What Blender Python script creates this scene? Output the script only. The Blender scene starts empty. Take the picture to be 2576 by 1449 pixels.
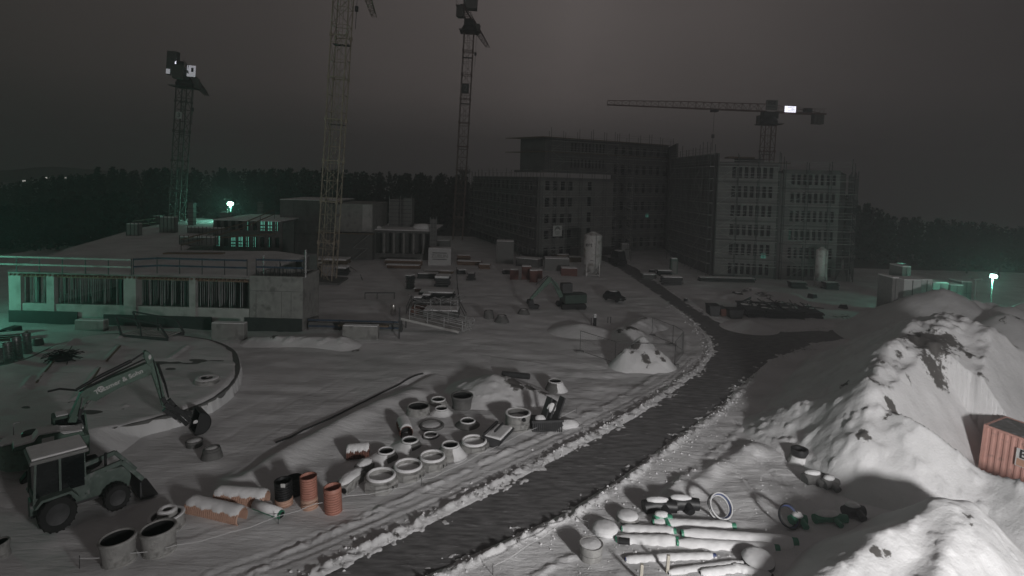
import bpy, math, random
import numpy as np
from mathutils import Vector, Matrix, Euler
R = math.radians
random.seed(7)
scene = bpy.context.scene
COL = scene.collection

# ------------------------------------------------------------------ camera
CAMH = 15.0
FP = 1450.0            # focal length in units of a 2576 px wide frame
cam_data = bpy.data.cameras.new("camera")
cam_data.sensor_width = 36
cam_data.lens = 36 * FP / 2576
cam_data.shift_y = -0.0763
cam_data.clip_start = 0.3
cam_data.clip_end = 9000
cam = bpy.data.objects.new("camera", cam_data)
COL.objects.link(cam)
ROLL = 1.5
CM = Matrix.Translation((0, 0, CAMH)) @ Euler((R(90 - 3), 0, 0)).to_matrix().to_4x4() @ Matrix.Rotation(R(ROLL), 4, 'Z')
cam.matrix_world = CM
scene.camera = cam
CR = CM.to_3x3()

# ------------------------------------------------------------------ sky (night sky lit by the town below the cloud)
world = bpy.data.worlds.new("World")
scene.world = world
world.use_nodes = True
nt = world.node_tree
bg = nt.nodes["Background"]
tc = nt.nodes.new("ShaderNodeTexCoord")
sep = nt.nodes.new("ShaderNodeSeparateXYZ")
nt.links.new(tc.outputs["Generated"], sep.inputs[0])
zr = nt.nodes.new("ShaderNodeValToRGB")
zr.color_ramp.elements[0].position = 0.0
zr.color_ramp.elements[0].color = (0.041,0.0385,0.038,1)
zr.color_ramp.elements[1].position = 0.55
zr.color_ramp.elements[1].color = (0.064, 0.056, 0.0545, 1)
e = zr.color_ramp.elements.new(0.05); e.color = (0.049,0.0445,0.0435,1)
e = zr.color_ramp.elements.new(0.14); e.color = (0.078, 0.067, 0.0645, 1)
e = zr.color_ramp.elements.new(0.27); e.color = (0.083, 0.0715, 0.069, 1)
nt.links.new(sep.outputs[2], zr.inputs[0])
xr = nt.nodes.new("ShaderNodeMapRange")       # darker to the east (right) and a little to the west
xr.inputs["From Min"].default_value = -0.75
xr.inputs["From Max"].default_value = 0.7
xrr = nt.nodes.new("ShaderNodeValToRGB")
xrr.color_ramp.elements[0].position = 0.0; xrr.color_ramp.elements[0].color = (0.36, 0.36, 0.35, 1)
xrr.color_ramp.elements[1].position = 1.0; xrr.color_ramp.elements[1].color = (0.27, 0.28, 0.29, 1)
e = xrr.color_ramp.elements.new(0.26); e.color = (0.52, 0.52, 0.52, 1)
e = xrr.color_ramp.elements.new(0.45); e.color = (0.80, 0.80, 0.80, 1)
e = xrr.color_ramp.elements.new(0.58); e.color = (1, 1, 1, 1)
e = xrr.color_ramp.elements.new(0.74); e.color = (0.72, 0.72, 0.72, 1)
nt.links.new(sep.outputs[0], xr.inputs["Value"])
nt.links.new(xr.outputs[0], xrr.inputs[0])
nz = nt.nodes.new("ShaderNodeTexNoise")
nz.inputs["Scale"].default_value = 1.6; nz.inputs["Detail"].default_value = 3
nt.links.new(tc.outputs["Generated"], nz.inputs["Vector"])
nm = nt.nodes.new("ShaderNodeMapRange")
nm.inputs["From Min"].default_value = 0.3; nm.inputs["From Max"].default_value = 0.7
nm.inputs["To Min"].default_value = 0.86; nm.inputs["To Max"].default_value = 1.13
nt.links.new(nz.outputs[0], nm.inputs["Value"])
m1 = nt.nodes.new("ShaderNodeMix"); m1.data_type = 'RGBA'; m1.blend_type = 'MULTIPLY'; m1.inputs[0].default_value = 1
nt.links.new(zr.outputs[0], m1.inputs[6]); nt.links.new(xrr.outputs[0], m1.inputs[7])
m2 = nt.nodes.new("ShaderNodeMix"); m2.data_type = 'RGBA'; m2.blend_type = 'MULTIPLY'; m2.inputs[0].default_value = 1
nt.links.new(m1.outputs[2], m2.inputs[6]); nt.links.new(nm.outputs[0], m2.inputs[7])
nt.links.new(m2.outputs[2], bg.inputs["Color"])
bg.inputs["Strength"].default_value = 1.27

scene.view_settings.view_transform = 'Standard'
scene.view_settings.look = 'None'
scene.view_settings.exposure = 0
scene.view_settings.gamma = 1
scene.cycles.max_bounces = 5
scene.cycles.use_denoising = True
scene.cycles.sample_clamp_indirect = 2

# site floodlight standing on its mast beside the camera, outside the frame
def lamp_light(name, kind, loc, power, color, size=0.3, target=None, angle=120, blend=0.6):
    d = bpy.data.lights.new(name, kind)
    d.energy = power; d.color = color
    d.shadow_soft_size = size
    o = bpy.data.objects.new(name, d)
    COL.objects.link(o)
    o.location = loc
    if kind == 'SPOT':
        d.spot_size = R(angle); d.spot_blend = blend
        o.rotation_euler = (Vector(target) - Vector(loc)).to_track_quat('-Z', 'Y').to_euler()
    return o
FLOOD = (17, -5, 10.5)
lamp_light("floodlight_beam", 'SPOT', FLOOD, 42000, (1.0, 0.985, 0.975), 1.6, (16, 27, 0), 134, 1.0)

# ------------------------------------------------------------------ picking points
def ray(px, py):
    d = Vector(((px - 1288) / FP, (724.5 - py) / FP + cam_data.shift_y * 2576 / FP, -1.0))
    return CR @ d
def W(px, py, z=0.0):
    d = ray(px, py)
    t = (z - CAMH) / d.z
    return Vector((d.x * t, d.y * t, z))
def D(px, py, y):
    """point on the ray at forward distance y"""
    d = ray(px, py)
    t = y / d.y
    return Vector((d.x * t, y, CAMH + d.z * t))
def mpp(p):
    return p.y / FP
def toppx(base, py):
    """height z above base where the vertical over base reaches row py"""
    lo, hi = -5, 80
    for _ in range(40):
        mid = (lo + hi) / 2
        v = CR.inverted() @ (Vector((base.x, base.y, mid)) - Vector((0, 0, CAMH)))
        row = 724.5 - FP * (v.y / -v.z - cam_data.shift_y * 2576 / FP)
        if row > py: lo = mid
        else: hi = mid
    return lo

# ------------------------------------------------------------------ value noise
_rng = np.random.RandomState(3)
_tab = _rng.rand(256, 256)
def vnoise(x, y, s, seed=0):
    x = np.asarray(x, float) / s + 37.3 * seed; y = np.asarray(y, float) / s + 11.7 * seed
    xi = np.floor(x).astype(int); yi = np.floor(y).astype(int)
    fx = x - xi; fy = y - yi
    fx = fx * fx * (3 - 2 * fx); fy = fy * fy * (3 - 2 * fy)
    a = _tab[xi & 255, yi & 255]; b = _tab[(xi + 1) & 255, yi & 255]
    c = _tab[xi & 255, (yi + 1) & 255]; d = _tab[(xi + 1) & 255, (yi + 1) & 255]
    return (a * (1 - fx) + b * fx) * (1 - fy) + (c * (1 - fx) + d * fx) * fy - 0.5
def smooth(a, b, x):
    t = np.clip((x - a) / (b - a), 0, 1)
    return t * t * (3 - 2 * t)
def seg_dist(x, y, pts, closed=False):
    best = np.full(np.shape(x), 1e9)
    n = len(pts)
    for i in range(n if closed else n - 1):
        ax, ay = pts[i][0], pts[i][1]; bx, by = pts[(i + 1) % n][0], pts[(i + 1) % n][1]
        dx, dy = bx - ax, by - ay
        L = dx * dx + dy * dy + 1e-9
        t = np.clip(((x - ax) * dx + (y - ay) * dy) / L, 0, 1)
        best = np.minimum(best, np.hypot(x - ax - t * dx, y - ay - t * dy))
    return best
def inside(x, y, pts):
    r = np.zeros(np.shape(x), bool)
    n = len(pts)
    for i in range(n):
        ax, ay = pts[i][0], pts[i][1]; bx, by = pts[(i + 1) % n][0], pts[(i + 1) % n][1]
        c = (ay > y) != (by > y)
        xx = (bx - ax) * (y - ay) / ((by - ay) + 1e-12) + ax
        r ^= c & (x < xx)
    return r

# ------------------------------------------------------------------ materials
MATS = {}
def mat(name, col, rough=0.8, metal=0.0, var=0.18, scale=3.0, bump=0.0, bscale=20.0, emit=None, estr=0.0, dirt=None, dscale=1.5, dthr=0.6):
    if name in MATS: return MATS[name]
    m = bpy.data.materials.new(name); m.use_nodes = True
    n = m.node_tree; b = n.nodes["Principled BSDF"]
    b.inputs["Roughness"].default_value = rough
    b.inputs["Metallic"].default_value = metal
    t = n.nodes.new("ShaderNodeTexCoord")
    no = n.nodes.new("ShaderNodeTexNoise"); no.inputs["Scale"].default_value = scale; no.inputs["Detail"].default_value = 6
    n.links.new(t.outputs["Object"], no.inputs["Vector"])
    mr = n.nodes.new("ShaderNodeMapRange"); mr.inputs["From Min"].default_value = 0.3; mr.inputs["From Max"].default_value = 0.7
    mr.inputs["To Min"].default_value = 1 - var; mr.inputs["To Max"].default_value = 1 + var
    n.links.new(no.outputs[0], mr.inputs["Value"])
    mx = n.nodes.new("ShaderNodeMix"); mx.data_type = 'RGBA'; mx.blend_type = 'MULTIPLY'; mx.inputs[0].default_value = 1
    mx.inputs[6].default_value = (*col, 1)
    n.links.new(mr.outputs[0], mx.inputs[7])
    out = mx.outputs[2]
    if dirt:
        dn = n.nodes.new("ShaderNodeTexNoise"); dn.inputs["Scale"].default_value = dscale; dn.inputs["Detail"].default_value = 8
        n.links.new(t.outputs["Object"], dn.inputs["Vector"])
        dr = n.nodes.new("ShaderNodeMapRange"); dr.inputs["From Min"].default_value = dthr - 0.06; dr.inputs["From Max"].default_value = dthr + 0.06
        n.links.new(dn.outputs[0], dr.inputs["Value"])
        dm = n.nodes.new("ShaderNodeMix"); dm.data_type = 'RGBA'
        n.links.new(dr.outputs[0], dm.inputs[0]); n.links.new(out, dm.inputs[6]); dm.inputs[7].default_value = (*dirt, 1)
        out = dm.outputs[2]
    n.links.new(out, b.inputs["Base Color"])
    if bump:
        bn = n.nodes.new("ShaderNodeTexNoise"); bn.inputs["Scale"].default_value = bscale; bn.inputs["Detail"].default_value = 5
        n.links.new(t.outputs["Object"], bn.inputs["Vector"])
        bp = n.nodes.new("ShaderNodeBump"); bp.inputs["Strength"].default_value = bump; bp.inputs["Distance"].default_value = 0.05
        n.links.new(bn.outputs[0], bp.inputs["Height"]); n.links.new(bp.outputs[0], b.inputs["Normal"])
    if emit:
        b.inputs["Emission Color"].default_value = (*emit, 1)
        b.inputs["Emission Strength"].default_value = estr
    MATS[name] = m
    return m

def snow_mat(name, soil=False, base=(0.74, 0.735, 0.74), craggy=False):
    m = bpy.data.materials.new(name); m.use_nodes = True
    n = m.node_tree; b = n.nodes["Principled BSDF"]
    b.inputs["Roughness"].default_value = 0.75
    geo = n.nodes.new("ShaderNodeNewGeometry")
    n1 = n.nodes.new("ShaderNodeTexNoise"); n1.inputs["Scale"].default_value = 0.35; n1.inputs["Detail"].default_value = 8
    n.links.new(geo.outputs["Position"], n1.inputs["Vector"])
    mr = n.nodes.new("ShaderNodeMapRange"); mr.inputs["From Min"].default_value = 0.3; mr.inputs["From Max"].default_value = 0.7
    mr.inputs["To Min"].default_value = 0.80; mr.inputs["To Max"].default_value = 1.05
    n.links.new(n1.outputs[0], mr.inputs["Value"])
    mx = n.nodes.new("ShaderNodeMix"); mx.data_type = 'RGBA'; mx.blend_type = 'MULTIPLY'; mx.inputs[0].default_value = 1
    mx.inputs[6].default_value = (*base, 1); n.links.new(mr.outputs[0], mx.inputs[7])
    at = n.nodes.new("ShaderNodeAttribute"); at.attribute_name = "soil"
    n2 = n.nodes.new("ShaderNodeTexNoise"); n2.inputs["Scale"].default_value = 2.6 if craggy else 1.6; n2.inputs["Detail"].default_value = 10; n2.inputs["Roughness"].default_value = 0.7
    n.links.new(geo.outputs["Position"], n2.inputs["Vector"])
    ad = n.nodes.new("ShaderNodeMath"); ad.operation = 'ADD'
    n.links.new(at.outputs["Fac"], ad.inputs[0]); n.links.new(n2.outputs[0], ad.inputs[1])
    sr = n.nodes.new("ShaderNodeMapRange"); sr.inputs["From Min"].default_value = 0.88; sr.inputs["From Max"].default_value = 0.96
    n.links.new(ad.outputs[0], sr.inputs["Value"])
    sm = n.nodes.new("ShaderNodeMix"); sm.data_type = 'RGBA'
    n.links.new(sr.outputs[0], sm.inputs[0]); n.links.new(mx.outputs[2], sm.inputs[6]); sm.inputs[7].default_value = (0.10, 0.094, 0.089, 1)
    n.links.new(sm.outputs[2], b.inputs["Base Color"])
    # wind ripples + grain
    mp = n.nodes.new("ShaderNodeMapping"); mp.inputs["Rotation"].default_value = (0, 0, R(-18)); mp.inputs["Scale"].default_value = (1.6, 2.0, 1.6) if craggy else (0.9, 3.4, 1)
    n.links.new(geo.outputs["Position"], mp.inputs["Vector"])
    n3 = n.nodes.new("ShaderNodeTexNoise"); n3.inputs["Scale"].default_value = 1.1; n3.inputs["Detail"].default_value = 6; n3.inputs["Roughness"].default_value = 0.6
    n.links.new(mp.outputs[0], n3.inputs["Vector"])
    n4 = n.nodes.new("ShaderNodeTexNoise"); n4.inputs["Scale"].default_value = 9; n4.inputs["Detail"].default_value = 6
    n.links.new(geo.outputs["Position"], n4.inputs["Vector"])
    a2 = n.nodes.new("ShaderNodeMath"); a2.operation = 'MULTIPLY_ADD'; a2.inputs[1].default_value = 0.28
    n.links.new(n4.outputs[0], a2.inputs[0]); n.links.new(n3.outputs[0], a2.inputs[2])
    bp = n.nodes.new("ShaderNodeBump"); bp.inputs["Strength"].default_value = 0.6; bp.inputs["Distance"].default_value = 0.09
    n.links.new(a2.outputs[0], bp.inputs["Height"]); n.links.new(bp.outputs[0], b.inputs["Normal"])
    MATS[name] = m
    return m
SNOW = snow_mat("snow")
MSNOW = snow_mat("heaped_snow", craggy=True)
SCAP = mat("snow_cap", (0.76, 0.755, 0.76), 0.8, var=0.06, bump=0.5, bscale=5)
CONC = mat("concrete", (0.27, 0.265, 0.255), 0.85, var=0.16, scale=1.6, bump=0.3, dirt=(0.16, 0.155, 0.15), dscale=1.1, dthr=0.6)
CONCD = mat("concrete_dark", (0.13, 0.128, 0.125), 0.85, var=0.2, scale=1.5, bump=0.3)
CONCW = mat("concrete_pale", (0.42, 0.41, 0.40), 0.85, var=0.1, scale=1.2, bump=0.2, dirt=(0.28, 0.27, 0.26), dscale=0.7)
PREC = mat("precast_concrete", (0.30, 0.295, 0.285), 0.85, var=0.2, scale=2.5, bump=0.5, bscale=12, dirt=(0.13, 0.125, 0.12), dscale=1.8, dthr=0.62)
PRECD = mat("damp_and_shaded_concrete", (0.12, 0.118, 0.115), 0.8, var=0.25, scale=2.5, bump=0.5, bscale=12)
BLACK = mat("black_plastic", (0.014, 0.014, 0.015), 0.5)
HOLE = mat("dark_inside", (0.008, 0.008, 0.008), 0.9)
ORANGE = mat("orange_plastic", (0.40, 0.185, 0.14), 0.55, var=0.1)
ORANGEP = mat("pale_orange_plastic", (0.48, 0.30, 0.225), 0.6, var=0.1)
RUST = mat("rust", (0.13, 0.055, 0.04), 0.8, var=0.3, scale=4)
REDBOX = mat("red_paint", (0.15, 0.062, 0.05), 0.7, var=0.2)
CONT = mat("container_paint", (0.50, 0.275, 0.23), 0.6, var=0.12, scale=1.2, dirt=(0.33, 0.19, 0.16), dscale=2.5, dthr=0.62)
STEEL = mat("galvanised_steel", (0.30, 0.30, 0.30), 0.5, metal=0.3, var=0.15)
SCAFF = mat("scaffold_steel", (0.33, 0.33, 0.325), 0.6, metal=0.2, var=0.2)
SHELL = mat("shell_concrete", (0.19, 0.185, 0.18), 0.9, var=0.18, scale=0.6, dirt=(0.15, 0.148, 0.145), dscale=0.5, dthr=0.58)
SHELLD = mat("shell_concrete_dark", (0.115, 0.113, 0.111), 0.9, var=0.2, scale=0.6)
STEELD = mat("dark_steel", (0.055, 0.055, 0.057), 0.6, metal=0.2, var=0.25)
YEL = mat("crane_yellow", (0.33, 0.28, 0.22), 0.6, var=0.18)
CRG = mat("crane_grey", (0.11, 0.105, 0.10), 0.6, var=0.15)
CRR = mat("crane_rust_red", (0.14, 0.085, 0.075), 0.6, var=0.15)
GREEN = mat("green_paint", (0.085, 0.145, 0.112), 0.45, var=0.15, dirt=(0.05, 0.08, 0.06), dscale=3)
PIPEG = mat("green_plastic", (0.04, 0.22, 0.13), 0.45)
BLUE = mat("blue_board", (0.035, 0.055, 0.09), 0.7, var=0.3)
BLUEP = mat("blue_plastic", (0.04, 0.06, 0.16), 0.5)
WOOD = mat("timber", (0.16, 0.12, 0.085), 0.85, var=0.25)
WOODR = mat("formwork_timber", (0.20, 0.13, 0.095), 0.85, var=0.25)
WHITE = mat("white_paint", (0.55, 0.55, 0.55), 0.6, var=0.06)
SILO = mat("silo_paint", (0.56, 0.55, 0.54), 0.55, var=0.08, dirt=(0.30, 0.28, 0.26), dscale=1.0)
GREY = mat("grey_sheet", (0.19, 0.19, 0.185), 0.65, var=0.12)
BITU = mat("bitumen_coating", (0.028, 0.034, 0.032), 0.7, var=0.25)
GLASS = mat("dark_glass", (0.012, 0.014, 0.015), 0.12)
TYRE = mat("tyre_rubber", (0.018, 0.018, 0.018), 0.9, var=0.2)
PAPER = mat("sign_white", (0.55, 0.55, 0.54), 0.7, var=0.03)
INK = mat("sign_black", (0.012, 0.012, 0.014), 0.7, var=0.0)
SOIL = mat("soil", (0.07, 0.06, 0.052), 0.95, var=0.35, scale=4, bump=0.8)
BARK = mat("bark", (0.05, 0.045, 0.04), 0.9, var=0.2)
LEAF = mat("conifer_needles", (0.022, 0.028, 0.022), 0.9, var=0.35)
TWIG = mat("bare_twigs", (0.045, 0.042, 0.038), 0.9, var=0.25)
LAMPON = mat("lamp_glow", (0.6, 1, 0.85), 0.5, emit=(0.5, 1.0, 0.84), estr=60)
LITW = mat("lit_window", (0.3, 0.6, 0.5), 0.5, emit=(0.25, 0.9, 0.68), estr=0.42, var=0.6, scale=6)
SIGNLIT = mat("backlit_panel", (0.8, 0.8, 0.9), 0.5, emit=(0.86, 0.86, 1.0), estr=1.6)
CABLIT = mat("cab_panel_glow", (0.8, 0.8, 0.9), 0.5, emit=(0.7, 0.7, 0.75), estr=0.35)
TOWN = mat("town_light", (1, 1, 1), 0.5, emit=(1, 0.96, 0.88), estr=1.0)

# ------------------------------------------------------------------ object helpers
def tag(o, label=None, cat=None, group=None, kind=None):
    if label: o["label"] = label
    if cat: o["category"] = cat
    if group: o["group"] = group
    if kind: o["kind"] = kind
    return o
def empty(name, loc, rz=0, label=None, cat=None, group=None, rx=0, ry=0):
    o = bpy.data.objects.new(name, None); COL.objects.link(o)
    o.location = loc; o.rotation_euler = (rx, ry, rz); o.empty_display_size = 0.3
    return tag(o, label, cat, group)
def kids(o):
    return [c for c in COL.objects if c.parent == o]
def copy_thing(src, loc, rz=0, label=None, group=None, scale=None, rx=0, ry=0):
    r = src.copy(); COL.objects.link(r); r.location = loc; r.rotation_euler = (rx, ry, rz)
    if scale is not None: r.scale = (scale,) * 3 if not hasattr(scale, '__len__') else scale
    if label: r["label"] = label
    if group: r["group"] = group
    for ch in kids(src):
        c = ch.copy(); COL.objects.link(c); c.parent = r
        for g in kids(ch):
            d = g.copy(); COL.objects.link(d); d.parent = c
    return r

class MB:
    def __init__(s): s.v = []; s.f = []
    def quadmesh(s, vs, fs):
        b = len(s.v); s.v += [tuple(v) for v in vs]; s.f += [tuple(b + i for i in f) for f in fs]; return s
    def box(s, x0, x1, y0, y1, z0, z1):
        return s.quadmesh([(x0, y0, z0), (x1, y0, z0), (x1, y1, z0), (x0, y1, z0), (x0, y0, z1), (x1, y0, z1), (x1, y1, z1), (x0, y1, z1)],
                          [(3, 2, 1, 0), (4, 5, 6, 7), (0, 1, 5, 4), (1, 2, 6, 5), (2, 3, 7, 6), (3, 0, 4, 7)])
    def bar(s, a, b, w=0.1, h=None, up=None):
        a = Vector(a); b = Vector(b); h = h or w
        d = (b - a)
        if d.length < 1e-6: return s
        d.normalize()
        u = Vector(up) if up else (Vector((0, 0, 1)) if abs(d.z) < 0.95 else Vector((0, 1, 0)))
        x = d.cross(u).normalized() * w / 2; y = x.cross(d).normalized() * h / 2
        vs = [a - x - y, a + x - y, a + x + y, a - x + y, b - x - y, b + x - y, b + x + y, b - x + y]
        return s.quadmesh(vs, [(3, 2, 1, 0), (4, 5, 6, 7), (0, 1, 5, 4), (1, 2, 6, 5), (2, 3, 7, 6), (3, 0, 4, 7)])
    def tube(s, pts, r, n=8, cap=True):
        pts = [Vector(p) for p in pts]
        rs = r if hasattr(r, '__len__') else [r] * len(pts)
        b = len(s.v); prev = None
        for i, p in enumerate(pts):
            d = (pts[min(i + 1, len(pts) - 1)] - pts[max(i - 1, 0)]).normalized()
            if prev is None:
                u = Vector((0, 0, 1)) if abs(d.z) < 0.9 else Vector((1, 0, 0))
                x = d.cross(u).normalized()
            else:
                x = (prev - d * prev.dot(d)).normalized()
            prev = x; y = d.cross(x)
            for k in range(n):
                a = 2 * math.pi * k / n
                s.v.append(tuple(p + (x * math.cos(a) + y * math.sin(a)) * rs[i]))
        for i in range(len(pts) - 1):
            for k in range(n):
                s.f.append((b + i * n + k, b + i * n + (k + 1) % n, b + (i + 1) * n + (k + 1) % n, b + (i + 1) * n + k))
        if cap:
            s.f.append(tuple(b + k for k in reversed(range(n))))
            s.f.append(tuple(b + (len(pts) - 1) * n + k for k in range(n)))
        return s
    def lathe(s, prof, n=32, c=(0, 0), close=False):
        """prof: list of (r,z)"""
        b = len(s.v)
        for (r, z) in prof:
            for k in range(n):
                a = 2 * math.pi * k / n
                s.v.append((c[0] + r * math.cos(a), c[1] + r * math.sin(a), z))
        m = len(prof)
        for i in range(m if close else m - 1):
            j = (i + 1) % m
            for k in range(n):
                s.f.append((b + i * n + k, b + i * n + (k + 1) % n, b + j * n + (k + 1) % n, b + j * n + k))
        return s
    def prism(s, poly, z0, z1):
        b = len(s.v); n = len(poly)
        s.v += [(p[0], p[1], z0) for p in poly] + [(p[0], p[1], z1) for p in poly]
        s.f.append(tuple(b + i for i in reversed(range(n)))); s.f.append(tuple(b + n + i for i in range(n)))
        for i in range(n):
            j = (i + 1) % n
            s.f.append((b + i, b + j, b + n + j, b + n + i))
        return s
    def sideprism(s, poly, y0, y1):
        """poly in (x,z), extruded along y"""
        b = len(s.v); n = len(poly)
        s.v += [(p[0], y0, p[1]) for p in poly] + [(p[0], y1, p[1]) for p in poly]
        s.f.append(tuple(b + i for i in range(n))); s.f.append(tuple(b + n + i for i in reversed(range(n))))
        for i in range(n):
            j = (i + 1) % n
            s.f.append((b + j, b + i, b + n + i, b + n + j))
        return s
    def blob(s, c, r, n=10, m=6, seed=0, flat=0.0):
        rn = random.Random(seed)
        c = Vector(c); r = r if hasattr(r, '__len__') else (r, r, r)
        b = len(s.v)
        for i in range(m + 1):
            th = math.pi * i / m
            for k in range(n):
                a = 2 * math.pi * k / n
                j = 1 + rn.uniform(-0.12, 0.12) * (0 < i < m)
                s.v.append((c.x + r[0] * j * math.sin(th) * math.cos(a), c.y + r[1] * j * math.sin(th) * math.sin(a), c.z + r[2] * max(math.cos(th), -flat if flat else -1) * j))
        for i in range(m):
            for k in range(n):
                s.f.append((b + i * n + k, b + (i + 1) * n + k, b + (i + 1) * n + (k + 1) % n, b + i * n + (k + 1) % n))
        return s
    def build(s, name, material, parent=None, smooth=False, loc=None, bevel=0):
        me = bpy.data.meshes.new(name); me.from_pydata(s.v, [], s.f); me.update()
        o = bpy.data.objects.new(name, me); COL.objects.link(o)
        me.materials.append(material)
        if smooth:
            me.shade_smooth()
            if smooth == 'auto':
                try: me.set_sharp_from_angle(angle=R(38))
                except Exception: pass
        if parent: o.parent = parent
        if loc is not None: o.location = loc
        if bevel:
            md = o.modifiers.new("bevel", 'BEVEL'); md.width = bevel; md.segments = 2; md.limit_method = 'ANGLE'
        return o
def text(body, name, material, parent, loc, rot, size, extrude=0.005, align='CENTER', shear=0, bold=0):
    c = bpy.data.curves.new(name, 'FONT'); c.body = body; c.size = size; c.extrude = extrude
    c.align_x = align; c.align_y = 'CENTER'; c.shear = shear; c.offset = bold
    tmp = bpy.data.objects.new("tmp_text", c); COL.objects.link(tmp)
    me = bpy.data.meshes.new_from_object(tmp.evaluated_get(bpy.context.evaluated_depsgraph_get()))
    bpy.data.objects.remove(tmp); bpy.data.curves.remove(c)
    me.name = name; me.materials.clear(); me.materials.append(material)
    o = bpy.data.objects.new(name, me); COL.objects.link(o)
    o.parent = parent; o.location = loc; o.rotation_euler = rot
    return o

# ------------------------------------------------------------------ ground, road
ROADPX = [(700, 1530), (800, 1449), (960, 1370), (1100, 1303), (1200, 1253), (1400, 1150), (1600, 1045), (1700, 976), (1765, 926), (1795, 885), (1785, 850), (1740, 803), (1690, 768), (1620, 718), (1560, 678), (1520, 657), (1470, 642),
          (1490, 634), (1545, 650), (1600, 672), (1660, 714), (1740, 770), (1800, 806), (1870, 831), (2000, 833), (2200, 822), (2420, 800),
          (2420, 822), (2200, 838), (2050, 866), (1940, 905), (1870, 965), (1800, 1033), (1700, 1103), (1560, 1205), (1430, 1288), (1250, 1370), (1060, 1455), (880, 1545)]
ROAD = [W(a, b, 0) for a, b in ROADPX]
FLATS = []  # places kept level for buildings (not needed for loose things)
HOSE = [W(a, b, 0) for a, b in [(600, 1205), (700, 1135), (860, 1055), (1075, 940)]]
RIDGE2 = [W(a, b, 0) for a, b in [(1900, 1130), (1760, 1200), (1700, 1240)]]
RIDGE3 = [W(a, b, 0) for a, b in [(2075, 945), (2040, 985), (1990, 1040)]]
RIDGE4 = [W(a, b, 0) for a, b in [(600, 1215), (760, 1125), (900, 1050), (1040, 995)]]
LTRK = [W(a, b, 0) for a, b in [(560, 1449), (800, 1360), (1040, 1265), (1300, 1150), (1560, 1030), (1690, 960), (1750, 905)]]
LTRK2 = [W(a, b, 0) for a, b in [(1780, 1060), (1900, 1150), (2000, 1245)]]
TRK3 = [W(a, b, 0) for a, b in [(640, 905), (760, 872), (960, 862), (1200, 872), (1450, 905), (1640, 935), (1720, 905)]]
TRK4 = [W(a, b, 0) for a, b in [(560, 1110), (760, 1000), (1000, 900), (1200, 850), (1390, 800), (1480, 740)]]
TRK5 = [W(a, b, 0) for a, b in [(1240, 880), (1420, 905), (1600, 940), (1660, 960)]]
TRK6 = [W(a, b, 0) for a, b in [(1760, 760), (1830, 800), (1950, 818), (2200, 812)]]
MOUNDTRK = [W(a, b, 0) for a, b in [(2330, 1170), (2450, 1235), (2576, 1300), (2700, 1370)]]
def ground_z(x, y):
    x = np.asarray(x, float); y = np.asarray(y, float)
    dr = seg_dist(x, y, ROAD, True); ins = inside(x, y, ROAD)
    s = np.where(ins, -dr, dr)
    far = 1 - smooth(70, 110, y)
    z = vnoise(x, y, 14, 1) * 0.35 + vnoise(x, y, 5, 2) * 0.22 + vnoise(x + 0.3 * y, y * 2.2, 2.2, 3) * 0.11
    z += vnoise(x, y, 0.7, 4) * 0.03
    z *= (0.25 + 0.75 * far) * smooth(-0.2, 3.0, s)
    # right-hand side of the road is rougher, trampled snow
    rough = smooth(0, 2, s) * (1 - smooth(6, 12, s)) * (x > -6 + 0.0 * y)
    z += rough * (vnoise(x, y, 0.45, 6) * 0.05 + np.maximum(vnoise(x, y, 1.3, 7), 0) * 0.12)
    # ploughed berms
    lump = 0.7 + 1.0 * vnoise(x, y, 0.45, 8) + 1.3 * vnoise(x, y, 0.16, 9)
    z += np.where(s > -0.15, np.exp(-((s - 0.32) / 0.2) ** 2) * 0.17 * lump * np.clip(1.6 - y / 60, 0.25, 1), 0)
    z += np.where(s > 0, np.exp(-((s - 2.3) / 0.22) ** 2) * 0.08 * lump * (y < 60), 0)
    z = np.where(s < -0.12, -0.10, np.where(s < 0, z * 0.5 - 0.05 + 0.05 * (s / 0.12 + 1), z))
    z = np.where((s < 0.15) & (s > -0.7), np.maximum(z, -0.10 + 0.12 * smooth(0.55, 1.0, 0.5 + vnoise(x, y, 0.5, 10) + 0.8 * vnoise(x, y, 0.17, 11) + (s + 0.3) * 0.7)), z)
    # tyre ruts
    for trk, offs, dep in ((LTRK, (0, 0.45), 0.03), (LTRK2, (0, 1.7), 0.05), (MOUNDTRK, (0, 1.8), 0.12), (TRK3, (0, 1.9), 0.018), (TRK4, (0, 1.9), 0.014), (TRK5, (0, 1.6), .02), (TRK6, (0, 1.9), .05)):
        dd = seg_dist(x, y, trk)
        for o_ in offs:
            g = np.exp(-((dd - o_) / 0.13) ** 2)
            lug = 0.75 + 0.5 * np.sin((x * 0.8 + y * 0.9) * 21.0 + vnoise(x, y, 1.5, 60) * 8) + vnoise(x, y, .25, 61)
            z -= g * dep * lug
            z += np.exp(-((dd - o_ - 0.3) / 0.1) ** 2) * min(.05, dep * .8) * (0.6 + vnoise(x, y, 0.3, 12) * 2)
    # drift ridges
    z += 0.35 * np.exp(-(seg_dist(x, y, RIDGE4) / 0.9) ** 2)
    z -= 0.18 * np.exp(-(seg_dist(x, y, HOSE) / 0.35) ** 2)
    z += 0.45 * np.exp(-(seg_dist(x, y, RIDGE2) / 0.55) ** 2) * (0.7 + vnoise(x, y, 0.8, 14))
    z += 0.9 * np.exp(-(seg_dist(x, y, RIDGE3) / 1.1) ** 2)
    # the land falls away behind the far woods
    z -= 0.16 * np.maximum(0, y - 150) * smooth(0.1, 0.45, x / np.maximum(y, 1)) + 0.03 * np.maximum(0, y - 240)
    return z
def gz(p):
    return float(ground_z(np.array([p.x]), np.array([p.y]))[0])
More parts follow.
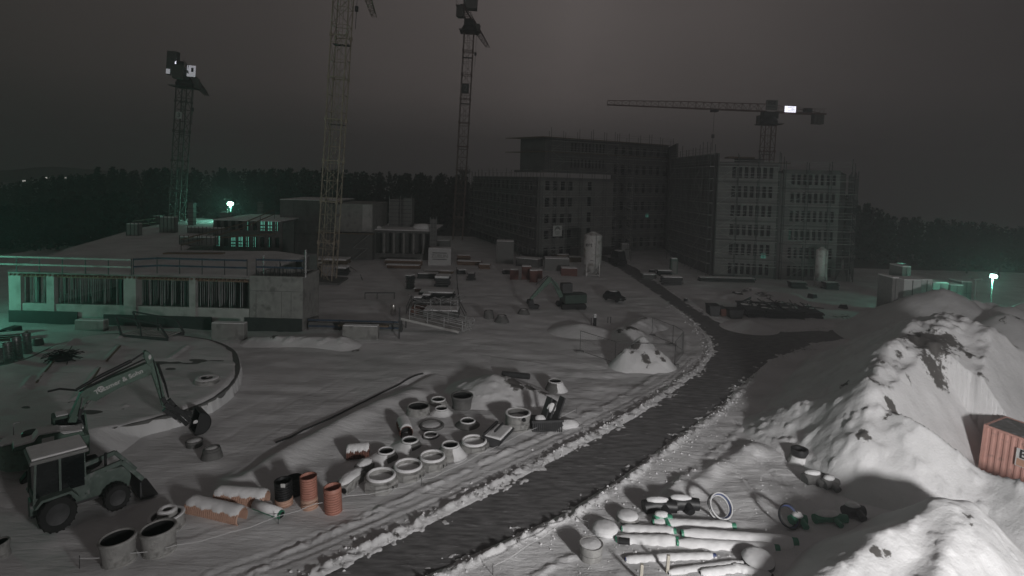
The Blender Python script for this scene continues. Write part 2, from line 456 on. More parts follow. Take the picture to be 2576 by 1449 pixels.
def grid_mesh(name, X, Y, Z, material, soil=None, keep=None, kind=None):
    nr, nc = X.shape
    co = np.stack([X, Y, Z], -1).reshape(-1, 3)
    idx = np.arange(nr * nc).reshape(nr, nc)
    q = np.stack([idx[:-1, :-1], idx[:-1, 1:], idx[1:, 1:], idx[1:, :-1]], -1).reshape(-1, 4)
    if keep is not None:
        k = keep.reshape(-1); q = q[k[q].any(1)]
    me = bpy.data.meshes.new(name)
    me.vertices.add(len(co)); me.vertices.foreach_set("co", co.astype(np.float32).ravel())
    me.loops.add(q.size); me.loops.foreach_set("vertex_index", q.astype(np.int32).ravel())
    me.polygons.add(len(q)); me.polygons.foreach_set("loop_start", np.arange(0, q.size, 4, dtype=np.int32))
    me.update(calc_edges=True); me.validate()
    me.shade_smooth()
    at = me.attributes.new("soil", 'FLOAT', 'POINT')
    at.data.foreach_set("value", (np.zeros(len(co)) if soil is None else soil.reshape(-1)).astype(np.float32))
    me.materials.append(material)
    o = bpy.data.objects.new(name, me); COL.objects.link(o)
    if kind: o["kind"] = kind
    return o
yrows = np.concatenate([np.linspace(-40, 13, 34)[:-1], 13 * np.power(120 / 13, np.linspace(0, 1, 560)), 120 * np.power(752 / 120, np.linspace(0, 1, 30))[1:]])
tt = np.linspace(-1, 1, 700)
tt = 1.0 * tt + 0.9 * tt ** 7
GX = tt[None, :] * np.sqrt(yrows[:, None] ** 2 + 15 ** 2); GY = np.repeat(yrows[:, None], len(tt), 1)
GZ = ground_z(GX, GY)
SOILPX = [(2130, 1000, 2.2), (1980, 905, 1.6), (1900, 880, 2.0)]
gs = np.zeros_like(GX)
for a, b, r in [(900, 880, 1.0), (2000, 872, 3.0), (2120, 800, 3.5), (2080, 1000, 1.0), (270, 1050, 1.6)]:
    p = W(a, b); gs = np.maximum(gs, 0.42 * np.exp(-(((GX - p.x) / r) ** 2 + ((GY - p.y) / (r * 0.8)) ** 2)))
# worn, part-cleared snow at the junction
s_ = np.where(inside(GX, GY, ROAD), 0, seg_dist(GX, GY, ROAD, True))
gs = np.maximum(gs, 0.33 * np.exp(-(s_ / 1.2) ** 2))
FOREST = [W(-900, 652), W(-60, 650), W(60, 634), W(180, 606), W(330, 570), W(420, 552), W(700, 545), W(1180, 552), D(1180, 500, 400), D(-900, 500, 400)]
fo = inside(GX, GY, FOREST) | (GY > 150) | ((GY > 108) & (GX > 0.60 * GY))
gs = np.where(fo, 1.0, gs)
grid_mesh("ground", GX, GY, GZ, SNOW, soil=gs, kind="structure")

def road_mat():
    m = bpy.data.materials.new("road_surface"); m.use_nodes = True
    n = m.node_tree; b = n.nodes["Principled BSDF"]; b.inputs["Roughness"].default_value = 0.62
    geo = n.nodes.new("ShaderNodeNewGeometry")
    mp = n.nodes.new("ShaderNodeMapping"); mp.inputs["Rotation"].default_value = (0, 0, R(-43)); mp.inputs["Scale"].default_value = (0.55, 2.2, 1)
    n.links.new(geo.outputs["Position"], mp.inputs["Vector"])
    a = n.nodes.new("ShaderNodeTexNoise"); a.inputs["Scale"].default_value = 0.9; a.inputs["Detail"].default_value = 12; a.inputs["Roughness"].default_value = 0.72
    n.links.new(mp.outputs[0], a.inputs["Vector"])
    r = n.nodes.new("ShaderNodeMapRange"); r.inputs["From Min"].default_value = 0.585; r.inputs["From Max"].default_value = 0.66; r.inputs["To Max"].default_value = 0.6
    n.links.new(a.outputs[0], r.inputs["Value"])
    c = n.nodes.new("ShaderNodeTexNoise"); c.inputs["Scale"].default_value = 2; c.inputs["Detail"].default_value = 8
    n.links.new(mp.outputs[0], c.inputs["Vector"])
    cr = n.nodes.new("ShaderNodeValToRGB"); cr.color_ramp.elements[0].color = (0.085, 0.083, 0.083, 1); cr.color_ramp.elements[1].color = (0.24, 0.235, 0.235, 1)
    cr.color_ramp.elements[0].position = 0.3; cr.color_ramp.elements[1].position = 0.75
    n.links.new(c.outputs[0], cr.inputs[0])
    mx = n.nodes.new("ShaderNodeMix"); mx.data_type = 'RGBA'
    n.links.new(r.outputs[0], mx.inputs[0]); n.links.new(cr.outputs[0], mx.inputs[6]); mx.inputs[7].default_value = (0.5, 0.495, 0.5, 1)
    n.links.new(mx.outputs[2], b.inputs["Base Color"])
    bp = n.nodes.new("ShaderNodeBump"); bp.inputs["Strength"].default_value = 0.9; bp.inputs["Distance"].default_value = 0.06
    n.links.new(a.outputs[0], bp.inputs["Height"]); n.links.new(bp.outputs[0], b.inputs["Normal"])
    return m
from mathutils.geometry import tessellate_polygon
rp = [Vector((p.x, p.y, -0.045)) for p in ROAD]
tri = tessellate_polygon([rp])
me = bpy.data.meshes.new("road"); me.from_pydata([tuple(p) for p in rp], [], [tuple(t) for t in tri]); me.update()
ro = bpy.data.objects.new("road", me); COL.objects.link(ro); me.materials.append(road_mat()); ro["kind"] = "structure"
# make its normals face up
import bmesh
bm = bmesh.new(); bm.from_mesh(me); bmesh.ops.recalc_face_normals(bm, faces=bm.faces)
if sum(f.normal.z for f in bm.faces) < 0: bmesh.ops.reverse_faces(bm, faces=bm.faces)
bm.to_mesh(me); bm.free()

# ------------------------------------------------------------------ mounds
def mound(name, ctrl, label, cat="snow mound", segs=(), soil=(), res=0.22, pad=3, rough=0.25, slope=0.9, group=None, soilbase=0.0, cut=None, sseed=0):
    """ctrl: (x,y,h,slope) cones; segs: (x0,y0,h0,x1,y1,h1,slope) ridges."""
    xs, ys = [], []
    for (x, y, h, s) in ctrl:
        xs += [x - h / s, x + h / s]; ys += [y - h / s, y + h / s]
    for (x0, y0, h0, x1, y1, h1, s) in segs:
        xs += [x0 - h0 / s, x0 + h0 / s, x1 - h1 / s, x1 + h1 / s]; ys += [y0 - h0 / s, y0 + h0 / s, y1 - h1 / s, y1 + h1 / s]
    X, Y = np.meshgrid(np.arange(min(xs) - pad, max(xs) + pad, res), np.arange(min(ys) - pad, max(ys) + pad, res))
    hs = []
    for (x, y, h, s) in ctrl:
        r = np.hypot(X - x, Y - y); hs.append(h - s * (np.sqrt(r * r + (0.35 * h) ** 2 * 0.4) - 0.22 * h))
    for (x0, y0, h0, x1, y1, h1, s) in segs:
        dx, dy = x1 - x0, y1 - y0; L = dx * dx + dy * dy
        t = np.clip(((X - x0) * dx + (Y - y0) * dy) / L, 0, 1)
        r = np.hypot(X - x0 - t * dx, Y - y0 - t * dy); hh = h0 + t * (h1 - h0)
        hs.append(hh - s * (np.sqrt(r * r + 0.12) - 0.3))
    k = 3.0
    H = np.log(sum(np.exp(k * np.clip(h, -6, 20)) for h in hs)) / k
    H += rough * (vnoise(X, Y, 2.6, 21 + sseed) * 1.3 + vnoise(X, Y, 1.0, 22 + sseed) * 0.5 + vnoise(X, Y, 0.4, 23 + sseed) * 0.2) * smooth(-0.3, 1.0, H)
    cl = vnoise(X, Y, 0.55, 25 + sseed) + .6 * vnoise(X, Y, .25, 26 + sseed)
    H += rough * 0.35 * smooth(.12, .35, cl) * smooth(0, .5, H) + rough * .5 * np.abs(vnoise(X * .8 + Y * .5, Y * .6 - X * .3, 1.7, 27 + sseed)) * smooth(.3, 1.5, H)
    # soften the foot
    H = np.where(H < 1.0, 0.5 * (H + np.maximum(H, 0) * H), H) if False else H
    if cut is not None:
        H = cut(X, Y, H)
    S = np.full_like(H, soilbase)
    for (sx, sy, r, amt) in soil:
        S = np.maximum(S, amt * np.exp(-((X - sx) ** 2 + (Y - sy) ** 2) / (r * r)))
    g = grid_mesh(name, X, Y, H, MSNOW, soil=S, keep=H > -0.25)
    tag(g, label, cat, group)
    return g
def Wz(px, py, z): p = W(px, py, z); return (p.x, p.y)
def sp(px, py, z, r, amt=0.5): p = W(px, py, z); return (p.x, p.y, r, amt)

def c_(px, py, z, s=0.7): x, y = Wz(px, py, z); return (x, y, z, s)
def s_eg(a, b, s):
    x0, y0 = Wz(*a); x1, y1 = Wz(*b); return (x0, y0, a[2], x1, y1, b[2], s)
contA = W(2460, 1182)
_cb = W(2576, 1226); _cd = (_cb - contA).normalized()
def cutcont(X, Y, H):
    # the two containers stand in a notch at the foot
    u = (X - contA.x) * _cd.x + (Y - contA.y) * _cd.y; v = -(X - contA.x) * _cd.y + (Y - contA.y) * _cd.x
    d = np.maximum(np.where(v > 2.6, 1.9, 0) - .15 - u, -2.8 - v)
    return np.minimum(H, np.maximum(d, -1) * 1.5 + .12 * vnoise(X, Y, .8, 71))
mound("snow_mound", [c_(2385, 800, 6.3, 0.8)], "huge snow mound with bare dark soil patches on its crest, behind the orange container",
      segs=[s_eg((2295, 812, 6.1), (2235, 872, 5.4), 1.0), s_eg((2235, 872, 5.4), (2188, 958, 4.4), 1.15), s_eg((2188, 958, 4.4), (2178, 1085, 2.4), 1.1), s_eg((2178, 1085, 2.4), (2160, 1165, .9), 1.0),
            s_eg((2385, 800, 6.3), (2300, 990, 4.3), 0.95), s_eg((2300, 990, 4.3), (2285, 1180, 1.0), 0.9), s_eg((2395, 830, 6.0), (2370, 1060, 2.9), 0.95), s_eg((2370, 1060, 2.9), (2355, 1175, .6), .95),
            s_eg((2385, 800, 6.3), (2480, 835, 6.1), 0.8), s_eg((2480, 835, 6.1), (2620, 905, 5.8), 0.75), s_eg((2620, 905, 5.8), (2900, 1000, 6.0), 0.8),
            s_eg((2188, 966, 3.4), (2075, 1018, 2.1), 0.55), s_eg((2075, 1018, 2.1), (1975, 1062, 0.7), 0.45), s_eg((2385, 800, 6.3), (2245, 885, 5.2), 0.8), s_eg((2330, 806, 5.9), (2275, 812, 4.8), .68)],
      soil=[sp(2330, 850, 5.8, 1.9, 0.68), sp(2300, 835, 6.0, 1.0, .5), sp(2350, 895, 5.2, 1.2, 0.6), sp(2275, 870, 5.2, 0.8, 0.5), sp(2390, 860, 5.6, 0.9, 0.6), sp(2415, 880, 5.2, .6, .55), sp(2435, 900, 4.9, 0.5, 0.55),
            sp(2242, 1012, 3.6, 0.55, 0.6), sp(2292, 1020, 3.6, 0.4, 0.55), sp(2310, 1050, 3.0, 0.4, 0.55), sp(2255, 1078, 2.5, 0.6, 0.6), sp(2300, 1080, 2.5, .35, .5), sp(2345, 1092, 2.2, 0.45, 0.6), sp(2120, 1035, 1.6, 0.45, 0.55),
            sp(2320, 1140, 1.6, 0.6, 0.58), sp(2360, 1160, 1.0, 0.8, 0.58), sp(2400, 1190, 0.4, 0.9, 0.5), sp(2165, 1185, 0.5, 0.5, 0.6), sp(2170, 1140, .9, .3, .5), sp(2290, 1160, 1.0, 0.5, 0.55), sp(2500, 1010, 3.4, 0.6, 0.52), sp(2470, 960, 4, .4, .5),
            sp(2200, 950, 4.6, 0.5, 0.5), sp(2230, 1060, 2.9, 0.35, 0.5), sp(2260, 900, 5.0, .5, .5), sp(2215, 925, 4.6, .4, .5), sp(2290, 930, 4.8, .35, .5)],
      res=0.13, rough=0.42, soilbase=0.235, cut=cutcont)
mound("snow_mound", [], "sharp-ridged bright white snow mound cut off by the bottom right corner",
      segs=[s_eg((2372, 1270, 2.3), (2436, 1277, 2.15), 1.1), s_eg((2372, 1266, 2.3), (2238, 1345, 1.9), .9), s_eg((2238, 1345, 1.9), (2060, 1470, 1.4), .8), s_eg((2436, 1277, 2.15), (2462, 1360, 1.8), 1.3), s_eg((2400, 1300, 2.1), (2330, 1560, 1.5), 0.9)],
      soil=[sp(2205, 1385, 1.8, 0.4, 0.5), sp(2230, 1400, 1.6, 0.3, 0.5), sp(2330, 1300, 2.1, 0.5, 0.34), sp(2440, 1330, 1.9, 0.6, 0.45)], res=0.09, rough=0.15, soilbase=0.20, sseed=3)
MG = "snow mounds in the far right row"
for i, (px, py, z, lab) in enumerate([(2372, 733, 5.0, "tallest pointed mound of the far row, beside the green-lit containers"), (2450, 757, 4.2, "rounded dark mound under the unlit lamp post"),
                                      (2492, 764, 4.0, "small rounded mound under the burning green lamp"), (2540, 772, 4.2, "broad low mound right of the burning green lamp"), (2610, 760, 4.6, "mound at the right edge of the far row")]):
    mound("snow_mound", [c_(px, py, z, 0.6)], lab, group=MG, res=0.35, rough=0.3, sseed=i + 5)
mound("snow_mound", [c_(2545, 797, 4.2, 0.8)], "pointed mound with dark stones behind the crest of the huge mound", soil=[sp(2520, 815, 3.6, 0.7, 0.5), sp(2560, 820, 3.5, 0.5, 0.5)], res=0.3, sseed=11)
p0 = W(1612, 925)
mound("snow_mound", [c_(1616, 845, 2.2, 1.35), c_(1655, 885, 1.1, 1.0)], "snow and soil heap with a dark band inside the mesh fences", segs=[s_eg((1580, 880, 1.3), (1660, 893, 0.9), 1.1)],
      soil=[sp(1600, 856, 2.0, 0.6, 0.66), sp(1625, 878, 1.6, 0.6, 0.6), sp(1655, 885, 1.2, 0.5, 0.5), sp(1590, 895, 0.9, 0.35, 0.5), sp(1668, 905, 0.7, 0.4, 0.5), sp(1560, 880, 1.2, 0.5, 0.5)], res=0.14, rough=0.3, sseed=2)
mound("soil_heap", [c_(1590, 825, 0.9, 0.55)], "low heap with dark crumbled soil on top, behind the fenced heap", "soil heap", soil=[sp(1590, 826, 0.8, 1.0, 0.62), sp(1560, 832, 0.6, 0.8, 0.5), sp(1620, 805, 0.7, 0.9, 0.45)],
      segs=[s_eg((1630, 795, 1.0), (1560, 830, 0.6), 0.5)], res=0.2, rough=0.3)
mound("snow_mound", [c_(1240, 948, 1.12, 0.42)], "low white heap with a dark soil streak beyond the concrete rings", segs=[s_eg((1240, 950, 1.05), (1375, 992, 0.3), 0.42)],
      soil=[sp(1293, 968, 0.7, 0.8, 0.7), sp(1298, 985, 0.4, 0.7, 0.66), sp(1335, 982, 0.4, 0.8, 0.6), sp(1262, 955, 0.9, 0.4, 0.55), sp(1368, 993, 0.2, 0.8, 0.5)], res=0.12, rough=0.2, sseed=4)
mound("snow_mound", [c_(1465, 818, 0.7, 0.3)], "shallow snow drift left of the marker posts", res=0.25, rough=0.1, segs=[s_eg((1430, 822, 0.5), (1510, 828, 0.5), 0.35)])
mound("snow_mound", [c_(1885, 806, 0.75, 0.28)], "small pale snow heap in front of the dark formwork stacks", res=0.25, rough=0.15)
mound("snow_mound", [c_(1900, 722, 1.2, 0.35)], "flat snow heap strewn with dark rubble near the far block", soil=[sp(1870, 728, 0.9, 1.8, 0.5), sp(1920, 738, 0.9, 2.0, 0.5), sp(1950, 728, 0.8, 1.5, 0.45)], segs=[s_eg((1850, 735, 0.9), (1990, 735, 0.9), 0.4)], res=0.3, rough=0.3)
mound("snow_mound", [c_(320, 1018, 1.0, 0.5)], "snow drift under the raised boom of the green excavator", soil=[sp(270, 1045, 0.5, 0.8, 0.6), sp(290, 1060, 0.3, 0.8, 0.6)], segs=[s_eg((240, 1050, 0.6), (430, 1030, 0.6), 0.5)], res=0.15, rough=0.2)

# broken snow clods thrown up by the plough and the lorries
def clods(name, label, pts, seed):
    rn = random.Random(seed); b = MB()
    for (x, y, r) in pts:
        z = float(gz(Vector((x, y, 0)))) + r * .25
        c = Vector((x, y, z)); n = 6
        ang = rn.uniform(0, 6); vs = [c + Vector((0, 0, r * rn.uniform(.5, .9)))]
        for k in range(5):
            a = ang + 6.283 * k / 5; vs.append(c + Vector((math.cos(a) * r * rn.uniform(.7, 1.3), math.sin(a) * r * rn.uniform(.7, 1.3), rn.uniform(-.3, .2) * r)))
        vs.append(c + Vector((0, 0, -r * .8)))
        b.quadmesh(vs, [(0, 1 + k, 1 + (k + 1) % 5) for k in range(5)] + [(6, 1 + (k + 1) % 5, 1 + k) for k in range(5)])
    o = b.build(name, SCAP); tag(o, label, "snow clods", kind="stuff"); return o
rn = random.Random(77); pts = []
edges = [(i, (i + 1) % len(ROAD)) for i in range(len(ROAD)) if 13 < ROAD[i].y < 75 and 13 < ROAD[(i + 1) % len(ROAD)].y < 75]
for i, j in edges:
    a, c = ROAD[i], ROAD[j]; L = (c - a).length; dv = (c - a).normalized(); nv = Vector((dv.y, -dv.x, 0))
    for k in range(int(L * 17)):
        t = rn.random(); off_ = rn.gauss(.35, .45); q = a.lerp(c, t) + nv * (-off_)
        pts.append((q.x, q.y, min(.11, .022 + rn.expovariate(1) * .02)))
MF = [W(2330, 1190), W(2440, 1215), W(2576, 1290), W(2576, 1449), W(2500, 1420)]
for k in range(900):
    px_, py_ = rn.uniform(2290, 2620), rn.uniform(1190, 1449)
    if (py_ - 1190) > (px_ - 2290) * .05 + 0 and (px_ > 2290 + (py_ - 1190) * .75):
        q = W(px_, py_); pts.append((q.x, q.y, min(.14, .03 + rn.expovariate(1) * .03)))
for k in range(500):
    px_, py_ = rn.uniform(1450, 2050), rn.uniform(1080, 1449); q = W(px_, py_); pts.append((q.x, q.y, min(.08, .02 + rn.expovariate(1) * .014)))
xs_ = np.array([p_[0] for p_ in pts]); ys_ = np.array([p_[1] for p_ in pts]); zz_ = ground_z(xs_, ys_)
_gz0 = gz; _zd = {(p_[0], p_[1]): float(z_) for p_, z_ in zip(pts, zz_)}
gz = lambda p_: _zd[(p_.x, p_.y)] if (p_.x, p_.y) in _zd else _gz0(p_)
clods("snow_clods", "small broken snow clods scattered along the road edges and over the tracked floor", pts, 5)
gz = _gz0

# ------------------------------------------------------------------ raised snow-covered round slab on the left
ZP = 1.0
PLPX = [(-160, 1010), (-60, 935), (60, 900), (150, 862), (250, 838), (400, 838), (520, 850), (585, 875), (603, 910), (598, 940), (575, 972), (530, 1003), (470, 1028), (380, 1052), (250, 1078), (100, 1092), (-120, 1095)]
PL = [W(a, b, ZP) for a, b in PLPX]
def dens(poly, n=6):
    out = []
    m = len(poly)
    for i in range(m):
        p0, p1, p2, p3 = poly[i - 1], poly[i], poly[(i + 1) % m], poly[(i + 2) % m]
        for k in range(n):
            t = k / n
            out.append(0.5 * ((2 * p1) + (p2 - p0) * t + (2 * p0 - 5 * p1 + 4 * p2 - p3) * t * t + (3 * p1 - p0 - 3 * p2 + p3) * t ** 3))
    return out
PLD = dens(PL, 8)
plat = empty("round_slab", (PLD[0].x, PLD[0].y, 0), label="broad round raised slab under wind-rippled snow, behind the big green excavator", cat="slab")
off = Vector((PLD[0].x, PLD[0].y, 0))
b = MB(); b.prism([(p.x - off.x, p.y - off.y) for p in PLD], -0.3, ZP - 0.08)
b.build("edge_wall", CONCD, plat)
xs = [p.x for p in PLD]; ys = [p.y for p in PLD]
X, Y = np.meshgrid(np.arange(min(xs) - 6, max(xs) + 6, 0.15), np.arange(min(ys) - 6, max(ys) + 6, 0.15))
ds = seg_dist(X, Y, PLD, True); ins = inside(X, Y, PLD)
Z = ZP + vnoise(X, Y, 4, 31) * 0.16 + vnoise(X + .4 * Y, Y * 2, 1.4, 32) * 0.07 + vnoise(X, Y, .5, 33) * 0.02
for (a, c) in [((95, 960), (140, 905)), ((190, 1000), (250, 930)), ((270, 905), (300, 870)), ((330, 930), (300, 960)), ((60, 975), (80, 950)), ((430, 900), (470, 870)), ((170, 870), (190, 850)), ((300, 850), (320, 838))]:
    dd = seg_dist(X, Y, [W(*a, ZP), W(*c, ZP)]); Z += 0.13 * np.exp(-((dd - .05) / 0.1) ** 2)
bx = W(520, 1010, ZP).x
wgt = smooth(0.5, 4.0, bx - X) * (Y < W(300, 930, ZP).y)
Z = np.where(ins, Z - 0.22 * np.exp(-(ds / 0.25) ** 2) * (1 - wgt), -0.5)
Z = np.where(ins | (ds < 0.12), np.maximum(Z, ZP - 0.26), Z)
# the front-left rim is buried: drifted snow runs down to the ground
drift = (ZP - .02 - ds * .2 + vnoise(X, Y, 1.5, 35) * .2)
dm_ = (~ins) & (wgt > 0.02) & (Y < W(300, 930, ZP).y)
Z = np.where(dm_, np.maximum(Z, drift * wgt - .4 * (1 - wgt)), Z)
keepm = ((ins | (ds < .14)) & (Z > 0.2)) | (dm_ & (ds < 5.5) & (Z > -.3))
sc = grid_mesh("snow_cover", X - off.x, Y - off.y, Z, SNOW, keep=keepm)
sc.parent = plat
# flat heads-up: the left side of the slab runs down into the drift
def on_slab(px, py): return W(px, py, ZP)

# manhole cover ring on slab
def lid_disc(name, p, r, h, label, cat, material=PREC, cap=True):
    t = empty(name, (p.x, p.y, p.z), label=label, cat=cat)
    MB().lathe([(0.0, -0.1), (r, -0.1), (r, h * .8), (r * .96, h), (r * .5, h), (r * .46, h * .7), (0, h * .7)], 32).build("concrete_ring", material, t, smooth='auto')
    if cap: MB().lathe([(0, h * 1.25), (r * .55, h * 1.2), (r * .8, h * 1.15), (r * .93, h * .98)], 24).build("snow_cap", SCAP, t, smooth=True)
    return t
p = on_slab(521, 962)
t = empty("manhole_cover", (p.x, p.y, ZP), label="round concrete manhole cover with a dark opening, on the round slab", cat="manhole cover")
MB().lathe([(0.0, -0.1), (0.78, -0.1), (0.8, 0.22), (0.74, 0.3), (0.34, 0.3), (0.3, 0.1), (0, 0.1)], 32).build("cover_ring", PREC, t, smooth='auto')
MB().lathe([(.36, .32), (.5, .36), (.7, .33), (.77, .26)], 32).build("snow_cap", SCAP, t, smooth=True)
MB().box(-.6, -.1, -.16, .14, .3, .33).build("opening", HOLE, t)

# brush pile / twisted reinforcement bundle
p = on_slab(152, 905)
rb = MB(); rn = random.Random(5)
for i in range(46):
    a = rn.uniform(0, math.pi); c = Vector((rn.uniform(-.7, .8), rn.uniform(-.5, .5), rn.uniform(.05, .5))); l = rn.uniform(.3, .8)
    d = Vector((math.cos(a), math.sin(a), rn.uniform(-.4, .5))) * l
    rb.tube([c - d, c + Vector((0, 0, .1)), c + d], 0.03, 5)
rb.blob((0, 0, .15), (.8, .5, .3), seed=3)
o = rb.build("brush_pile", BLACK); o.location = (p.x, p.y, ZP)
tag(o, "small black tangled pile of rods on the round slab", "scrap pile")
for i, (a, c, lab) in enumerate([((92, 962), (140, 903), "long thin batten lying on the slab above the excavator cab"), ((205, 1000), (252, 925), "middle batten half buried in the slab snow"), ((268, 908), (303, 870), "short batten between the rod pile and the steel frame")]):
    A_ = W(*a, ZP + .12); B_ = W(*c, ZP + .12)
    o = MB().bar((0, 0, 0), B_ - A_, .1, .08).build("batten", WOOD); o.location = A_
    tag(o, lab, "batten", "battens on the round slab")

# ------------------------------------------------------------------ precast manhole rings, cones and pipes
def ellipse_base(tx, wpx, yb):
    """base centre of an upright round thing whose front foot is at row yb"""
    hor = 452 + (tx - 1288) * .0262
    r = wpx / 2 * (yb - hor) / FP
    p = W(tx, yb - r)
    return p
def ring(tx, ty, wtop, wbot, yb, label, cone=False, lip=True, snow=0.0, dark=False, inner=0.8, side_snow=None, fill=0.0, group="precast concrete rings", tilt=0, name="concrete_ring", cat="concrete ring", band=False, mat_=None):
    p = ellipse_base(tx, max(wtop, wbot), yb)
    s = p.y / FP * 1.0
    z = gz(p) - 0.05
    h = toppx(p, ty) - z
    h = max(h, 0.15)
    rt, rb_ = wtop / 2 * s, wbot / 2 * s
    t = empty(name, (p.x, p.y, z), label=label, cat=cat, group=group, ry=R(tilt))
    m = mat_ or (PRECD if dark else PREC)
    ri = rt * inner
    zc = h * (1 - fill)
    MB().lathe([(ri * .975, -.05), (ri * .992, h - .06)], 36).build("inner_wall", HOLE if not fill else PRECD, t, smooth=True)  # shade inside the ring is put into the dark wall colour
    prof = [(ri * .98, -0.05), (ri, h - .03), (ri + .03, h), (rt - .02, h), (rt, h - .05)]
    if cone:
        prof += [(rt, h * .82), (rt * 1.02 + 0.03, h * .78)]
        for k in range(1, 6):
            u = k / 5; prof.append((rt + (rb_ - rt) * (u ** 0.85), h * .78 + (h * .18 - h * .78) * u))
        prof += [(rb_, 0.0), (rb_, -.3)]
    else:
        if lip: prof += [(rt, h - .1), (rt * .955 + .0, h - .13)]
        w2 = rb_ * (.955 if lip else 1)
        prof += [(w2, h * .35), (w2, 0.12), (rb_, 0.1), (rb_, -.3)]
    body = MB().lathe(prof, 36).build("shell", m, t, smooth='auto')
    if zc < h * .99 and fill:
        MB().lathe([(0, zc + .05), (ri * .6, zc + .03), (ri * .99, zc - .02)], 24).build("snow_inside", SCAP, t, smooth=True)
    else:
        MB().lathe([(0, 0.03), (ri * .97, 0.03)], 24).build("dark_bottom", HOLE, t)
    if snow:
        MB().lathe([(ri - .005, h), (ri + .02, h + snow), ((ri + rt) / 2, h + snow * 1.3), (rt - .005, h + snow * .8), (rt + .012, h - .02)], 36).build("snow_cap", SCAP, t, smooth=True)
    if side_snow is not None:
        # wind-packed snow on one side of the wall
        a0, a1, amt = side_snow
        sb = MB(); n = 18; vs = []; fs = []
        rows = [(rt + .01, h - .04, .0), (rt + (rb_ - rt) * .3, h * .62, .35), (rt + (rb_ - rt) * .7, h * .3, .75), (rb_ + .02, 0.05, 1.0), (rb_ + .3, -.1, 1.1)]
        for (r, zz, q) in rows:
            for k in range(n + 1):
                u = k / n; a = R(a0 + (a1 - a0) * u); th = math.sin(math.pi * u) ** .6
                rr = r + amt * q * th + 0.015 * th
                vs.append((rr * math.cos(a), rr * math.sin(a), zz))
        for i in range(len(rows) - 1):
            for k in range(n):
                fs.append((i * (n + 1) + k, (i + 1) * (n + 1) + k, (i + 1) * (n + 1) + k + 1, i * (n + 1) + k + 1))
        MB().quadmesh(vs, fs).build("packed_snow", SCAP, t, smooth=True)
    if band:
        MB().lathe([(rt * .985, h * .5 - .01), (rt * .99, h * .5), (rt * .985, h * .5 + .01)], 30).build("joint_band", PRECD, t)
    return t
RG = "precast rings and cones in the ring field"
ring(1162, 993, 58, 50, 1037, "tall dark ring tapering downwards, next to the low soil-streaked heap", dark=True, inner=.84, group=RG)
ring(1102, 1004, 38, 50, 1024, "small cone behind, between the two tall dark rings", cone=True, snow=.03, group=RG)
ring(1052, 1020, 60, 62, 1058, "wide ring with a collar at the far left of the ring field", dark=False, inner=.82, group=RG)
ring(1110, 1027, 34, 46, 1051, "little cone buried in pale snow beside the wide collared ring", cone=True, snow=.03, side_snow=(120, 420, .25), group=RG)
ring(1176, 1058, 40, 64, 1090, "squat dark cone with a white snow rim in the centre of the ring field", cone=True, dark=True, snow=.03, group=RG)
ring(1086, 1072, 62, 64, 1092, "low dark flat ring behind the small snowy-rimmed cone", dark=True, inner=.8, fill=.35, group=RG)
ring(1083, 1093, 38, 52, 1117, "small cone with snow on its rim in front of the low flat ring", cone=True, dark=True, snow=.03, group=RG)
ring(1031, 1107, 44, 60, 1138, "cone snowed up on its left flank, below the leaning corrugated pipe", cone=True, dark=True, snow=.04, side_snow=(120, 290, .35), group=RG)
ring(971, 1134, 44, 62, 1168, "leftmost cone, snowed up on its left flank, above the first octagonal ring", cone=True, dark=True, snow=.04, side_snow=(120, 290, .5), group=RG)
ring(1132, 1118, 46, 72, 1166, "large grey cone between two octagonal rings", cone=True, snow=.03, side_snow=(290, 380, .2), group=RG)
ring(1396, 958, 36, 50, 986, "lone cone beyond the toothed bucket, snowed up on its right side", cone=True, dark=True, snow=.02, side_snow=(-80, 70, .2), group=RG)
OG = "octagonal shaft bases"
def octring(tx, ty, w, yb, label):
    p = ellipse_base(tx, w, yb); s = p.y / FP; z = gz(p) - .05
    h = toppx(p, ty) - z; r = w / 2 * s
    t = empty("octagonal_base", (p.x, p.y, z), rz=R(18), label=label, cat="shaft base", group=OG)
    n = 32
    v = []; f = []
    oc = []
    for k in range(n):
        a = 2 * math.pi * k / n
        q = (a + math.pi / 8) % (math.pi / 4) - math.pi / 8
        ro_ = r * .99 / math.cos(q)
        oc.append((ro_ * math.cos(a), ro_ * math.sin(a)))
    def lvl(fn, zz): v.extend([(*fn(k), zz) for k in range(n)])
    cir = lambda rr: (lambda k: (rr * math.cos(2 * math.pi * k / n), rr * math.sin(2 * math.pi * k / n)))
    lvl(lambda k: oc[k], -.3); lvl(lambda k: oc[k], h * .72); lvl(cir(r * .88), h * .80); lvl(cir(r * .88), h); lvl(cir(r * .74), h); lvl(cir(r * .73), h * .45); lvl(cir(.01), h * .45)
    for i in range(6):
        for k in range(n):
            f.append((i * n + k, i * n + (k + 1) % n, (i + 1) * n + (k + 1) % n, (i + 1) * n + k))
    MB().quadmesh(v, f).build("shell", PREC, t)
    MB().lathe([(r * .735, h * .95), (r * .75, h + .05), (r * .82, h + .07), (r * .88, h + .03), (r * .9, h - .05)], 32).build("snow_cap", SCAP, t, smooth=True)
    MB().lathe([(0, h * .5), (r * .5, h * .52), (r * .735, h * .66)], 24).build("snow_inside", SCAP, t, smooth=True)
    for a in (-95, -35):
        q = MB(); c = Vector((math.cos(R(a - 18)), math.sin(R(a - 18)), 0)) * r * .96
        q.tube([c + Vector((0, 0, h * .35)), c * 1.04 + Vector((0, 0, h * .35))], .11, 12)
        q.build("lifting_hole", HOLE, t)
    return t
octring(958, 1194, 84, 1243, "front left octagonal shaft base with two lifting holes")
octring(1026, 1170, 82, 1214, "second octagonal shaft base from the front left, rim thick with snow")
octring(1087, 1147, 74, 1188, "third octagonal shaft base, in front of the large grey cone's left side")
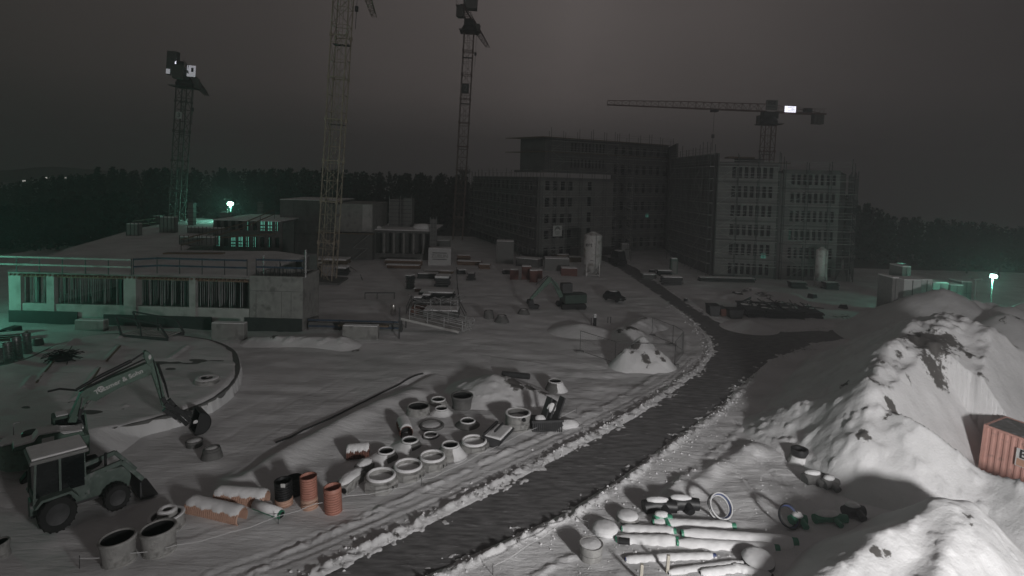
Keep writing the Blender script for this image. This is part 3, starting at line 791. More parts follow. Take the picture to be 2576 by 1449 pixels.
octring(1192, 1108, 74, 1146, "fourth octagonal shaft base, beside the snow-filled digger bucket")
# tall ring on square foot
t = ring(1302, 1037, 66, 66, 1090, "tall light ring on a square foot beside the toothed bucket", inner=.83, snow=.02, fill=.35, band=True, group=RG)
MB().box(-.62, .62, -.62, .62, -.3, .38).build("square_foot", PREC, t, bevel=.03)
MB().tube([(.35, -.75, .8), (.36, -.8, .8)], .12, 12).build("lifting_hole", HOLE, t)
# near left
def big(tx, ty, w, yb, label, tilt=-4, wb=None, **k):
    return ring(tx, ty, w, wb or w * .9, yb, label, tilt=tilt, lip=True, inner=.84, name="concrete_pipe", cat="concrete pipe", group="big concrete pipes", **k)
big(300, 1350, 88, 1436, "big upright concrete pipe nearest the bottom left corner")
big(402, 1326, 88, 1410, "big upright concrete pipe with a run-down stain, right of its twin")
ring(421, 1294, 86, 84, 1352, "wide low ring with a smaller snowy ring inside, behind the two big pipes", inner=.8, fill=.35, tilt=-5, name="concrete_pipe", cat="concrete pipe", group="big concrete pipes", snow=.02)
p = ellipse_base(421, 86, 1352)
t = empty("spacer_ring", (p.x, p.y, gz(p) + .55), label="small snow-capped ring inside the wide low ring", cat="spacer ring")
MB().lathe([(.2, -.3), (.2, .2), (.38, .2), (.38, -.3)], 24).build("shell", PREC, t, smooth='auto')
MB().lathe([(.17, .2), (.24, .26), (.34, .25), (.39, .17)], 24).build("snow_cap", SCAP, t, smooth=True)
big(-6, 1366, 62, 1412, "upright pipe cut off by the left edge", tilt=-10)
ring(489, 1107, 42, 38, 1134, "small snow-filled ring beside the excavator grab", fill=.06, group="cones by the excavator", dark=True)
ring(533, 1125, 40, 53, 1167, "dark snow-filled cone in front of the small ring by the grab", cone=True, fill=.08, dark=True, group="cones by the excavator")
ring(1230, 781, 22, 27, 808, "upright dark ring by the gangway foot, left of a pair", dark=True, fill=.1, group="dark rings beyond the gangway", lip=False, tilt=-4)
ring(1262, 793, 24, 38, 818, "squat dark cone right of the upright dark ring", cone=True, dark=True, fill=.1, group="dark rings beyond the gangway")
ring(1317, 778, 22, 32, 797, "single small dark cone between the gangway and the small digger bucket", cone=True, dark=True, fill=.1, group="dark rings beyond the gangway")
# right hand side
ring(1486, 1366, 60, 56, 1421, "lidded round shaft with a flat snow top, low in the middle right", fill=.02, inner=.97, band=True, group="shaft parts right of the road", name="shaft_section", cat="shaft section", lip=False)
t = ring(2010, 1143, 42, 60, 1176, "cone with a black neck ring on top, left of the huge mound", cone=True, group="shaft parts right of the road", name="shaft_section", cat="shaft section", side_snow=(190, 330, .1))
hh = max(v.co.z for v in kids(t)[0].data.vertices)
MB().lathe([(.33, hh - .02), (.33, hh + .36), (.36, hh + .38), (.44, hh + .38), (.45, hh + .34), (.43, hh - .02)], 28).build("neck_ring", BLACK, t, smooth='auto')

# corrugated pipes ---------------------------------------------------------------
def corr_profile(r, L, pitch=.11, amp=.035, r0=None):
    out = []; n = int(L / pitch)
    for i in range(n):
        z = i * pitch
        out += [(r - amp, z), (r - amp, z + pitch * .35), (r, z + pitch * .5), (r, z + pitch * .9)]
    out.append((r - amp, L))
    return out
def corr_up(tx, ty, w, yb, label, material, group, tilt=0, material2=None, split=0.0, nrim=True, name="corrugated_pipe", cat="corrugated pipe", pitch=.11, base=None, fill=False):
    p = base or ellipse_base(tx, w, yb); s = p.y / FP; z = (gz(p) if base is None else p.z) - .08
    h = toppx(p, ty) - z; r = w / 2 * s
    t = empty(name, (p.x, p.y, z), label=label, cat=cat, group=group, ry=R(tilt))
    if material2:
        MB().lathe([(r * .8, split * h)] + [(a, b_) for a, b_ in corr_profile(r, split * h, pitch)][::-1], 28).build("socket_piece", material2, t, smooth='auto')
        pr = [(a, b_ + split * h) for a, b_ in corr_profile(r * .97, (1 - split) * h, pitch)]
    else: pr = corr_profile(r, h, pitch)
    pr = pr + [(r, h), (r * .9, h), (r * .88, h - .05), (r * .87, .1)]
    MB().lathe(pr, 28).build("ribbed_wall", material, t, smooth='auto')
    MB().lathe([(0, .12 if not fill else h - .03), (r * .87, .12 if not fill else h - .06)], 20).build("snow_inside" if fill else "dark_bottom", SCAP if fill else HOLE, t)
    return t
PG = "upright corrugated pipes by the road"
corr_up(715, 1208, 45, 1278, "black capped pipe on a pale orange foot, with a small white sticker", BLACK, PG, material2=ORANGEP, split=.3, tilt=-3)
lab_t = COL.objects[-1]
corr_up(741, 1200, 40, 1252, "all-black pipe standing behind the sticker pipe", BLACK, PG, tilt=-3)
corr_up(779, 1197, 44, 1282, "tallest orange pipe with a paler lower piece", ORANGE, PG, material2=ORANGEP, split=.33, tilt=-3)
corr_up(839, 1224, 45, 1291, "shorter orange pipe at the right end of the upright group", ORANGE, PG, tilt=-3)
p = ellipse_base(715, 45, 1278); s = p.y / FP
o = MB().box(.06, .26, -.42, -.405, 1.05, 1.22).build("white_sticker", PAPER, [o for o in COL.objects if o.get("label", "").startswith("black capped")][0])
def corr_lying(a, b, dia_px, label, material, snow=True, group="orange corrugated pipes lying in the snow", pitch=.11, name="corrugated_pipe"):
    A_ = W(*a); B_ = W(*b); s = (A_.y + B_.y) / 2 / FP; r = dia_px / 2 * s
    A_.z = gz(A_) + r * .62; B_.z = gz(B_) + r * .62
    d = B_ - A_; L = d.length
    t = empty(name, A_, label=label, cat="corrugated pipe", group=group)
    q = d.to_track_quat('Z', 'Y'); t.rotation_euler = q.to_euler()
    MB().lathe(corr_profile(r, L, pitch) + [(r * .9, L), (r * .88, L - .1), (r * .88, .1), (r * .9, 0), (r * .965, 0)], 28).build("ribbed_wall", material, t, smooth='auto')
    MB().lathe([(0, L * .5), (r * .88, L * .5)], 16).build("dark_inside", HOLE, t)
    if snow:
        # snow lying on the upper side: find local up
        up = q.inverted() @ Vector((0, 0, 1)); ang = math.atan2(up.y, up.x)
        vs = []; fs = []; n = 10; m = 26
        for i in range(m + 1):
            z = L * (i / m); wv = 1 + .12 * math.sin(i * .9) + .08 * math.sin(i * 2.3)
            e = min(1, min(i, m - i) / 1.5)
            for k in range(n + 1):
                u = k / n * 2 - 1; aa = ang + u * R(62) * wv * (0.85 + .15 * e)
                rr = r + .02 + .09 * e * (1 - u * u)
                if abs(u) > .95: rr = r - .03
                vs.append((rr * math.cos(aa), rr * math.sin(aa), z))
        for i in range(m):
            for k in range(n): fs.append((i * (n + 1) + k, i * (n + 1) + k + 1, (i + 1) * (n + 1) + k + 1, (i + 1) * (n + 1) + k))
        MB().quadmesh(vs, fs).build("snow_cap", SCAP, t, smooth=True)
    return t
corr_lying((478, 1285), (610, 1312), 44, "lying orange pipe with a thin snow crust, nearest the low wide ring", ORANGEP, pitch=.1)
corr_lying((545, 1262), (672, 1268), 42, "lying orange pipe under thick snow, left of the upright pipes", ORANGEP, pitch=.1)
corr_lying((872, 1150), (929, 1146), 36, "short dark red corrugated pipe piece lying left of the leftmost cone", RUST, group="dark red corrugated pipe pieces", pitch=.13)
corr_lying((1022, 1106), (1012, 1078), 34, "short dark red corrugated pipe piece lying end-on behind the snowy cones", RUST, group="dark red corrugated pipe pieces", pitch=.13)
# left edge tall corrugated pipes, grey metal
LG = "upright ribbed pipes at the left edge"
RIB = mat("ribbed_metal", (0.24, 0.24, 0.24), 0.4, metal=.6, var=.2)
corr_up(70, 838, 21, 897, "farthest tall ribbed pipe, next to the short capped one", RIB, LG, tilt=-5, pitch=.2, fill=True)
corr_up(46, 848, 22, 912, "second farthest tall ribbed pipe at the left edge", RIB, LG, tilt=-5, pitch=.2, fill=True)
corr_up(24, 862, 22, 922, "third tall ribbed pipe counted from the building", RIB, LG, tilt=-5, pitch=.2, fill=True)
corr_up(-2, 878, 24, 940, "tall ribbed pipe half cut by the left edge", RIB, LG, tilt=-5, pitch=.2, fill=True)
ring(96, 851, 20, 25, 878, "short shaft piece with a dark collar right of the tall ribbed pipes", cone=True, fill=.05, group="shaft parts at the left edge", dark=True)
p = W(22, 842); t = MB()
t.sideprism([(-.9, 0), (-.5, .5), (.1, .75), (.75, .7), (.85, 0), (.6, .5), (0, .6), (-.4, .4)], -.5, .5)
o = t.build("tarpaulin", BLACK); o.location = p; tag(o, "dark crumpled tarpaulin in the green-lit snow at the left edge", "tarpaulin")
p = W(18, 858); t = empty("board_stack", (p.x, p.y, gz(p)), rz=R(25), label="snowy slanting boards behind the tall ribbed pipes", cat="board stack")
for i in range(4): MB().box(-1.6, 1.3, -.5 + .25 * i, -.28 + .25 * i, .1 + .1 * i, .18 + .1 * i).build("board", WOOD, t)
MB().box(-1.5, 1.2, -.45, .5, .5, .58).build("snow_cap", SCAP, t, bevel=.03)

# lying wrapped block group left of first octagon
for i, (a, b, d, lab) in enumerate([((856, 1236), (905, 1196), 40, "snow-covered concrete block with holes, left of the first octagonal base"), ((900, 1190), (932, 1172), 32, "smaller snow-covered round block behind the holed one")]):
    A_ = W(*a); B_ = W(*b); s = A_.y / FP; r = d / 2 * s
    t = empty("kerb_block", (A_.x, A_.y, gz(A_)), rz=math.atan2(B_.y - A_.y, B_.x - A_.x), label=lab, cat="concrete block", group="snowed-up blocks by the octagonal bases")
    L = (B_ - A_).length
    MB().sideprism([(0, -.1), (L, -.1), (L, r * 1.1), (L * .5, r * 1.35), (0, r * 1.1)], -r, r).build("block", PREC, t, bevel=.05)
    MB().blob((L / 2, 0, r * 1.25), (L / 2 * 1.05, r * 1.02, .2), seed=i, n=14).build("snow_cap", SCAP, t, smooth=True)
    for q in range(3): MB().tube([(-.03, -r * .6 + q * r * .55, r * .5), (.03, -r * .6 + q * r * .55, r * .5)], .13, 10).build("hole", HOLE, t)

# digger bucket, snow-filled (half shell) and toothed bucket --------------------------
p = W(1254, 1112); t = empty("digger_bucket", (p.x, p.y, gz(p)), rz=R(-22), label="snow-filled smooth digger bucket beside the fourth octagonal base", cat="digger bucket")
def bucket_shell(t, w, r, material, th=.05, n=10, a0=180, a1=350):
    vs = []; fs = []
    pts = []
    for k in range(n + 1):
        a = R(a0 + (a1 - a0) * k / n); pts.append((r * math.cos(a), r * math.sin(a) + r))
    inn = [((r - th) / r * x, (z - r) * (r - th) / r + r) for x, z in pts]
    poly = pts + inn[::-1]
    return MB().sideprism(poly, -w / 2, w / 2)
bucket_shell(t, 1.9, .6, PRECD).build("shell", STEELD, t)
for y in (-.95, .91): MB().sideprism([(.6 * math.cos(R(180 + 17 * k)), .6 * math.sin(R(180 + 17 * k)) + .6) for k in range(11)], y, y + .04).build("side_plate", STEELD, t)
MB().box(-.55, .5, -.88, .88, .42, .62).build("snow_fill", SCAP, t, bevel=.08)
MB().bar((-.5, -.95, .68), (-.5, .95, .68), .12).bar((0, -.6, .8), (0, .6, .8), .1).build("top_bar", STEELD, t)
p = W(1376, 1075); t = empty("toothed_bucket", (p.x, p.y, gz(p)), rz=R(8), label="tilted bucket attachment with a comb of teeth, end of the ring field", cat="digger attachment")
b = MB()
for k in range(15): b.box(-1.0 + k * .125, -.94 + k * .125, -.62, -.54, -.05, .62)
b.build("comb_teeth", STEELD, t)
MB().box(-1.05, .9, -.6, -.5, .55, .68).build("front_bar", STEELD, t)
MB().sideprism([(-1.0, .1), (.4, 0), (.9, .3), (.7, .6), (-.9, .6)], -.5, .5).build("trough", STEELD, t)
for x in (-.25, .55): MB().bar((x, .1, .5), (x + .45, .3, 1.75), .5, .1).build("side_plate", STEELD, t)
MB().bar((.05, .2, .6), (.45, .35, 1.6), .7, .12).build("back_plate", STEELD, t)
MB().blob((-.45, -.1, .62), (.35, .3, .22), seed=2).blob((.25, .05, 1.2), (.28, .1, .3), seed=3).build("snow_cap", SCAP, t, smooth=True)
MB().blob((1.3, .1, .1), (.7, .4, .3), seed=5).build("drift", SCAP, t, smooth=True)
p = W(1264, 950); q = W(1331, 962)
o = MB().tube([(0, 0, .3), (q.x - p.x, q.y - p.y, .45)], .22, 14).build("steel_pipe", STEELD); o.location = (p.x, p.y, 0)
tag(o, "dark steel pipe poking out behind the low soil-streaked heap", "pipe")
# hose / cable in its furrow
hp = [W(a, b) for a, b in [(694, 1121), (780, 1082), (860, 1045), (930, 1008), (1000, 972), (1045, 948), (1069, 938)]]
hq = []
for i in range(len(hp) - 1):
    for k in range(5):
        pp = hp[i].lerp(hp[i + 1], k / 5); hq.append(Vector((pp.x, pp.y, gz(pp) + .05)))
o = MB().tube(hq, .05, 6).build("hose", BLACK); tag(o, "thin black hose running diagonally across the open snow", "hose")
# barrier strings on thin stakes
def string_line(pxs, label, hgt=.35, material=WHITE):
    pts = [W(a, b, .3) for a, b in pxs]
    t = empty("barrier_string", (pts[0].x, pts[0].y, 0), label=label, cat="barrier string")
    o0 = Vector((pts[0].x, pts[0].y, 0)); b = MB()
    for i in range(len(pts) - 1):
        a, c = pts[i], pts[i + 1]; m = a.lerp(c, .5); m.z -= .08
        b.tube([a - o0, m - o0, c - o0], .016, 4)
    b.build("string", material, t)
    for p in pts[::4]:
        MB().tube([(p.x - o0.x, p.y - o0.y, -.2), (p.x - o0.x, p.y - o0.y, .42)], .015, 5).build("stake", STEELD, t)
    return t
string_line([(200, 1405), (330, 1392), (440, 1372), (560, 1345), (700, 1298), (790, 1268), (870, 1248), (990, 1230), (1060, 1208), (1120, 1186), (1210, 1140), (1310, 1092), (1450, 1030)], "thin pale string on low stakes between the rings and the road")
string_line([(1240, 1425), (1330, 1370), (1400, 1325), (1450, 1296), (1480, 1312)], "thin string on stakes at the right side of the road")
for i, (a, b, l) in enumerate([((600, 1330), (712, 1298), "green-ended pipe stub poking from the drift below the lying orange pipes")]):
    A_ = W(640, 1262 + 20); B_ = W(709, 1298)
    A_.z = gz(A_) + .25; B_.z = gz(B_) + .12
    t = empty("pipe_stub", A_, label=l, cat="pipe")
    MB().tube([(0, 0, 0), B_ - A_], .19, 16).build("pipe_wall", PIPEG, t, smooth='auto')
    MB().tube([(0, 0, .05), (B_ - A_) * .93 + Vector((0, 0, .06))], .21, 14).build("snow_cap", SCAP, t, smooth=True)
    d = (B_ - A_).normalized(); MB().tube([(B_ - A_) * 1.0, (B_ - A_) + d * .01], .15, 14).build("dark_inside", HOLE, t)

# ------------------------------------------------------------------ tower cranes
def lattice(b, p0, p1, w, n, chord=.14, brace=.07, up=(0, 0, 1), tri=False, w1=None):
    """square (or triangular) lattice beam from p0 to p1"""
    p0 = Vector(p0); p1 = Vector(p1); d = (p1 - p0).normalized()
    u = Vector(up); x = d.cross(u)
    if x.length < .01: x = d.cross(Vector((0, 1, 0)))
    x.normalize(); y = x.cross(d).normalized()
    w1 = w1 or w
    def corners(p, w):
        if tri: return [p - x * w / 2, p + x * w / 2, p + y * w * .95]
        return [p - x * w / 2 - y * w / 2, p + x * w / 2 - y * w / 2, p + x * w / 2 + y * w / 2, p - x * w / 2 + y * w / 2]
    c0 = corners(p0, w); c1 = corners(p1, w1); m = len(c0)
    for a, c in zip(c0, c1): b.bar(a, c, chord)
    prev = c0
    for i in range(1, n + 1):
        t = i / n; cur = [c0[k].lerp(c1[k], t) for k in range(m)]
        for k in range(m):
            j = (k + 1) % m
            b.bar(cur[k], cur[j], brace)
            if i % 2: b.bar(prev[k], cur[j], brace)
            else: b.bar(prev[j], cur[k], brace)
        prev = cur
    return b
def crane(base, ztop, w, material, jibdir, jlen, clen, label, number=None, tilt=(0, 0), jibmat=None, panels=1.0, big=1.0, lit=0, mastz0=0):
    """base: ground point; jibdir: heading angle of jib; flat-top crane; local z = up"""
    t = empty("tower_crane", (base.x, base.y, 0), label=label, cat="tower crane", group="tower cranes", rx=R(tilt[1]), ry=R(tilt[0]))
    H = ztop; jm = jibmat or material
    mast = lattice(MB(), (0, 0, mastz0), (0, 0, H - 3), w, int((H - 3 - mastz0) / (w * 1.05)), chord=.17 * big, brace=.075 * big, up=(0, 1, 0))
    for z in np.arange(mastz0 + 6, H - 4, 6): mast.box(-w / 2 - .1, w / 2 + .1, -w / 2 - .1, w / 2 + .1, z - .12, z + .12) if False else None
    for z in np.arange(mastz0 + 5.6, H - 5, 5.7):
        for sx in (-1, 1):
            for sy in (-1, 1): mast.box(sx * w / 2 - .16, sx * w / 2 + .16, sy * w / 2 - .16, sy * w / 2 + .16, z - .25, z + .25)
        mast.bar((-w / 2, -w / 2, z), (w / 2, -w / 2, z), .14).bar((-w / 2, w / 2, z), (w / 2, w / 2, z), .14)
    mb = mast.build("mast", material, t)
    lad = MB(); lad.bar((-.25, -w * .2, mastz0), (-.25, -w * .2, H - 3), .05).bar((.25, -w * .2, mastz0), (.25, -w * .2, H - 3), .05)
    for z in np.arange(mastz0 + .5, H - 3, .6): lad.bar((-.25, -w * .2, z), (.25, -w * .2, z), .03)
    lad.build("ladder", material, t)
    pf = MB()
    for z in np.arange(mastz0 + 11, H - 5, 11): pf.box(-w / 2, w / 2, -.1, w / 2, z, z + .08)
    pf.build("rest_platform", STEELD, t)
    c, s = math.cos(jibdir), math.sin(jibdir)
    P = lambda u, v, z: (c * u - s * v, s * u + c * v, z)
    slew = MB().lathe([(0, H - 3), (w * .75, H - 3), (w * .8, H - 2.5), (w * .6, H - 1.6), (0, H - 1.6)], 20)
    slew.bar(P(-1.6, 0, H - 1.2), P(1.6, 0, H - 1.2), 2.0, 1.4)
    slew.bar((-w, -w, H - 3.1), (w, -w, H - 3.1), .1).bar((-w, w, H - 3.1), (w, w, H - 3.1), .1).box(-w * .95, w * .95, -w * .95, w * .95, H - 3.3, H - 3.2)
    slew.build("slewing_unit", STEELD, t)
    jb = MB(); lattice(jb, P(1, 0, H - .4), P(jlen * .55, 0, H - .4), 1.7, int(jlen * .55 / 1.7), .16 * big, .07 * big, tri=True, w1=1.5)
    lattice(jb, P(jlen * .55, 0, H - .4), P(jlen, 0, H - .4), 1.5, int(jlen * .45 / 1.6), .13 * big, .06 * big, tri=True, w1=1.0)
    jb.build("jib", jm, t)
    cj = MB()
    for v in (-.7, .7): cj.bar(P(-1, v, H - .5), P(-clen, v, H - .5), .2, .35)
    for u in np.arange(1.5, clen, 1.6): cj.bar(P(-u, -.7, H - .45), P(-u, .7, H - .45), .1).bar(P(-u, -.7, H - .45), P(-u - 1.5 if u + 1.5 < clen else -u, .7, H - .45), .06)
    for v in (-.85, .85):
        cj.bar(P(-1, v, H + .6), P(-clen, v, H + .6), .05)
        for u in np.arange(1.5, clen, 2): cj.bar(P(-u, v, H - .4), P(-u, v, H + .6), .05)
    cj.bar(P(1, 0, H + 1.4), P(-clen + 1, 0, H - .2), .12)
    cj.build("counter_jib", jm, t)
    for k in range(3):
        cw = MB().bar(P(-clen + .4 + k * .75, 0, H - 1.5), P(-clen + 1.05 + k * .75, 0, H - 1.5), 1.5, 2.4)
        cw.build("counterweight", CRG, t)
    wn = MB().bar(P(-clen + 3, 0, H + .2), P(-clen + 4.6, 0, H + .2), 1.1, .9); wn.build("winch", STEELD, t)
    cab = MB().bar(P(.2, -1.7, H - 2.1), P(1.9, -1.7, H - 2.1), 1.3, 1.9); cabo = cab.build("cab", CRG, t)
    MB().bar(P(1.88, -1.7, H - 1.9), P(1.95, -1.7, H - 1.9), 1.1, 1.2).build("cab_window", GLASS, cabo)
    tro = MB().bar(P(jlen * .32, 0, H - .75), P(jlen * .32 + 1.4, 0, H - .75), 1.5, .4); tro.build("trolley", STEELD, t)
    hk = MB().tube([P(jlen * .32 + .7, 0, H - .8), P(jlen * .32 + .7, 0, H - 6)], .04, 5).bar(P(jlen * .32 + .7, -.25, H - 6.3), P(jlen * .32 + .7, .25, H - 6.3), .5, .8)
    hk.tube([P(jlen * .32 + .7, 0, H - 6.7), P(jlen * .32 + .7, 0, H - 9.5)], .05, 5).build("hook_block", STEELD, t)
    return t, P
# left crane (3)
b0 = D(436, 560, 112); b0.z = 0
b0 = Vector((D(440, 600, 112).x, 112, 0))
zt3 = D(455, 190, 112).z
def aim(b, px, py, z):
    e = W(px, py, z) - b
    return math.atan2(e.y, e.x), math.hypot(e.x, e.y)
h_, l_ = aim(b0, 500, 246, zt3 + 1.0)
tA, PA = crane(b0, zt3 + 1.0, 2.0, CRG, h_, min(l_, 50), 11, "leftmost tower crane with lit cab panels and a square number 3 sign on its mast", tilt=(3.6, 0), big=1.0)
# ^ jib points away to the right, counter-jib towards the viewer
ang = math.atan2(-b0.x * -1, b0.y)
face = lambda t, p, r=0: (R(90), 0, r)
s3 = MB().box(-.75, .45, -1.06, -1.01, zt3 - 8.3, zt3 - 7.0).build("number_sign", PAPER, tA)
text("3", "number", INK, s3, (-.15, -1.08, zt3 - 7.65), (R(90), 0, 0), 1.25)
LP = MB()
LP.lathe([(0, 0), (.42, .02), (.45, .1), (.42, .18), (0, .2)], 20)
o = LP.build("lit_round_panel", SIGNLIT, tA); o.scale = (1, 1.9, 1); o.rotation_euler = (R(90), 0, 0); o.location = (.35, -3.4, zt3 + 1.4)
MB().box(1.1, 2.7, -1.4, -1.3, zt3 - .2, zt3 + 1.9).build("lit_square_panel", CABLIT, tA)
MB().box(1.9, 2.35, -1.44, -1.405, zt3 + .7, zt3 + 1.5).build("panel_mark", INK, tA)
MB().box(-2.5, -1.8, -2.0, -1.9, zt3 - .1, zt3 + .8).build("small_lit_panel", CABLIT, tA)
MB().box(-2.6, -.8, -1.85, -.6, zt3 - .2, zt3 + 4.2).build("ballast_housing", CRG, tA)

# yellow crane
b1 = W(821, 708); 
h_, l_ = aim(b1, 912, 40, 48)
tB, PB = crane(b1, 48, 2.15, YEL, h_, l_, 12, "tall pale yellow tower crane standing on the snow right of the slab building", tilt=(2.9, 0), big=.85)
MB().box(-2.4, 2.4, -2.4, 2.4, -.2, .35).build("base_plinth", CONCD, tB)
pj = W(926, 38, 46.6) if False else None
# middle crane (2)
b2 = Vector((D(1152, 580, 140).x, 140, 0))
ztC = D(1186, 62, 140).z
h_, l_ = aim(b2, 1212, 114, ztC + 1.5)
tC, PC = crane(b2, ztC + 1.5, 2.3, CRR, h_, l_, 12, "slim dark tower crane with a faint number 2 between the woods and the far blocks", tilt=(1.9, 0), big=.9)
s2 = MB().box(-.9, .8, -1.32, -1.2, ztC - 16.5, ztC - 14.2).build("number_sign", STEELD, tC)
text("2", "number", GREY, s2, (0, -1.36, ztC - 15.35), (R(90), 0, 0), 2.0)
MB().box(-1.6, 1.6, -1.6, 1.0, ztC + 3.5, ztC + 6.8).build("top_housing", GREY, tC)
# crane behind the right block
yD = 128
b3 = Vector((D(1928, 330, yD).x, yD, 0)); ztD = D(1925, 276, yD).z
xl = D(1522, 266, yD).x - b3.x; xr = D(2068, 300, yD).x - b3.x
tD, PD = crane(b3, ztD, 2.3, CRR, math.pi, -xl, xr, "tower crane behind the right block, long jib pointing left, lit white panel beside its mast", tilt=(-.2, 0), jibmat=CRR, big=1.0)
tD.rotation_euler = (0, R(.9), 0)
o = MB().box(2.9, 5.3, -.95, -.8, ztD - .45, ztD + .85).build("lit_sign_panel", SIGNLIT, tD)
MB().box(3.5, 5.0, -.98, -.955, ztD + .55, ztD + .61).build("sign_bar", INK, o)
MB().box(3.5, 5.0, -.98, -.955, ztD - .2, ztD - .14).build("sign_bar", INK, o)
text("UN", "lettering", INK, o, (4.55, -.98, ztD + .18), (R(90), 0, 0), .55)
o = MB().box(-1.6, .9, -1.75, -1.6, ztD - .3, ztD + 1.9).build("sign_board", GREY, tD)
text("EGE", "lettering", INK, o, (-.35, -1.78, ztD + 1.25), (R(90), 0, 0), 1.0, bold=.02)
MB().box(-1.4, .7, -1.78, -1.76, ztD + .35, ztD + .45).build("sign_bar", INK, o)

# ------------------------------------------------------------------ front unfinished slab building (left)
YF = 54.3
def fx(px, y=YF, py=690): return D(px, py, y).x
ZR = 5.1
fb = empty("slab_building", (fx(22), YF, 0), label="unfinished low concrete building with open propped bays and a snow-covered roof, left", cat="building")
OX = fb.location.x
X0 = 0.0; X1 = fx(762) - OX
lc = lambda w, z=None: (w.x - OX, w.y - YF, w.z if z is None else z)
# roof slab polygon
RP = [W(20, 690, ZR), W(762, 690, ZR), W(762, 640, ZR), W(700, 632, ZR), W(460, 630, ZR), W(505, 600, ZR), W(600, 556, ZR), W(480, 548, ZR), W(340, 576, ZR), W(180, 622, ZR)]
RP[0].y = RP[1].y = YF
RP[2] = Vector((fx(762), 66, ZR)); RP[0].x = fx(20); RP[1].x = fx(628); RP.insert(2, Vector((fx(628), YF + 4.5, ZR))); RP[3] = Vector((fx(628) + .0, 70, ZR)) ; 
rpoly = [(p.x - OX, p.y - YF) for p in RP]
MB().prism(rpoly, ZR - .2, ZR - .02).build("roof_slab", CONC, fb)
xs = [p[0] for p in rpoly]; ys = [p[1] for p in rpoly]
X, Y = np.meshgrid(np.arange(min(xs) - .5, max(xs) + .5, .3), np.arange(min(ys) - .5, max(ys) + .5, .3))
ins = inside(X, Y, rpoly); dsr = seg_dist(X, Y, rpoly, True)
Z = ZR + .08 + vnoise(X, Y, 5, 41) * .10 + vnoise(X, Y, 1.2, 42) * .05 - .1 * np.exp(-(dsr / .3) ** 2)
Z = np.where(ins, Z, ZR - .05)
g = grid_mesh("roof_snow", X, Y, Z, SNOW, keep=ins & (dsr > 0.02)); g.parent = fb
# plinth, parapet band, coating
bays = [(22, 52), (118, 138), (312, 342), (475, 492), (624, 630)]
zp0, zp1 = 1.05, 2.05
pl = MB()
for (a, c) in [(22, 126), (130, 330), (336, 482), (486, 626)]:
    MB().box(fx(a) - OX, fx(c) - OX, 0.05, .35, -.3, zp1).build("parapet_wall", CONCW, fb)
for (a, c, d) in [(22, 52, .4), (117, 136, .45), (311, 342, .9), (476, 492, .45)]:
    MB().box(fx(a) - OX, fx(c) - OX, -.04, d, -.3, ZR - .2).build("column", CONCW, fb)
for (a, c, zt) in [(23, 196, 1.35), (262, 534, 1.2), (617, 762, 1.25)]:
    MB().box(fx(a) - OX, fx(c) - OX, -.16, -.06, -.2, zt).build("bitumen_band", BITU, fb)
# core box right
core = MB().box(fx(628) - OX, X1, -.02, .3, -.3, ZR + .15).box(X1 - .3, X1, .3, 4.6, -.3, ZR + .15).box(fx(628) - OX, X1 - .3, 4.3, 4.6, -.3, ZR + .15).box(fx(628) - OX, fx(628) - OX + .3, .3, 4.3, -.3, ZR + .15)
cr_ = core.build("core_wall", CONC, fb)
jt = MB()
for u in (.12, .6, .78): jt.box(fx(628) - OX + u * (X1 - fx(628) + OX), fx(628) - OX + u * (X1 - fx(628) + OX) + .03, -.035, -.022, 0.8, 3.8)
jt.box(fx(628) - OX + .05, X1 - .05, -.035, -.022, 3.8, 3.84)
jt.build("formwork_seams", CONCD, cr_)
rb = MB(); rn = random.Random(3)
for i in range(60):
    x = rn.uniform(fx(640) - OX, X1 - .5); y = rn.choice([.15, .2, 4.4, 2.5]); rb.bar((x, y, ZR), (x + rn.uniform(-.05, .05), y, ZR + rn.uniform(.5, .75)), .03)
rb.build("starter_bars", STEELD, cr_)
# floor inside, back wall, ceiling beams (formwork joists)
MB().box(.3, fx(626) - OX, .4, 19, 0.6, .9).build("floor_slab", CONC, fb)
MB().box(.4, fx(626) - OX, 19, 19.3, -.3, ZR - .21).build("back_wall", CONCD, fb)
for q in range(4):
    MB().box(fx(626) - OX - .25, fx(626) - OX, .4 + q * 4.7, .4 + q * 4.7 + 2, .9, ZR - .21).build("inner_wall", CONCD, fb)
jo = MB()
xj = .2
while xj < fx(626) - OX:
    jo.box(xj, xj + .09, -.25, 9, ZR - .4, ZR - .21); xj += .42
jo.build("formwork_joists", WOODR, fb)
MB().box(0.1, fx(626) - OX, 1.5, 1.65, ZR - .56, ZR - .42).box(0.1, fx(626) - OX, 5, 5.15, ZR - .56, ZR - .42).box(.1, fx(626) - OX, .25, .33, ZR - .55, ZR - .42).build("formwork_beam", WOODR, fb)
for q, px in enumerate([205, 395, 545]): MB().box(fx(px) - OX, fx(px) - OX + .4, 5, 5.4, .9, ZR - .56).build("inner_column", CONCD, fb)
# left flank wall with columns
p1 = Vector(lc(W(180, 622, ZR))); 
for k in range(6):
    q = Vector((0, 0, 0)).lerp(p1, (k + .9) / 6.2); MB().box(q.x + .1, q.x + .5, q.y, q.y + .5, -.3, ZR - .2).build("column", CONC, fb)
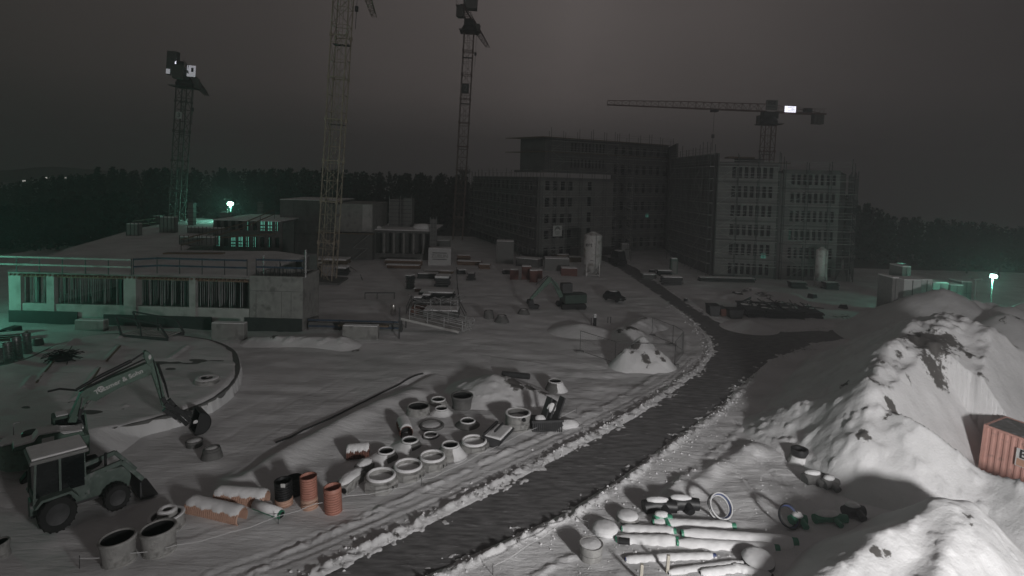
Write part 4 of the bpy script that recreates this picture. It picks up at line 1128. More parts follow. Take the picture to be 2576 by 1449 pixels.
# formwork / props: each prop is a thing
def make_prop(label):
    t = empty("shoring_prop", (0, 0, 0), label=label, cat="shoring prop", group="steel props under the slab")
    MB().tube([(0, 0, 0), (0, 0, 2.0)], .036, 6).build("outer_tube", STEEL, t)
    MB().tube([(0, 0, 2.0), (0, 0, 3.3)], .025, 6).build("inner_tube", STEEL, t)
    MB().box(-.09, .09, -.09, .09, 3.3, 3.33).box(-.09, .09, -.09, .09, 0, .02).build("end_plate", STEEL, t)
    return t
proto = None; rn = random.Random(11)
for (a, c, lab, n) in [(54, 116, "steel prop in the narrow leftmost bay of the slab building", 14), (140, 310, "steel prop in the widest bay, second from the left", 34),
                       (345, 474, "steel prop in the third bay, right of the broad pier", 28), (494, 622, "steel prop in the bay next to the closed core wall", 28)]:
    for i in range(n):
        y = [0.8, 1.9, 3.2, 4.6, 6.5, 9][i % 6] + rn.uniform(-.15, .15)
        x = fx(a + (c - a) * (i + rn.uniform(.1, .9)) / n)
        x += (y) * ((a + c) / 2 - 1288) / FP
        if x > fx(622): x = fx(618)
        lab2 = lab + [', front row', ', second row', ', third row', ', fourth row', ', fifth row', ', rearmost row'][i % 6]
        if proto is None:
            proto = make_prop(lab2); t = proto; t.location = (x, YF + y, .9)
        else: t = copy_thing(proto, (x, YF + y, .9), label=lab2)
        t.scale.z = (ZR - .42 - .9) / 3.33
# roof clutter
def rp_(px, py, z=ZR + .1): return W(px, py, z)
for i, (a, c, lab) in enumerate([((410, 640), (560, 640), "long timber left lying on the roof near the courtyard"), ((555, 600), (690, 590), "timber beams by the courtyard edge, half covered")]):
    A_, B_ = rp_(*a), rp_(*c)
    t = empty("timber_stack", A_, label=lab, cat="timber stack", group="timber on the slab roof")
    for k in range(3): MB().bar((0, .3 * k, .1), tuple(B_ - A_ + Vector((0, .3 * k, .1))), .18, .14).build("beam", WOOD, t)
for i, (px, py, w, h, lab) in enumerate([(338, 592, 1.6, 1.7, "square chimney-like shaft box at the left edge of the roof"), (425, 585, 2.2, 2.4, "tall snowy formwork box on the roof by the left crane"), (398, 560, 1.2, 1.2, "small box near the roof's far edge"), (500, 615, 4.5, 1.0, "long shuttering table on the roof, snow on top"), (520, 586, 5.5, .8, "far shuttering table with snow on top")]):
    p = rp_(px, py); t = empty("formwork_box", p, label=lab, cat="formwork", group="formwork on the slab roof")
    MB().box(-w / 2, w / 2, -.6, .6, 0, h).build("panels", GREY, t)
    MB().box(-w / 2 + .02, w / 2 - .02, -.58, .58, h, h + .12).build("snow_cap", SCAP, t, bevel=.04)
    bb = MB()
    for k in range(int(w / .6) + 2): bb.box(-w / 2 + k * .6 - .02, -w / 2 + k * .6 + .06, -.66, -.602, 0, h + .25)
    bb.build("ribs", STEELD, t)
# concrete columns rising behind (climbing forms)
for i, (px, py0, py1, w, d, lab) in enumerate([(483, 600, 510, .95, 105, "tall slim ribbed column form behind the left crane"), (568, 590, 534, 1.5, 105, "pair of short column forms left of the green lamp"), (655, 560, 508, .8, 112, "slim pole-like column form right of the green lamp")]):
    zt = D(px, py1, d).z; x = D(px, py1, d).x
    t = empty("column_form", (x, d, 0), label=lab, cat="column form", group="column forms on the rear slab")
    MB().box(-w / 2, w / 2, -w / 2, w / 2, 4.5, zt).build("form_panels", GREY, t)
    bb = MB()
    for z in np.arange(5, zt, .8): bb.box(-w / 2 - .1, w / 2 + .1, -w / 2 - .1, w / 2 + .1, z, z + .12)
    bb.build("clamps", STEELD, t)
# guard rails on the roof edge
def railing(pts, label, nposts, material=BLUE, hs=(.75, 1.45), base=0.0, group="guard rails on the slab building", bw=.16):
    o0 = Vector(pts[0]); t = empty("guard_rail", o0, label=label, cat="guard rail", group=group)
    P = [Vector(p) - o0 for p in pts]
    for h in hs:
        b = MB()
        for i in range(len(P) - 1): b.bar(P[i] + Vector((0, 0, h)), P[i + 1] + Vector((0, 0, h)), .04, bw)
        b.build("rail_board", material, t)
    tot = sum((P[i + 1] - P[i]).length for i in range(len(P) - 1))
    for k in range(nposts):
        s = tot * k / max(1, nposts - 1); i = 0
        while i < len(P) - 2 and s > (P[i + 1] - P[i]).length: s -= (P[i + 1] - P[i]).length; i += 1
        q = P[i].lerp(P[i + 1], min(1, s / max(.01, (P[i + 1] - P[i]).length)))
        MB().bar(q + Vector((0, .06, base)), q + Vector((0, .06, hs[-1] + .1)), .06).build("post", STEELD, t)
    return t
railing([(fx(-60), YF - .6, ZR), (fx(340), YF - .6, ZR)], "green-lit double guard rail over the two left bays, running out of frame", 8, material=CONCW)
railing([(fx(340), YF - .3, ZR), (fx(400), YF - .1, ZR + .15), (fx(622), YF - .1, ZR + .15)], "blue double guard rail over the two right bays", 6)
railing([(fx(640), YF + .3, ZR + .2), (fx(760), YF + .3, ZR + .2)], "short blue guard rail above the closed core", 3)
railing([(fx(770), YF + .6, -.1), (fx(1010), YF + .6, -.1)], "low blue guard rail at the snowy pit edge right of the core", 4, hs=(.5, 1.1))
railing([D(335, 578, 97), D(470, 556, 125)], "dark guard rail along the far left roof edge", 5, material=WOOD)
for px in (650, 764):
    x = fx(px); o = MB().tube([(0, 0, 0), (0, 0, 2.7 if px > 700 else 2.0)], .09, 8).build("steel_post", STEEL); o.location = (x, YF + (1.2 if px < 700 else .5), ZR)
    tag(o, "pale steel post at the right corner of the core roof" if px > 700 else "pale steel post at the left end of the core roof", "post")
# precast blocks at the foot
for i, (a, c, y0, y1, lab) in enumerate([(186, 260, 808, 838, "leftmost concrete block at the foot of the slab building"), (530, 614, 815, 856, "concrete block below the third bay, next to the core"), (860, 950, 822, 856, "concrete block right of the slab building, by the gangway")]):
    p = W((a + c) / 2, y1); w = (c - a) * mpp(p); h = toppx(p, y0)
    t = empty("concrete_block", (p.x, p.y + .4, 0), label=lab, cat="concrete block", group="concrete blocks along the building foot")
    MB().box(-w / 2, w / 2, -.35, .35, -.2, h).build("block", CONC, t, bevel=.03)
    MB().box(-w / 2 + .03, w / 2 - .03, -.33, .33, h, h + .08).build("snow_cap", SCAP, t, bevel=.03)
# retaining edge + snowy strip right of the core
o = MB().box(0, fx(1010) - fx(766), 0, .35, -.3, .9).build("low_wall", CONCD); o.location = (fx(766), YF + .9, -.2); tag(o, "low dark concrete wall right of the core, above the snow drift", "low wall")
mound("snow_mound", [], "wavy bright snow drift against the low wall right of the core", segs=[s_eg((640, 848, .5), (860, 848, .7), .5)], res=.15, rough=.25, soil=[sp(805, 845, .6, .5, .6), sp(850, 846, .6, .4, .5), sp(690, 858, .2, .7, .5)], sseed=8)
A_ = W(852, 818, .9); B_ = W(978, 820, .9); o = MB().bar((0, 0, 0), B_ - A_, .5, .16).build("plank", WOOD); o.location = A_; tag(o, "long dark plank with snow on it beside the gangway block", "plank")
# steel frame on the slab by the foot of building
p = on_slab(383, 845); t = empty("stair_section", (p.x, p.y, ZP), rz=R(-10), label="long steel stair frame with slats lying on the round slab", cat="stair section")
for y in (-.9, .9):
    MB().sideprism([(-2.3, .0), (2.3, .0), (2.3, .22), (-2.3, .22)], y - .05, y + .05).build("side_rail", STEELD, t)
    MB().bar((-2.1, y, .1), (-2.7, y, 1.7), .12).bar((-2.7, y, 1.7), (1.5, y, 1.3), .12).bar((1.5, y, 1.3), (2.3, y, .2), .12).bar((-.2, y, .1), (-.4, y, 1.5), .08).build("hand_rail", STEELD, t)
sl = MB(); [sl.box(-2.1 + k * .42, -1.86 + k * .42, -.85, .85, .2, .27) for k in range(10)]; sl.build("slats", CONCW, t)

# ------------------------------------------------------------------ rear parts of the left building
def block(name, px0, px1, y, pytop, depth, label, material=CONCD, cat="building", z0=-.5, roof=True):
    x0 = D(px0, pytop, y).x; x1 = D(px1, pytop, y).x; zt = D((px0 + px1) / 2, pytop, y).z
    t = empty(name, (x0, y, 0), label=label, cat=cat)
    return t, x1 - x0, zt
# courtyard wing with lit windows
yb = 96
t, w, zt = block("courtyard_wing", 540, 706, yb, 556, 14, "two-storey raw wing behind the courtyard with green-lit window openings")
wl = MB(); cols_w = 9; step = w / cols_w
for r, (za, zb) in enumerate([(2.6, 4.3), (5.4, 7.0)]):
    for k in range(cols_w + 1): wl.box(k * step - .24, k * step + .24, 0, .3, za, zb)
for za, zb in [(-.5, 2.6), (4.3, 5.4), (7.0, zt)]: wl.box(-.28, w + .28, 0.002, .298, za, zb)
wa = wl.build("wall", CONCD, t)
MB().box(-.2, w, .3, 14, zt - .3, zt).build("roof_slab", CONCD, t)
MB().box(-.2, w, -.1, 14, zt + .002, zt + .18).build("roof_snow", SCAP, t, bevel=.05)
MB().box(-.1, w, 6, 6.3, -.5, zt - .3).build("inner_wall", CONCD, t)
rn = random.Random(8)
for r, (za, zb, litk) in enumerate([(2.6, 4.3, {0: .5, 2: 1, 3: .8, 4: .5, 5: .4, 7: .2}), (5.4, 7.0, {4: .3, 6: .9, 7: 1, 8: .4})]):
    for k in range(cols_w):
        lit = litk.get(k, 0)
        wd = MB(); x0 = k * step + .28; x1 = (k + 1) * step - .28
        if lit: x1 = x0 + (x1 - x0) * min(1, lit + .1)
        wd.box(x0, x1, .2, .24, za, zb)
        wo = wd.build("window", LITW if lit else GLASS, t)
        if lit:
            fr = MB()
            for q in (.33, .66): fr.box(x0 + (x1 - x0) * q - .06, x0 + (x1 - x0) * q + .06, .14, .199, za, zb)
            fr.box(x0, x1, .12, .139, za + .75, za + .95); fr.box(x0, x1, .12, .138, za + .2, za + .4); fr.build("mullion", CONCD, wo)
# courtyard left wing inner parapet
A_ = W(470, 640, ZR); B_ = W(700, 548, 7.4)
ps = [W(455, 632, ZR), W(600, 590, ZR + .6), W(690, 548, 7.6)]
railing([tuple(ps[0]), tuple(ps[1]), tuple(D(690, 550, 96))], "sloping dark guard rail along the courtyard's left edge", 7, material=WOOD)
# big dark wall block and pale panel
t, w, zt = block("rear_block", 705, 845, 104, 504, 12, "large dark windowless concrete block behind the yellow crane")
MB().box(0, w, 0, 12, -.5, zt).build("wall", CONCD, t)
s = MB(); [s.box(0.1, w - .1, -.03, -.005, z, z + .05) for z in (4.2, 6.4)]; [s.box(k * 2.4, k * 2.4 + .04, -.03, -.005, 4.3, zt - .1) for k in range(1, 5)]
s.build("formwork_seams", STEELD, t); MB().box(-.05, w + .05, -.05, 12, zt, zt + .12).build("roof_snow", SCAP, t)
t, w, zt = block("rear_block", 846, 938, 102, 513, 12, "pale tall concrete wall block with an outside stair, right of the yellow crane")
MB().box(0, w, 0, 12, 5.0, zt).build("wall", CONC, t)
MB().box(0, w, .05, 11.9, -.5, 4.7).build("base_wall", CONCD, t)
MB().box(w * .72, w * .98, -.06, -.005, 5.1, zt - .1).build("pale_panel", CONCW, t)
MB().box(-3.2, w + .4, -1.2, -.02, 4.7, 4.85).build("walkway", WOOD, t)
st = MB(); st.bar((w - .3, -1.0, 4.7), (w - 3.1, -1.0, 2.3), .7, .12).bar((w - 3.1, -1.0, 2.3), (w - .5, -1.0, 2.3), .7, .1).bar((w - .5, -1.0, 2.3), (w - 3.4, -1.0, -.2), .7, .12)
for z in (0.9,): st.bar((w - .3, -1.4, 4.7 + z), (w - 3.1, -1.4, 2.3 + z), .05).bar((w - .5, -1.4, 2.3 + z), (w - 3.4, -1.4, z - .2), .05)
st.build("stair", STEEL, t)
rl = MB(); [rl.bar((-3.2, -1.2, 4.8 + h), (w + .4, -1.2, 4.8 + h), .05) for h in (.5, 1.0)]; [rl.bar((-3 + k * 1.5, -1.2, 4.8), (-3 + k * 1.5, -1.2, 5.8), .05) for k in range(int(w / 1.5) + 3)]
rl.build("walkway_rail", STEEL, t)
t, w, zt = block("rear_block", 938, 1092, 104, 580, 14, "open raw storey with a snowy slab and columns, right of the pale wall block")
MB().box(0, w, -.3, 14, zt - .45, zt).build("slab", CONCD, t); MB().box(0.02, w - .02, -.28, 13.9, zt + .002, zt + .15).build("slab_snow", SCAP, t)
MB().box(0.02, w - .1, 5, 5.2, -.5, zt - .45).build("back_wall", CONCD, t)
for k in range(7): MB().box(k * w / 6.2 + .1, k * w / 6.2 + .45, 0, .35, -.5, zt - .45).build("column", CONC, t)
MB().box(0.02, w - .02, -.02, .2, -.5, 1.1).build("base_wall", CONCD, t)
for (a, c, y_, z1, lab) in [(980, 1036, 110, 497, "dark climbing-form core tower with ladder rungs above the open storey"), (1083, 1098, 103, 552, "slim scaffold ladder tower at the right end of the open storey")]:
    x0 = D(a, z1, y_).x; x1 = D(c, z1, y_).x; z = D((a + c) / 2, z1, y_).z
    t2 = empty("core_form", (x0, y_, 0), label=lab, cat="formwork tower"); ww = x1 - x0
    if ww > 2:
        MB().box(0, ww * .42, 0, 3, 4.9, z - .4).build("form_panels", GREY, t2); MB().box(ww * .62, ww, .2, 3, 4.9, z - .2).build("form_panels", GREY, t2)
        MB().box(ww * .42, ww * .62, .5, 3, 4.9, z - .5).build("form_panels", CONCD, t2)
    else: MB().box(0, ww, .4, .5, -.4, z).build("back_panel", GREY, t2)
    q = MB(); [q.box(-.1, ww + .1, -.12, -.03, zz, zz + .1) for zz in np.arange(5 if ww > 2 else 0, z, .75)]; q.build("walers", STEELD, t2)
    q = MB(); [q.bar((xx, -.1, 4.8 if ww > 2 else 0), (xx, -.1, z + .4), .07) for xx in (0, ww * .5, ww)]; q.build("standards", STEEL, t2)
for i, (px, py, w, h, lab) in enumerate([(952, 577, 1.6, .9, "snowy crate on the open storey's slab"), (1062, 572, 3.6, 1.0, "snow-covered material pile at the slab's right end")]):
    p = D(px, py, 106); o = MB().blob((0, 0, 0), (w / 2, .8, h / 1.4), seed=i).build("snow_pile", SCAP, smooth=True); o.location = p; tag(o, lab, "snow pile")

# ------------------------------------------------------------------ big shell building (right)
LITD = mat('dim_lit_opening', (.1, .2, .17), .6, emit=(.2, .8, .62), estr=.09, var=.6, scale=3)
def facade(t, A, B, z0, z1, storeys, wcols, name="wall", material=SHELL, win=(.35, .8), frac=.55, skip=None, thick=.35, cols_range=None, maxwin=100):
    """wall from A to B (world xy) with rectangular openings and a dark window pane in each"""
    A = Vector((A[0], A[1], 0)); B = Vector((B[0], B[1], 0)); o0 = t.location
    d = (B - A); L = d.length; d.normalize(); n = Vector((d.y, -d.x, 0))
    def q(u, v, z): p = A + d * u + n * v; return (p.x - o0.x, p.y - o0.y, z)
    def bx(b, u0, u1, v0, v1, za, zb):
        vs = [q(u0, v0, za), q(u1, v0, za), q(u1, v1, za), q(u0, v1, za), q(u0, v0, zb), q(u1, v0, zb), q(u1, v1, zb), q(u0, v1, zb)]
        b.quadmesh(vs, [(3, 2, 1, 0), (4, 5, 6, 7), (0, 1, 5, 4), (1, 2, 6, 5), (2, 3, 7, 6), (3, 0, 4, 7)])
    hs = (z1 - z0) / storeys; b = MB(); zprev = z0
    c0, c1 = cols_range or (0, L); step = (c1 - c0) / max(1, wcols)
    rn = random.Random(int(L * 10)); out = []
    if wcols == 0:
        bx(b, 0, L, -thick, 0, z0, z1)
    else:
        for s in range(storeys):
            za = z0 + hs * (s + win[0]); zb = z0 + hs * (s + win[1])
            bx(b, 0, L, -thick, 0, zprev, za)
            bx(b, 0, c0 + step * (1 - frac) / 2, -thick, 0, za, zb)
            for k in range(wcols):
                u0 = c0 + step * (k + (1 - frac) / 2); u1 = c0 + step * (k + 1 - (1 - frac) / 2)
                u2 = c0 + step * (k + 1 + (1 - frac) / 2) if k < wcols - 1 else L
                bx(b, u1, u2, -thick, 0, za, zb)
                if skip and (s, k) in skip: bx(b, u0, u1, -thick, -.02, za, zb)
                else: out.append((u0, u1, za, zb))
            zprev = zb
        bx(b, 0, L, -thick, 0, zprev, z1)
    w = b.build(name, material, t)
    for (u0, u1, za, zb) in out[:maxwin]:
        m = MB(); bx(m, u0, u1, -.28, -.24, za, zb); wo = m.build("window", GLASS, t)
    return q, bx, L, w
DECK = mat('deck_snow_dusted', (.33, .325, .32), .85, var=.3)
def scaffold(A, B, z1, label, off=1.2, bay=3.0, lift=2.0, z0=0.0, deck=0.75, ragged=0.6, extra=1.5, tube=.075):
    A = Vector((A[0], A[1], 0)); B = Vector((B[0], B[1], 0)); d = (B - A); L = d.length; d.normalize(); n = Vector((d.y, -d.x, 0))
    t = empty("scaffolding", (A.x, A.y, 0), label=label, cat="scaffolding", group="facade scaffolding")
    q = lambda u, v, z: tuple(d * u + n * v + Vector((0, 0, z)))
    st = MB(); nb = int(L / bay); rn = random.Random(int(L * 7))
    for k in range(nb + 1):
        u = L * k / nb
        for v in (off, off - deck): st.bar(q(u, v, z0), q(u, v, z1 + extra + rn.uniform(-.3, .5) * (1 + ragged)), tube)
    st.build("standards", STEELD, t)
    lg = MB(); z = z0 + lift
    while z < z1 + extra - .4:
        for h in (.5, 1.0): lg.bar(q(0, off, z + h), q(L, off, z + h), .045)
        z += lift
    lg.build("ledgers", SCAFF, t)
    z = z0 + lift; dk = MB()
    while z <= z1 + .3:
        a = rn.uniform(0, L * .02); dk.quadmesh([q(a, off - deck, z), q(L, off - deck, z), q(L, off, z), q(a, off, z), q(a, off - deck, z + .07), q(L, off - deck, z + .07), q(L, off, z + .07), q(a, off, z + .07)], [(3, 2, 1, 0), (4, 5, 6, 7), (0, 1, 5, 4), (1, 2, 6, 5), (2, 3, 7, 6), (3, 0, 4, 7)])
        z += lift
    dk.build("decks", DECK, t)
    br = MB()
    for k in range(0, nb, 4):
        for i, z in enumerate(np.arange(z0, z1 - lift, lift)):
            a = (k + (i % 2)) * L / nb; c = (k + 1 - (i % 2)) * L / nb; br.bar(q(a, off + .03, z), q(c, off + .03, z + lift), .04)
    br.build("braces", SCAFF, t)
    return t
def roofpoly(t, pts, z, th=.4, snow=True):
    o0 = t.location; pl = [(p[0] - o0.x, p[1] - o0.y) for p in pts]
    MB().prism(pl, z - th, z).build("roof_slab", CONCD, t)
    if snow: MB().prism(pl, z + .002, z + .1).build("roof_snow", SCAP, t)
xy = lambda v: (v.x, v.y)
# left block: corners
LA = xy(W(1188, 592)); LB = xy(W(1352, 652)); LC = xy(W(1537, 640)); ZL = 15.4
LB = xy(W(1350, 655)); 
lbk = empty("shell_block", (LB[0], LB[1], 0), label="pale left block of the large shell building with slit windows, scaffolding and a hung sign", cat="building")
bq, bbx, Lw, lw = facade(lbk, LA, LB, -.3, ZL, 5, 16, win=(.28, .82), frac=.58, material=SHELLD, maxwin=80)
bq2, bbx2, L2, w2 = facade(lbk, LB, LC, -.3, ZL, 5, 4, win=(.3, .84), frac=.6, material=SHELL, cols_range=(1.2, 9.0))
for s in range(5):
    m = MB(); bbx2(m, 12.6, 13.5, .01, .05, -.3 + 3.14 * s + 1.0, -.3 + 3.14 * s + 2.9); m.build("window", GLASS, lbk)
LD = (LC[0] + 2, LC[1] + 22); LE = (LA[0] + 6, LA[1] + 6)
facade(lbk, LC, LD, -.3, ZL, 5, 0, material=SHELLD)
roofpoly(lbk, [LA, LB, LC, LD, (LA[0] + 8, LA[1] + 16)], ZL, snow=False)
# parapet details
m = MB(); bbx2(m, 0, L2, .02, .12, ZL - .5, ZL + .25); m.build("parapet", SHELLD, lbk)
m = MB(); bbx(m, 0, Lw, .02, .12, ZL - .5, ZL + .25); m.build("parapet", SHELLD, lbk)
p = Vector(bq2(3.4, 1.75, 5.6)) + lbk.location
dxy = Vector((LC[0] - LB[0], LC[1] - LB[1], 0)); ra = math.atan2(dxy.y, dxy.x)
sg = empty("hung_sign", p, rz=ra, label="square white sign with an arched emblem, hung on the scaffolding of the left block", cat="sign")
MB().box(-1.1, 1.1, -.03, .03, -1.0, 1.0).build("board", PAPER, sg)
am = MB(); am.sideprism([(.75 * math.cos(R(180 - 18 * k)), .1 + .75 * math.sin(R(180 - 18 * k))) for k in range(11)] + [(.5 * math.cos(R(18 * k)), .1 + .3 * math.sin(R(18 * k))) for k in range(11)], -.05, -.032); am.build("emblem", GREY, sg)
am = MB(); [am.box(-.7 + .1 * k, .7 - .1 * k, -.05, -.032, -.2 - .22 * k, -.12 - .22 * k) for k in range(3)]; am.build("text_lines", GREY, sg)
# setback top storeys + recessed centre wing
SA = xy(D(1308, 420, 122)); SB = xy(D(1370, 420, 116)); SC = xy(D(1680, 420, 132)); SZ = D(1370, 346, 116).z
ctr = empty("centre_wing", (SB[0], SB[1], 0), label="dark recessed centre wing with overhanging top storeys between the two pale blocks", cat="building")
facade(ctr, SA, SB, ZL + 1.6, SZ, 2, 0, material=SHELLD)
CQ = xy(D(1540, 420, 124)); 
facade(ctr, SB, CQ, ZL + 1.6, SZ, 2, 10, win=(.25, .8), frac=.5, material=SHELLD, cols_range=(6, 15))
facade(ctr, CQ, SC, -.3, SZ, 6, 8, win=(.3, .8), frac=.5, material=SHELLD)
RA_ = xy(W(1692, 652)); 
facade(ctr, SC, (RA_[0] + 1.0, RA_[1] + 4), -.3, SZ - .3, 6, 0, material=SHELLD)
ZRB = 19.6
roofpoly(ctr, [SA, SB, CQ, SC, (SC[0] + 3, SC[1] + 14), (SA[0] + 5, SA[1] + 16)], SZ, th=.6, snow=False)
m = MB(); m.prism([((x - SB[0]), (y - SB[1])) for x, y in [(SA[0] - 1.2, SA[1] - .6), (SB[0] - 1, SB[1] - 2), (CQ[0], CQ[1] - 2), (CQ[0], CQ[1]), SB, SA]], ZL + 1.2, ZL + 1.6); m.build("overhang_slab", SHELLD, ctr)
m = MB(); m.prism([((x - SB[0]), (y - SB[1])) for x, y in [(SA[0] - 3.2, SA[1] - .2), (SB[0] - .5, SB[1] - 2), (SC[0], SC[1] - 1.2), SC, SB, SA]], SZ - 2.9, SZ - 2.78); m.build("overhang_platform", WOOD, ctr)
m = MB(); m.prism([((x - SB[0]), (y - SB[1])) for x, y in [(SA[0] - 3.2, SA[1] - .2), (SB[0] - .5, SB[1] - 2), (SC[0], SC[1] - 1.2), SC, SB, SA]], SZ + .01, SZ + .14); m.build("top_platform", WOOD, ctr)
for (px, py) in [(1612, 543), (1592, 528)]:
    pp = D(px, py, 129.5)
# right block
RB_ = xy(W(1792, 694)); RM = xy(W(1945, 702)); RE = xy(W(2100, 706)); ZM = 18.6; ZE = 17.6
rbk = empty("shell_block", (RB_[0], RB_[1], 0), label="long right block of the shell building with rows of window slits and one green-lit opening", cat="building")
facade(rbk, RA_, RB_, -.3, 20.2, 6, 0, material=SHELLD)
# two-part front
RM2 = (RM[0] + .7, RM[1] + .1)
q1, bx1, L1, _ = facade(rbk, RB_, RM, -.3, ZM, 6, 7, win=(.26, .84), frac=.6, material=SHELL, cols_range=(2.2, (Vector(RM) - Vector(RB_)).length - .6))
q3, bx3, L3, _ = facade(rbk, RM2, RE, -.3, ZE, 6, 8, win=(.26, .84), frac=.6, material=SHELL, cols_range=(1.3, (Vector(RE) - Vector(RM2)).length - .5))
m = MB(); bx1(m, 0, L1, .02, .14, ZM - .4, ZM + .2); [bx1(m, 0, L1, .02, .10, -.3 + (ZM + .3) / 6 * s + .0, -.3 + (ZM + .3) / 6 * s + .28) for s in range(1, 6)]; m.build("cornice_bands", SHELLD, rbk)
m = MB(); bx3(m, 0, L3, .02, .14, ZE - .4, ZE + .2); [bx3(m, 0, L3, .02, .10, -.3 + (ZE + .3) / 6 * s + .0, -.3 + (ZE + .3) / 6 * s + .28) for s in range(1, 6)]; m.build("cornice_bands", SHELLD, rbk)
facade(rbk, RM, RM2, -.3, ZE - .5, 6, 0, material=SHELLD, name="stair_recess")
RF = (RE[0] + 9, RE[1] + 14)
facade(rbk, RE, RF, -.3, ZE - .01, 6, 0, material=SHELLD)
roofpoly(rbk, [RA_, RB_, RM, (RM[0] + 3, RM[1] + 16), (RA_[0] + 6, RA_[1] + 14)], ZM, snow=False)
roofpoly(rbk, [RM2, RE, RF, (RM2[0] + 3, RM2[1] + 15.8)], ZE, snow=False)
m = MB(); bx1(m, L1 * .78, L1 * .78 + .75, .03, .06, 3.3, 4.1); wo = m.build("lit_window", LITD, rbk)
m = MB(); bx1(m, L1 * .78 + .34, L1 * .78 + .4, .07, .09, 3.3, 4.1); bx1(m, L1 * .78, L1 * .78 + .75, .07, .09, 3.65, 3.72); m.build("mullion", STEELD, wo)
m = MB(); bbx2(m, 0, .01, 0, .01, 0, .01)
pp = D(1613, 543, 129); m = MB().box(-1.6, 1.6, -.05, 0, -.3, .5); o = m.build("lit_window", LITD, ctr); o.location = Vector(pp) - ctr.location
# dark upper attic volume behind the right block roof (materials & crane foot)
t = empty("roof_formwork", (D(1905, 392, 112).x, 112, ZM), label="dark formwork pile on the right block's roof at the crane foot", cat="formwork")
MB().box(-4, 1, -1, 1, 0, 1.6).build("panels", SHELLD, t); MB().box(-6, -1, -1.3, .8, 1.6, 1.9).build("beams", WOOD, t); MB().box(1, 6.4, -.4, .4, .9, 1.05).build("beams", WOOD, t)
# scaffolds
scaffold(LA, LB, ZL, "scaffolding on the dark left flank of the left block")
scaffold(LB, LC, ZL, "scaffolding across the pale front of the left block with the hung sign")
scaffold(SB, CQ, SZ, "scaffolding standing above the left block's roof around the set-back storeys", z0=ZL + 1.5, off=2.2)
scaffold(CQ, SC, SZ, "tall scaffolding in the dark recess between the blocks", off=1.4)
scaffold((CQ[0] + 1, CQ[1] - 14), (CQ[0] + 2, CQ[1] - 3), ZL + 2, "narrow scaffolding at the right edge of the pale left block", off=.8)
scaffold(RA_, RB_, 20, "scaffolding on the windowless left flank of the right block")
scaffold(RB_, RM, ZM, "scaffolding before the nearer window front of the right block")
scaffold(RM2, (RE[0] + 1.6, RE[1]), ZE, "scaffolding before the farther window front, reaching past its right corner")
scaffold((RE[0] + 1.2, RE[1] - .5), RF, ZE - 2, "scaffolding round the right end of the right block")

# ------------------------------------------------------------------ lamps with green light
def lamp_post(px, py, y, label, lit=True, power=900):
    p = D(px, py, y)
    t = empty("lamp_post", (p.x, p.y, 0), label=label, cat="lamp post", group="lamp posts")
    MB().tube([(0, 0, -.2), (0, 0, p.z)], [.09, .05], 8).build("pole", STEEL, t)
    hd = MB().sideprism([(-.5, p.z + .12), (-.4, p.z + .25), (.4, p.z + .25), (.55, p.z + .12)], -.2, .2).build("lamp_head", STEEL, t)
    if lit:
        MB().blob((0, -.1, p.z + .12), (.46 * y / 90, .4, .27 * y / 90), seed=1, n=16, m=8).build("lens", LAMPON, hd, smooth=True)
        lamp_light("lamp_light", 'POINT', (p.x, p.y - .25, p.z - .45), power, (.22, 1.0, .68), .25)
    return t
lamp_post(580, 514, 116, "burning green lamp behind the left building", power=1100)
lamp_post(2497, 697, 66, "burning green lamp at the far right behind the mounds", power=1100)
lamp_post(2455, 706, 64, "pale unlit lamp post left of the burning right lamp", lit=False)
t = lamp_post(2264, 666, 72, "thin dark mast behind the green-lit containers", lit=False)
# the lamp outside the left edge that washes the building and the slab in green
lamp_light("site_lamp_beam", 'POINT', (-54, 45.5, 4.4), 2600, (.22, 1.0, .68), .4)

# ------------------------------------------------------------------ green excavator (big, left)
eb = W(150, 1178); et = W(500, 1088)
rz = math.atan2(et.y - eb.y, et.x - eb.x)
ex = empty("excavator", (eb.x, eb.y, gz(eb)), rz=rz, label="big green excavator with snowy hood, cranked lettered boom raised over the round slab", cat="excavator")
for y in (-1.25, 1.25):
    tr = MB(); pr = [(-1.9, .45), (-1.6, .05), (1.6, .05), (1.9, .45), (1.6, .85), (-1.6, .85)]
    tr.sideprism(pr, y - .28, y + .28); to = tr.build("track", TYRE, ex, bevel=.05)
    MB().tube([(-1.45, y - .3, .45), (-1.45, y + .3, .45)], .3, 14).tube([(1.45, y - .3, .45), (1.45, y + .3, .45)], .3, 14).build("sprocket", STEELD, to)
MB().box(-1.2, 1.2, -.95, .95, .5, 1.05).build("undercarriage", STEELD, ex)
# upper carriage with rounded tail
poly = []
for k in range(13):
    a = R(90 + 15 * k); poly.append((-1.7 + 1.1 * math.cos(a), 1.45 * math.sin(a)))
poly += [(1.3, -1.45), (1.3, 1.45)]
up = MB().prism(poly, 1.1, 2.35).build("upper_body", GREEN, ex, bevel=.06)
hd = MB().sideprism([(-2.2, 2.35), (1.1, 2.35), (1.0, 2.62), (.1, 2.66), (-.1, 2.9), (-1.0, 2.95), (-1.2, 2.6), (-2.1, 2.55)], -1.4, -.35).build("hood", GREEN, ex, bevel=.04)
MB().box(-.9, -.35, -1.43, -1.405, 2.3, 2.75).build("hood_sign", PAPER, hd)
MB().box(.0, .85, -1.43, -1.405, 1.9, 2.45).build("grille", BLACK, hd)
MB().sideprism([(-2.12, 2.55), (-1.22, 2.62), (-1.02, 2.95), (-.08, 2.9), (.1, 2.67), (.98, 2.63), (.95, 2.72), (.12, 2.78), (-.1, 3.02), (-1.05, 3.08), (-1.3, 2.74), (-2.1, 2.68)], -1.36, -.4).build("snow_cap", SCAP, hd, bevel=.05)
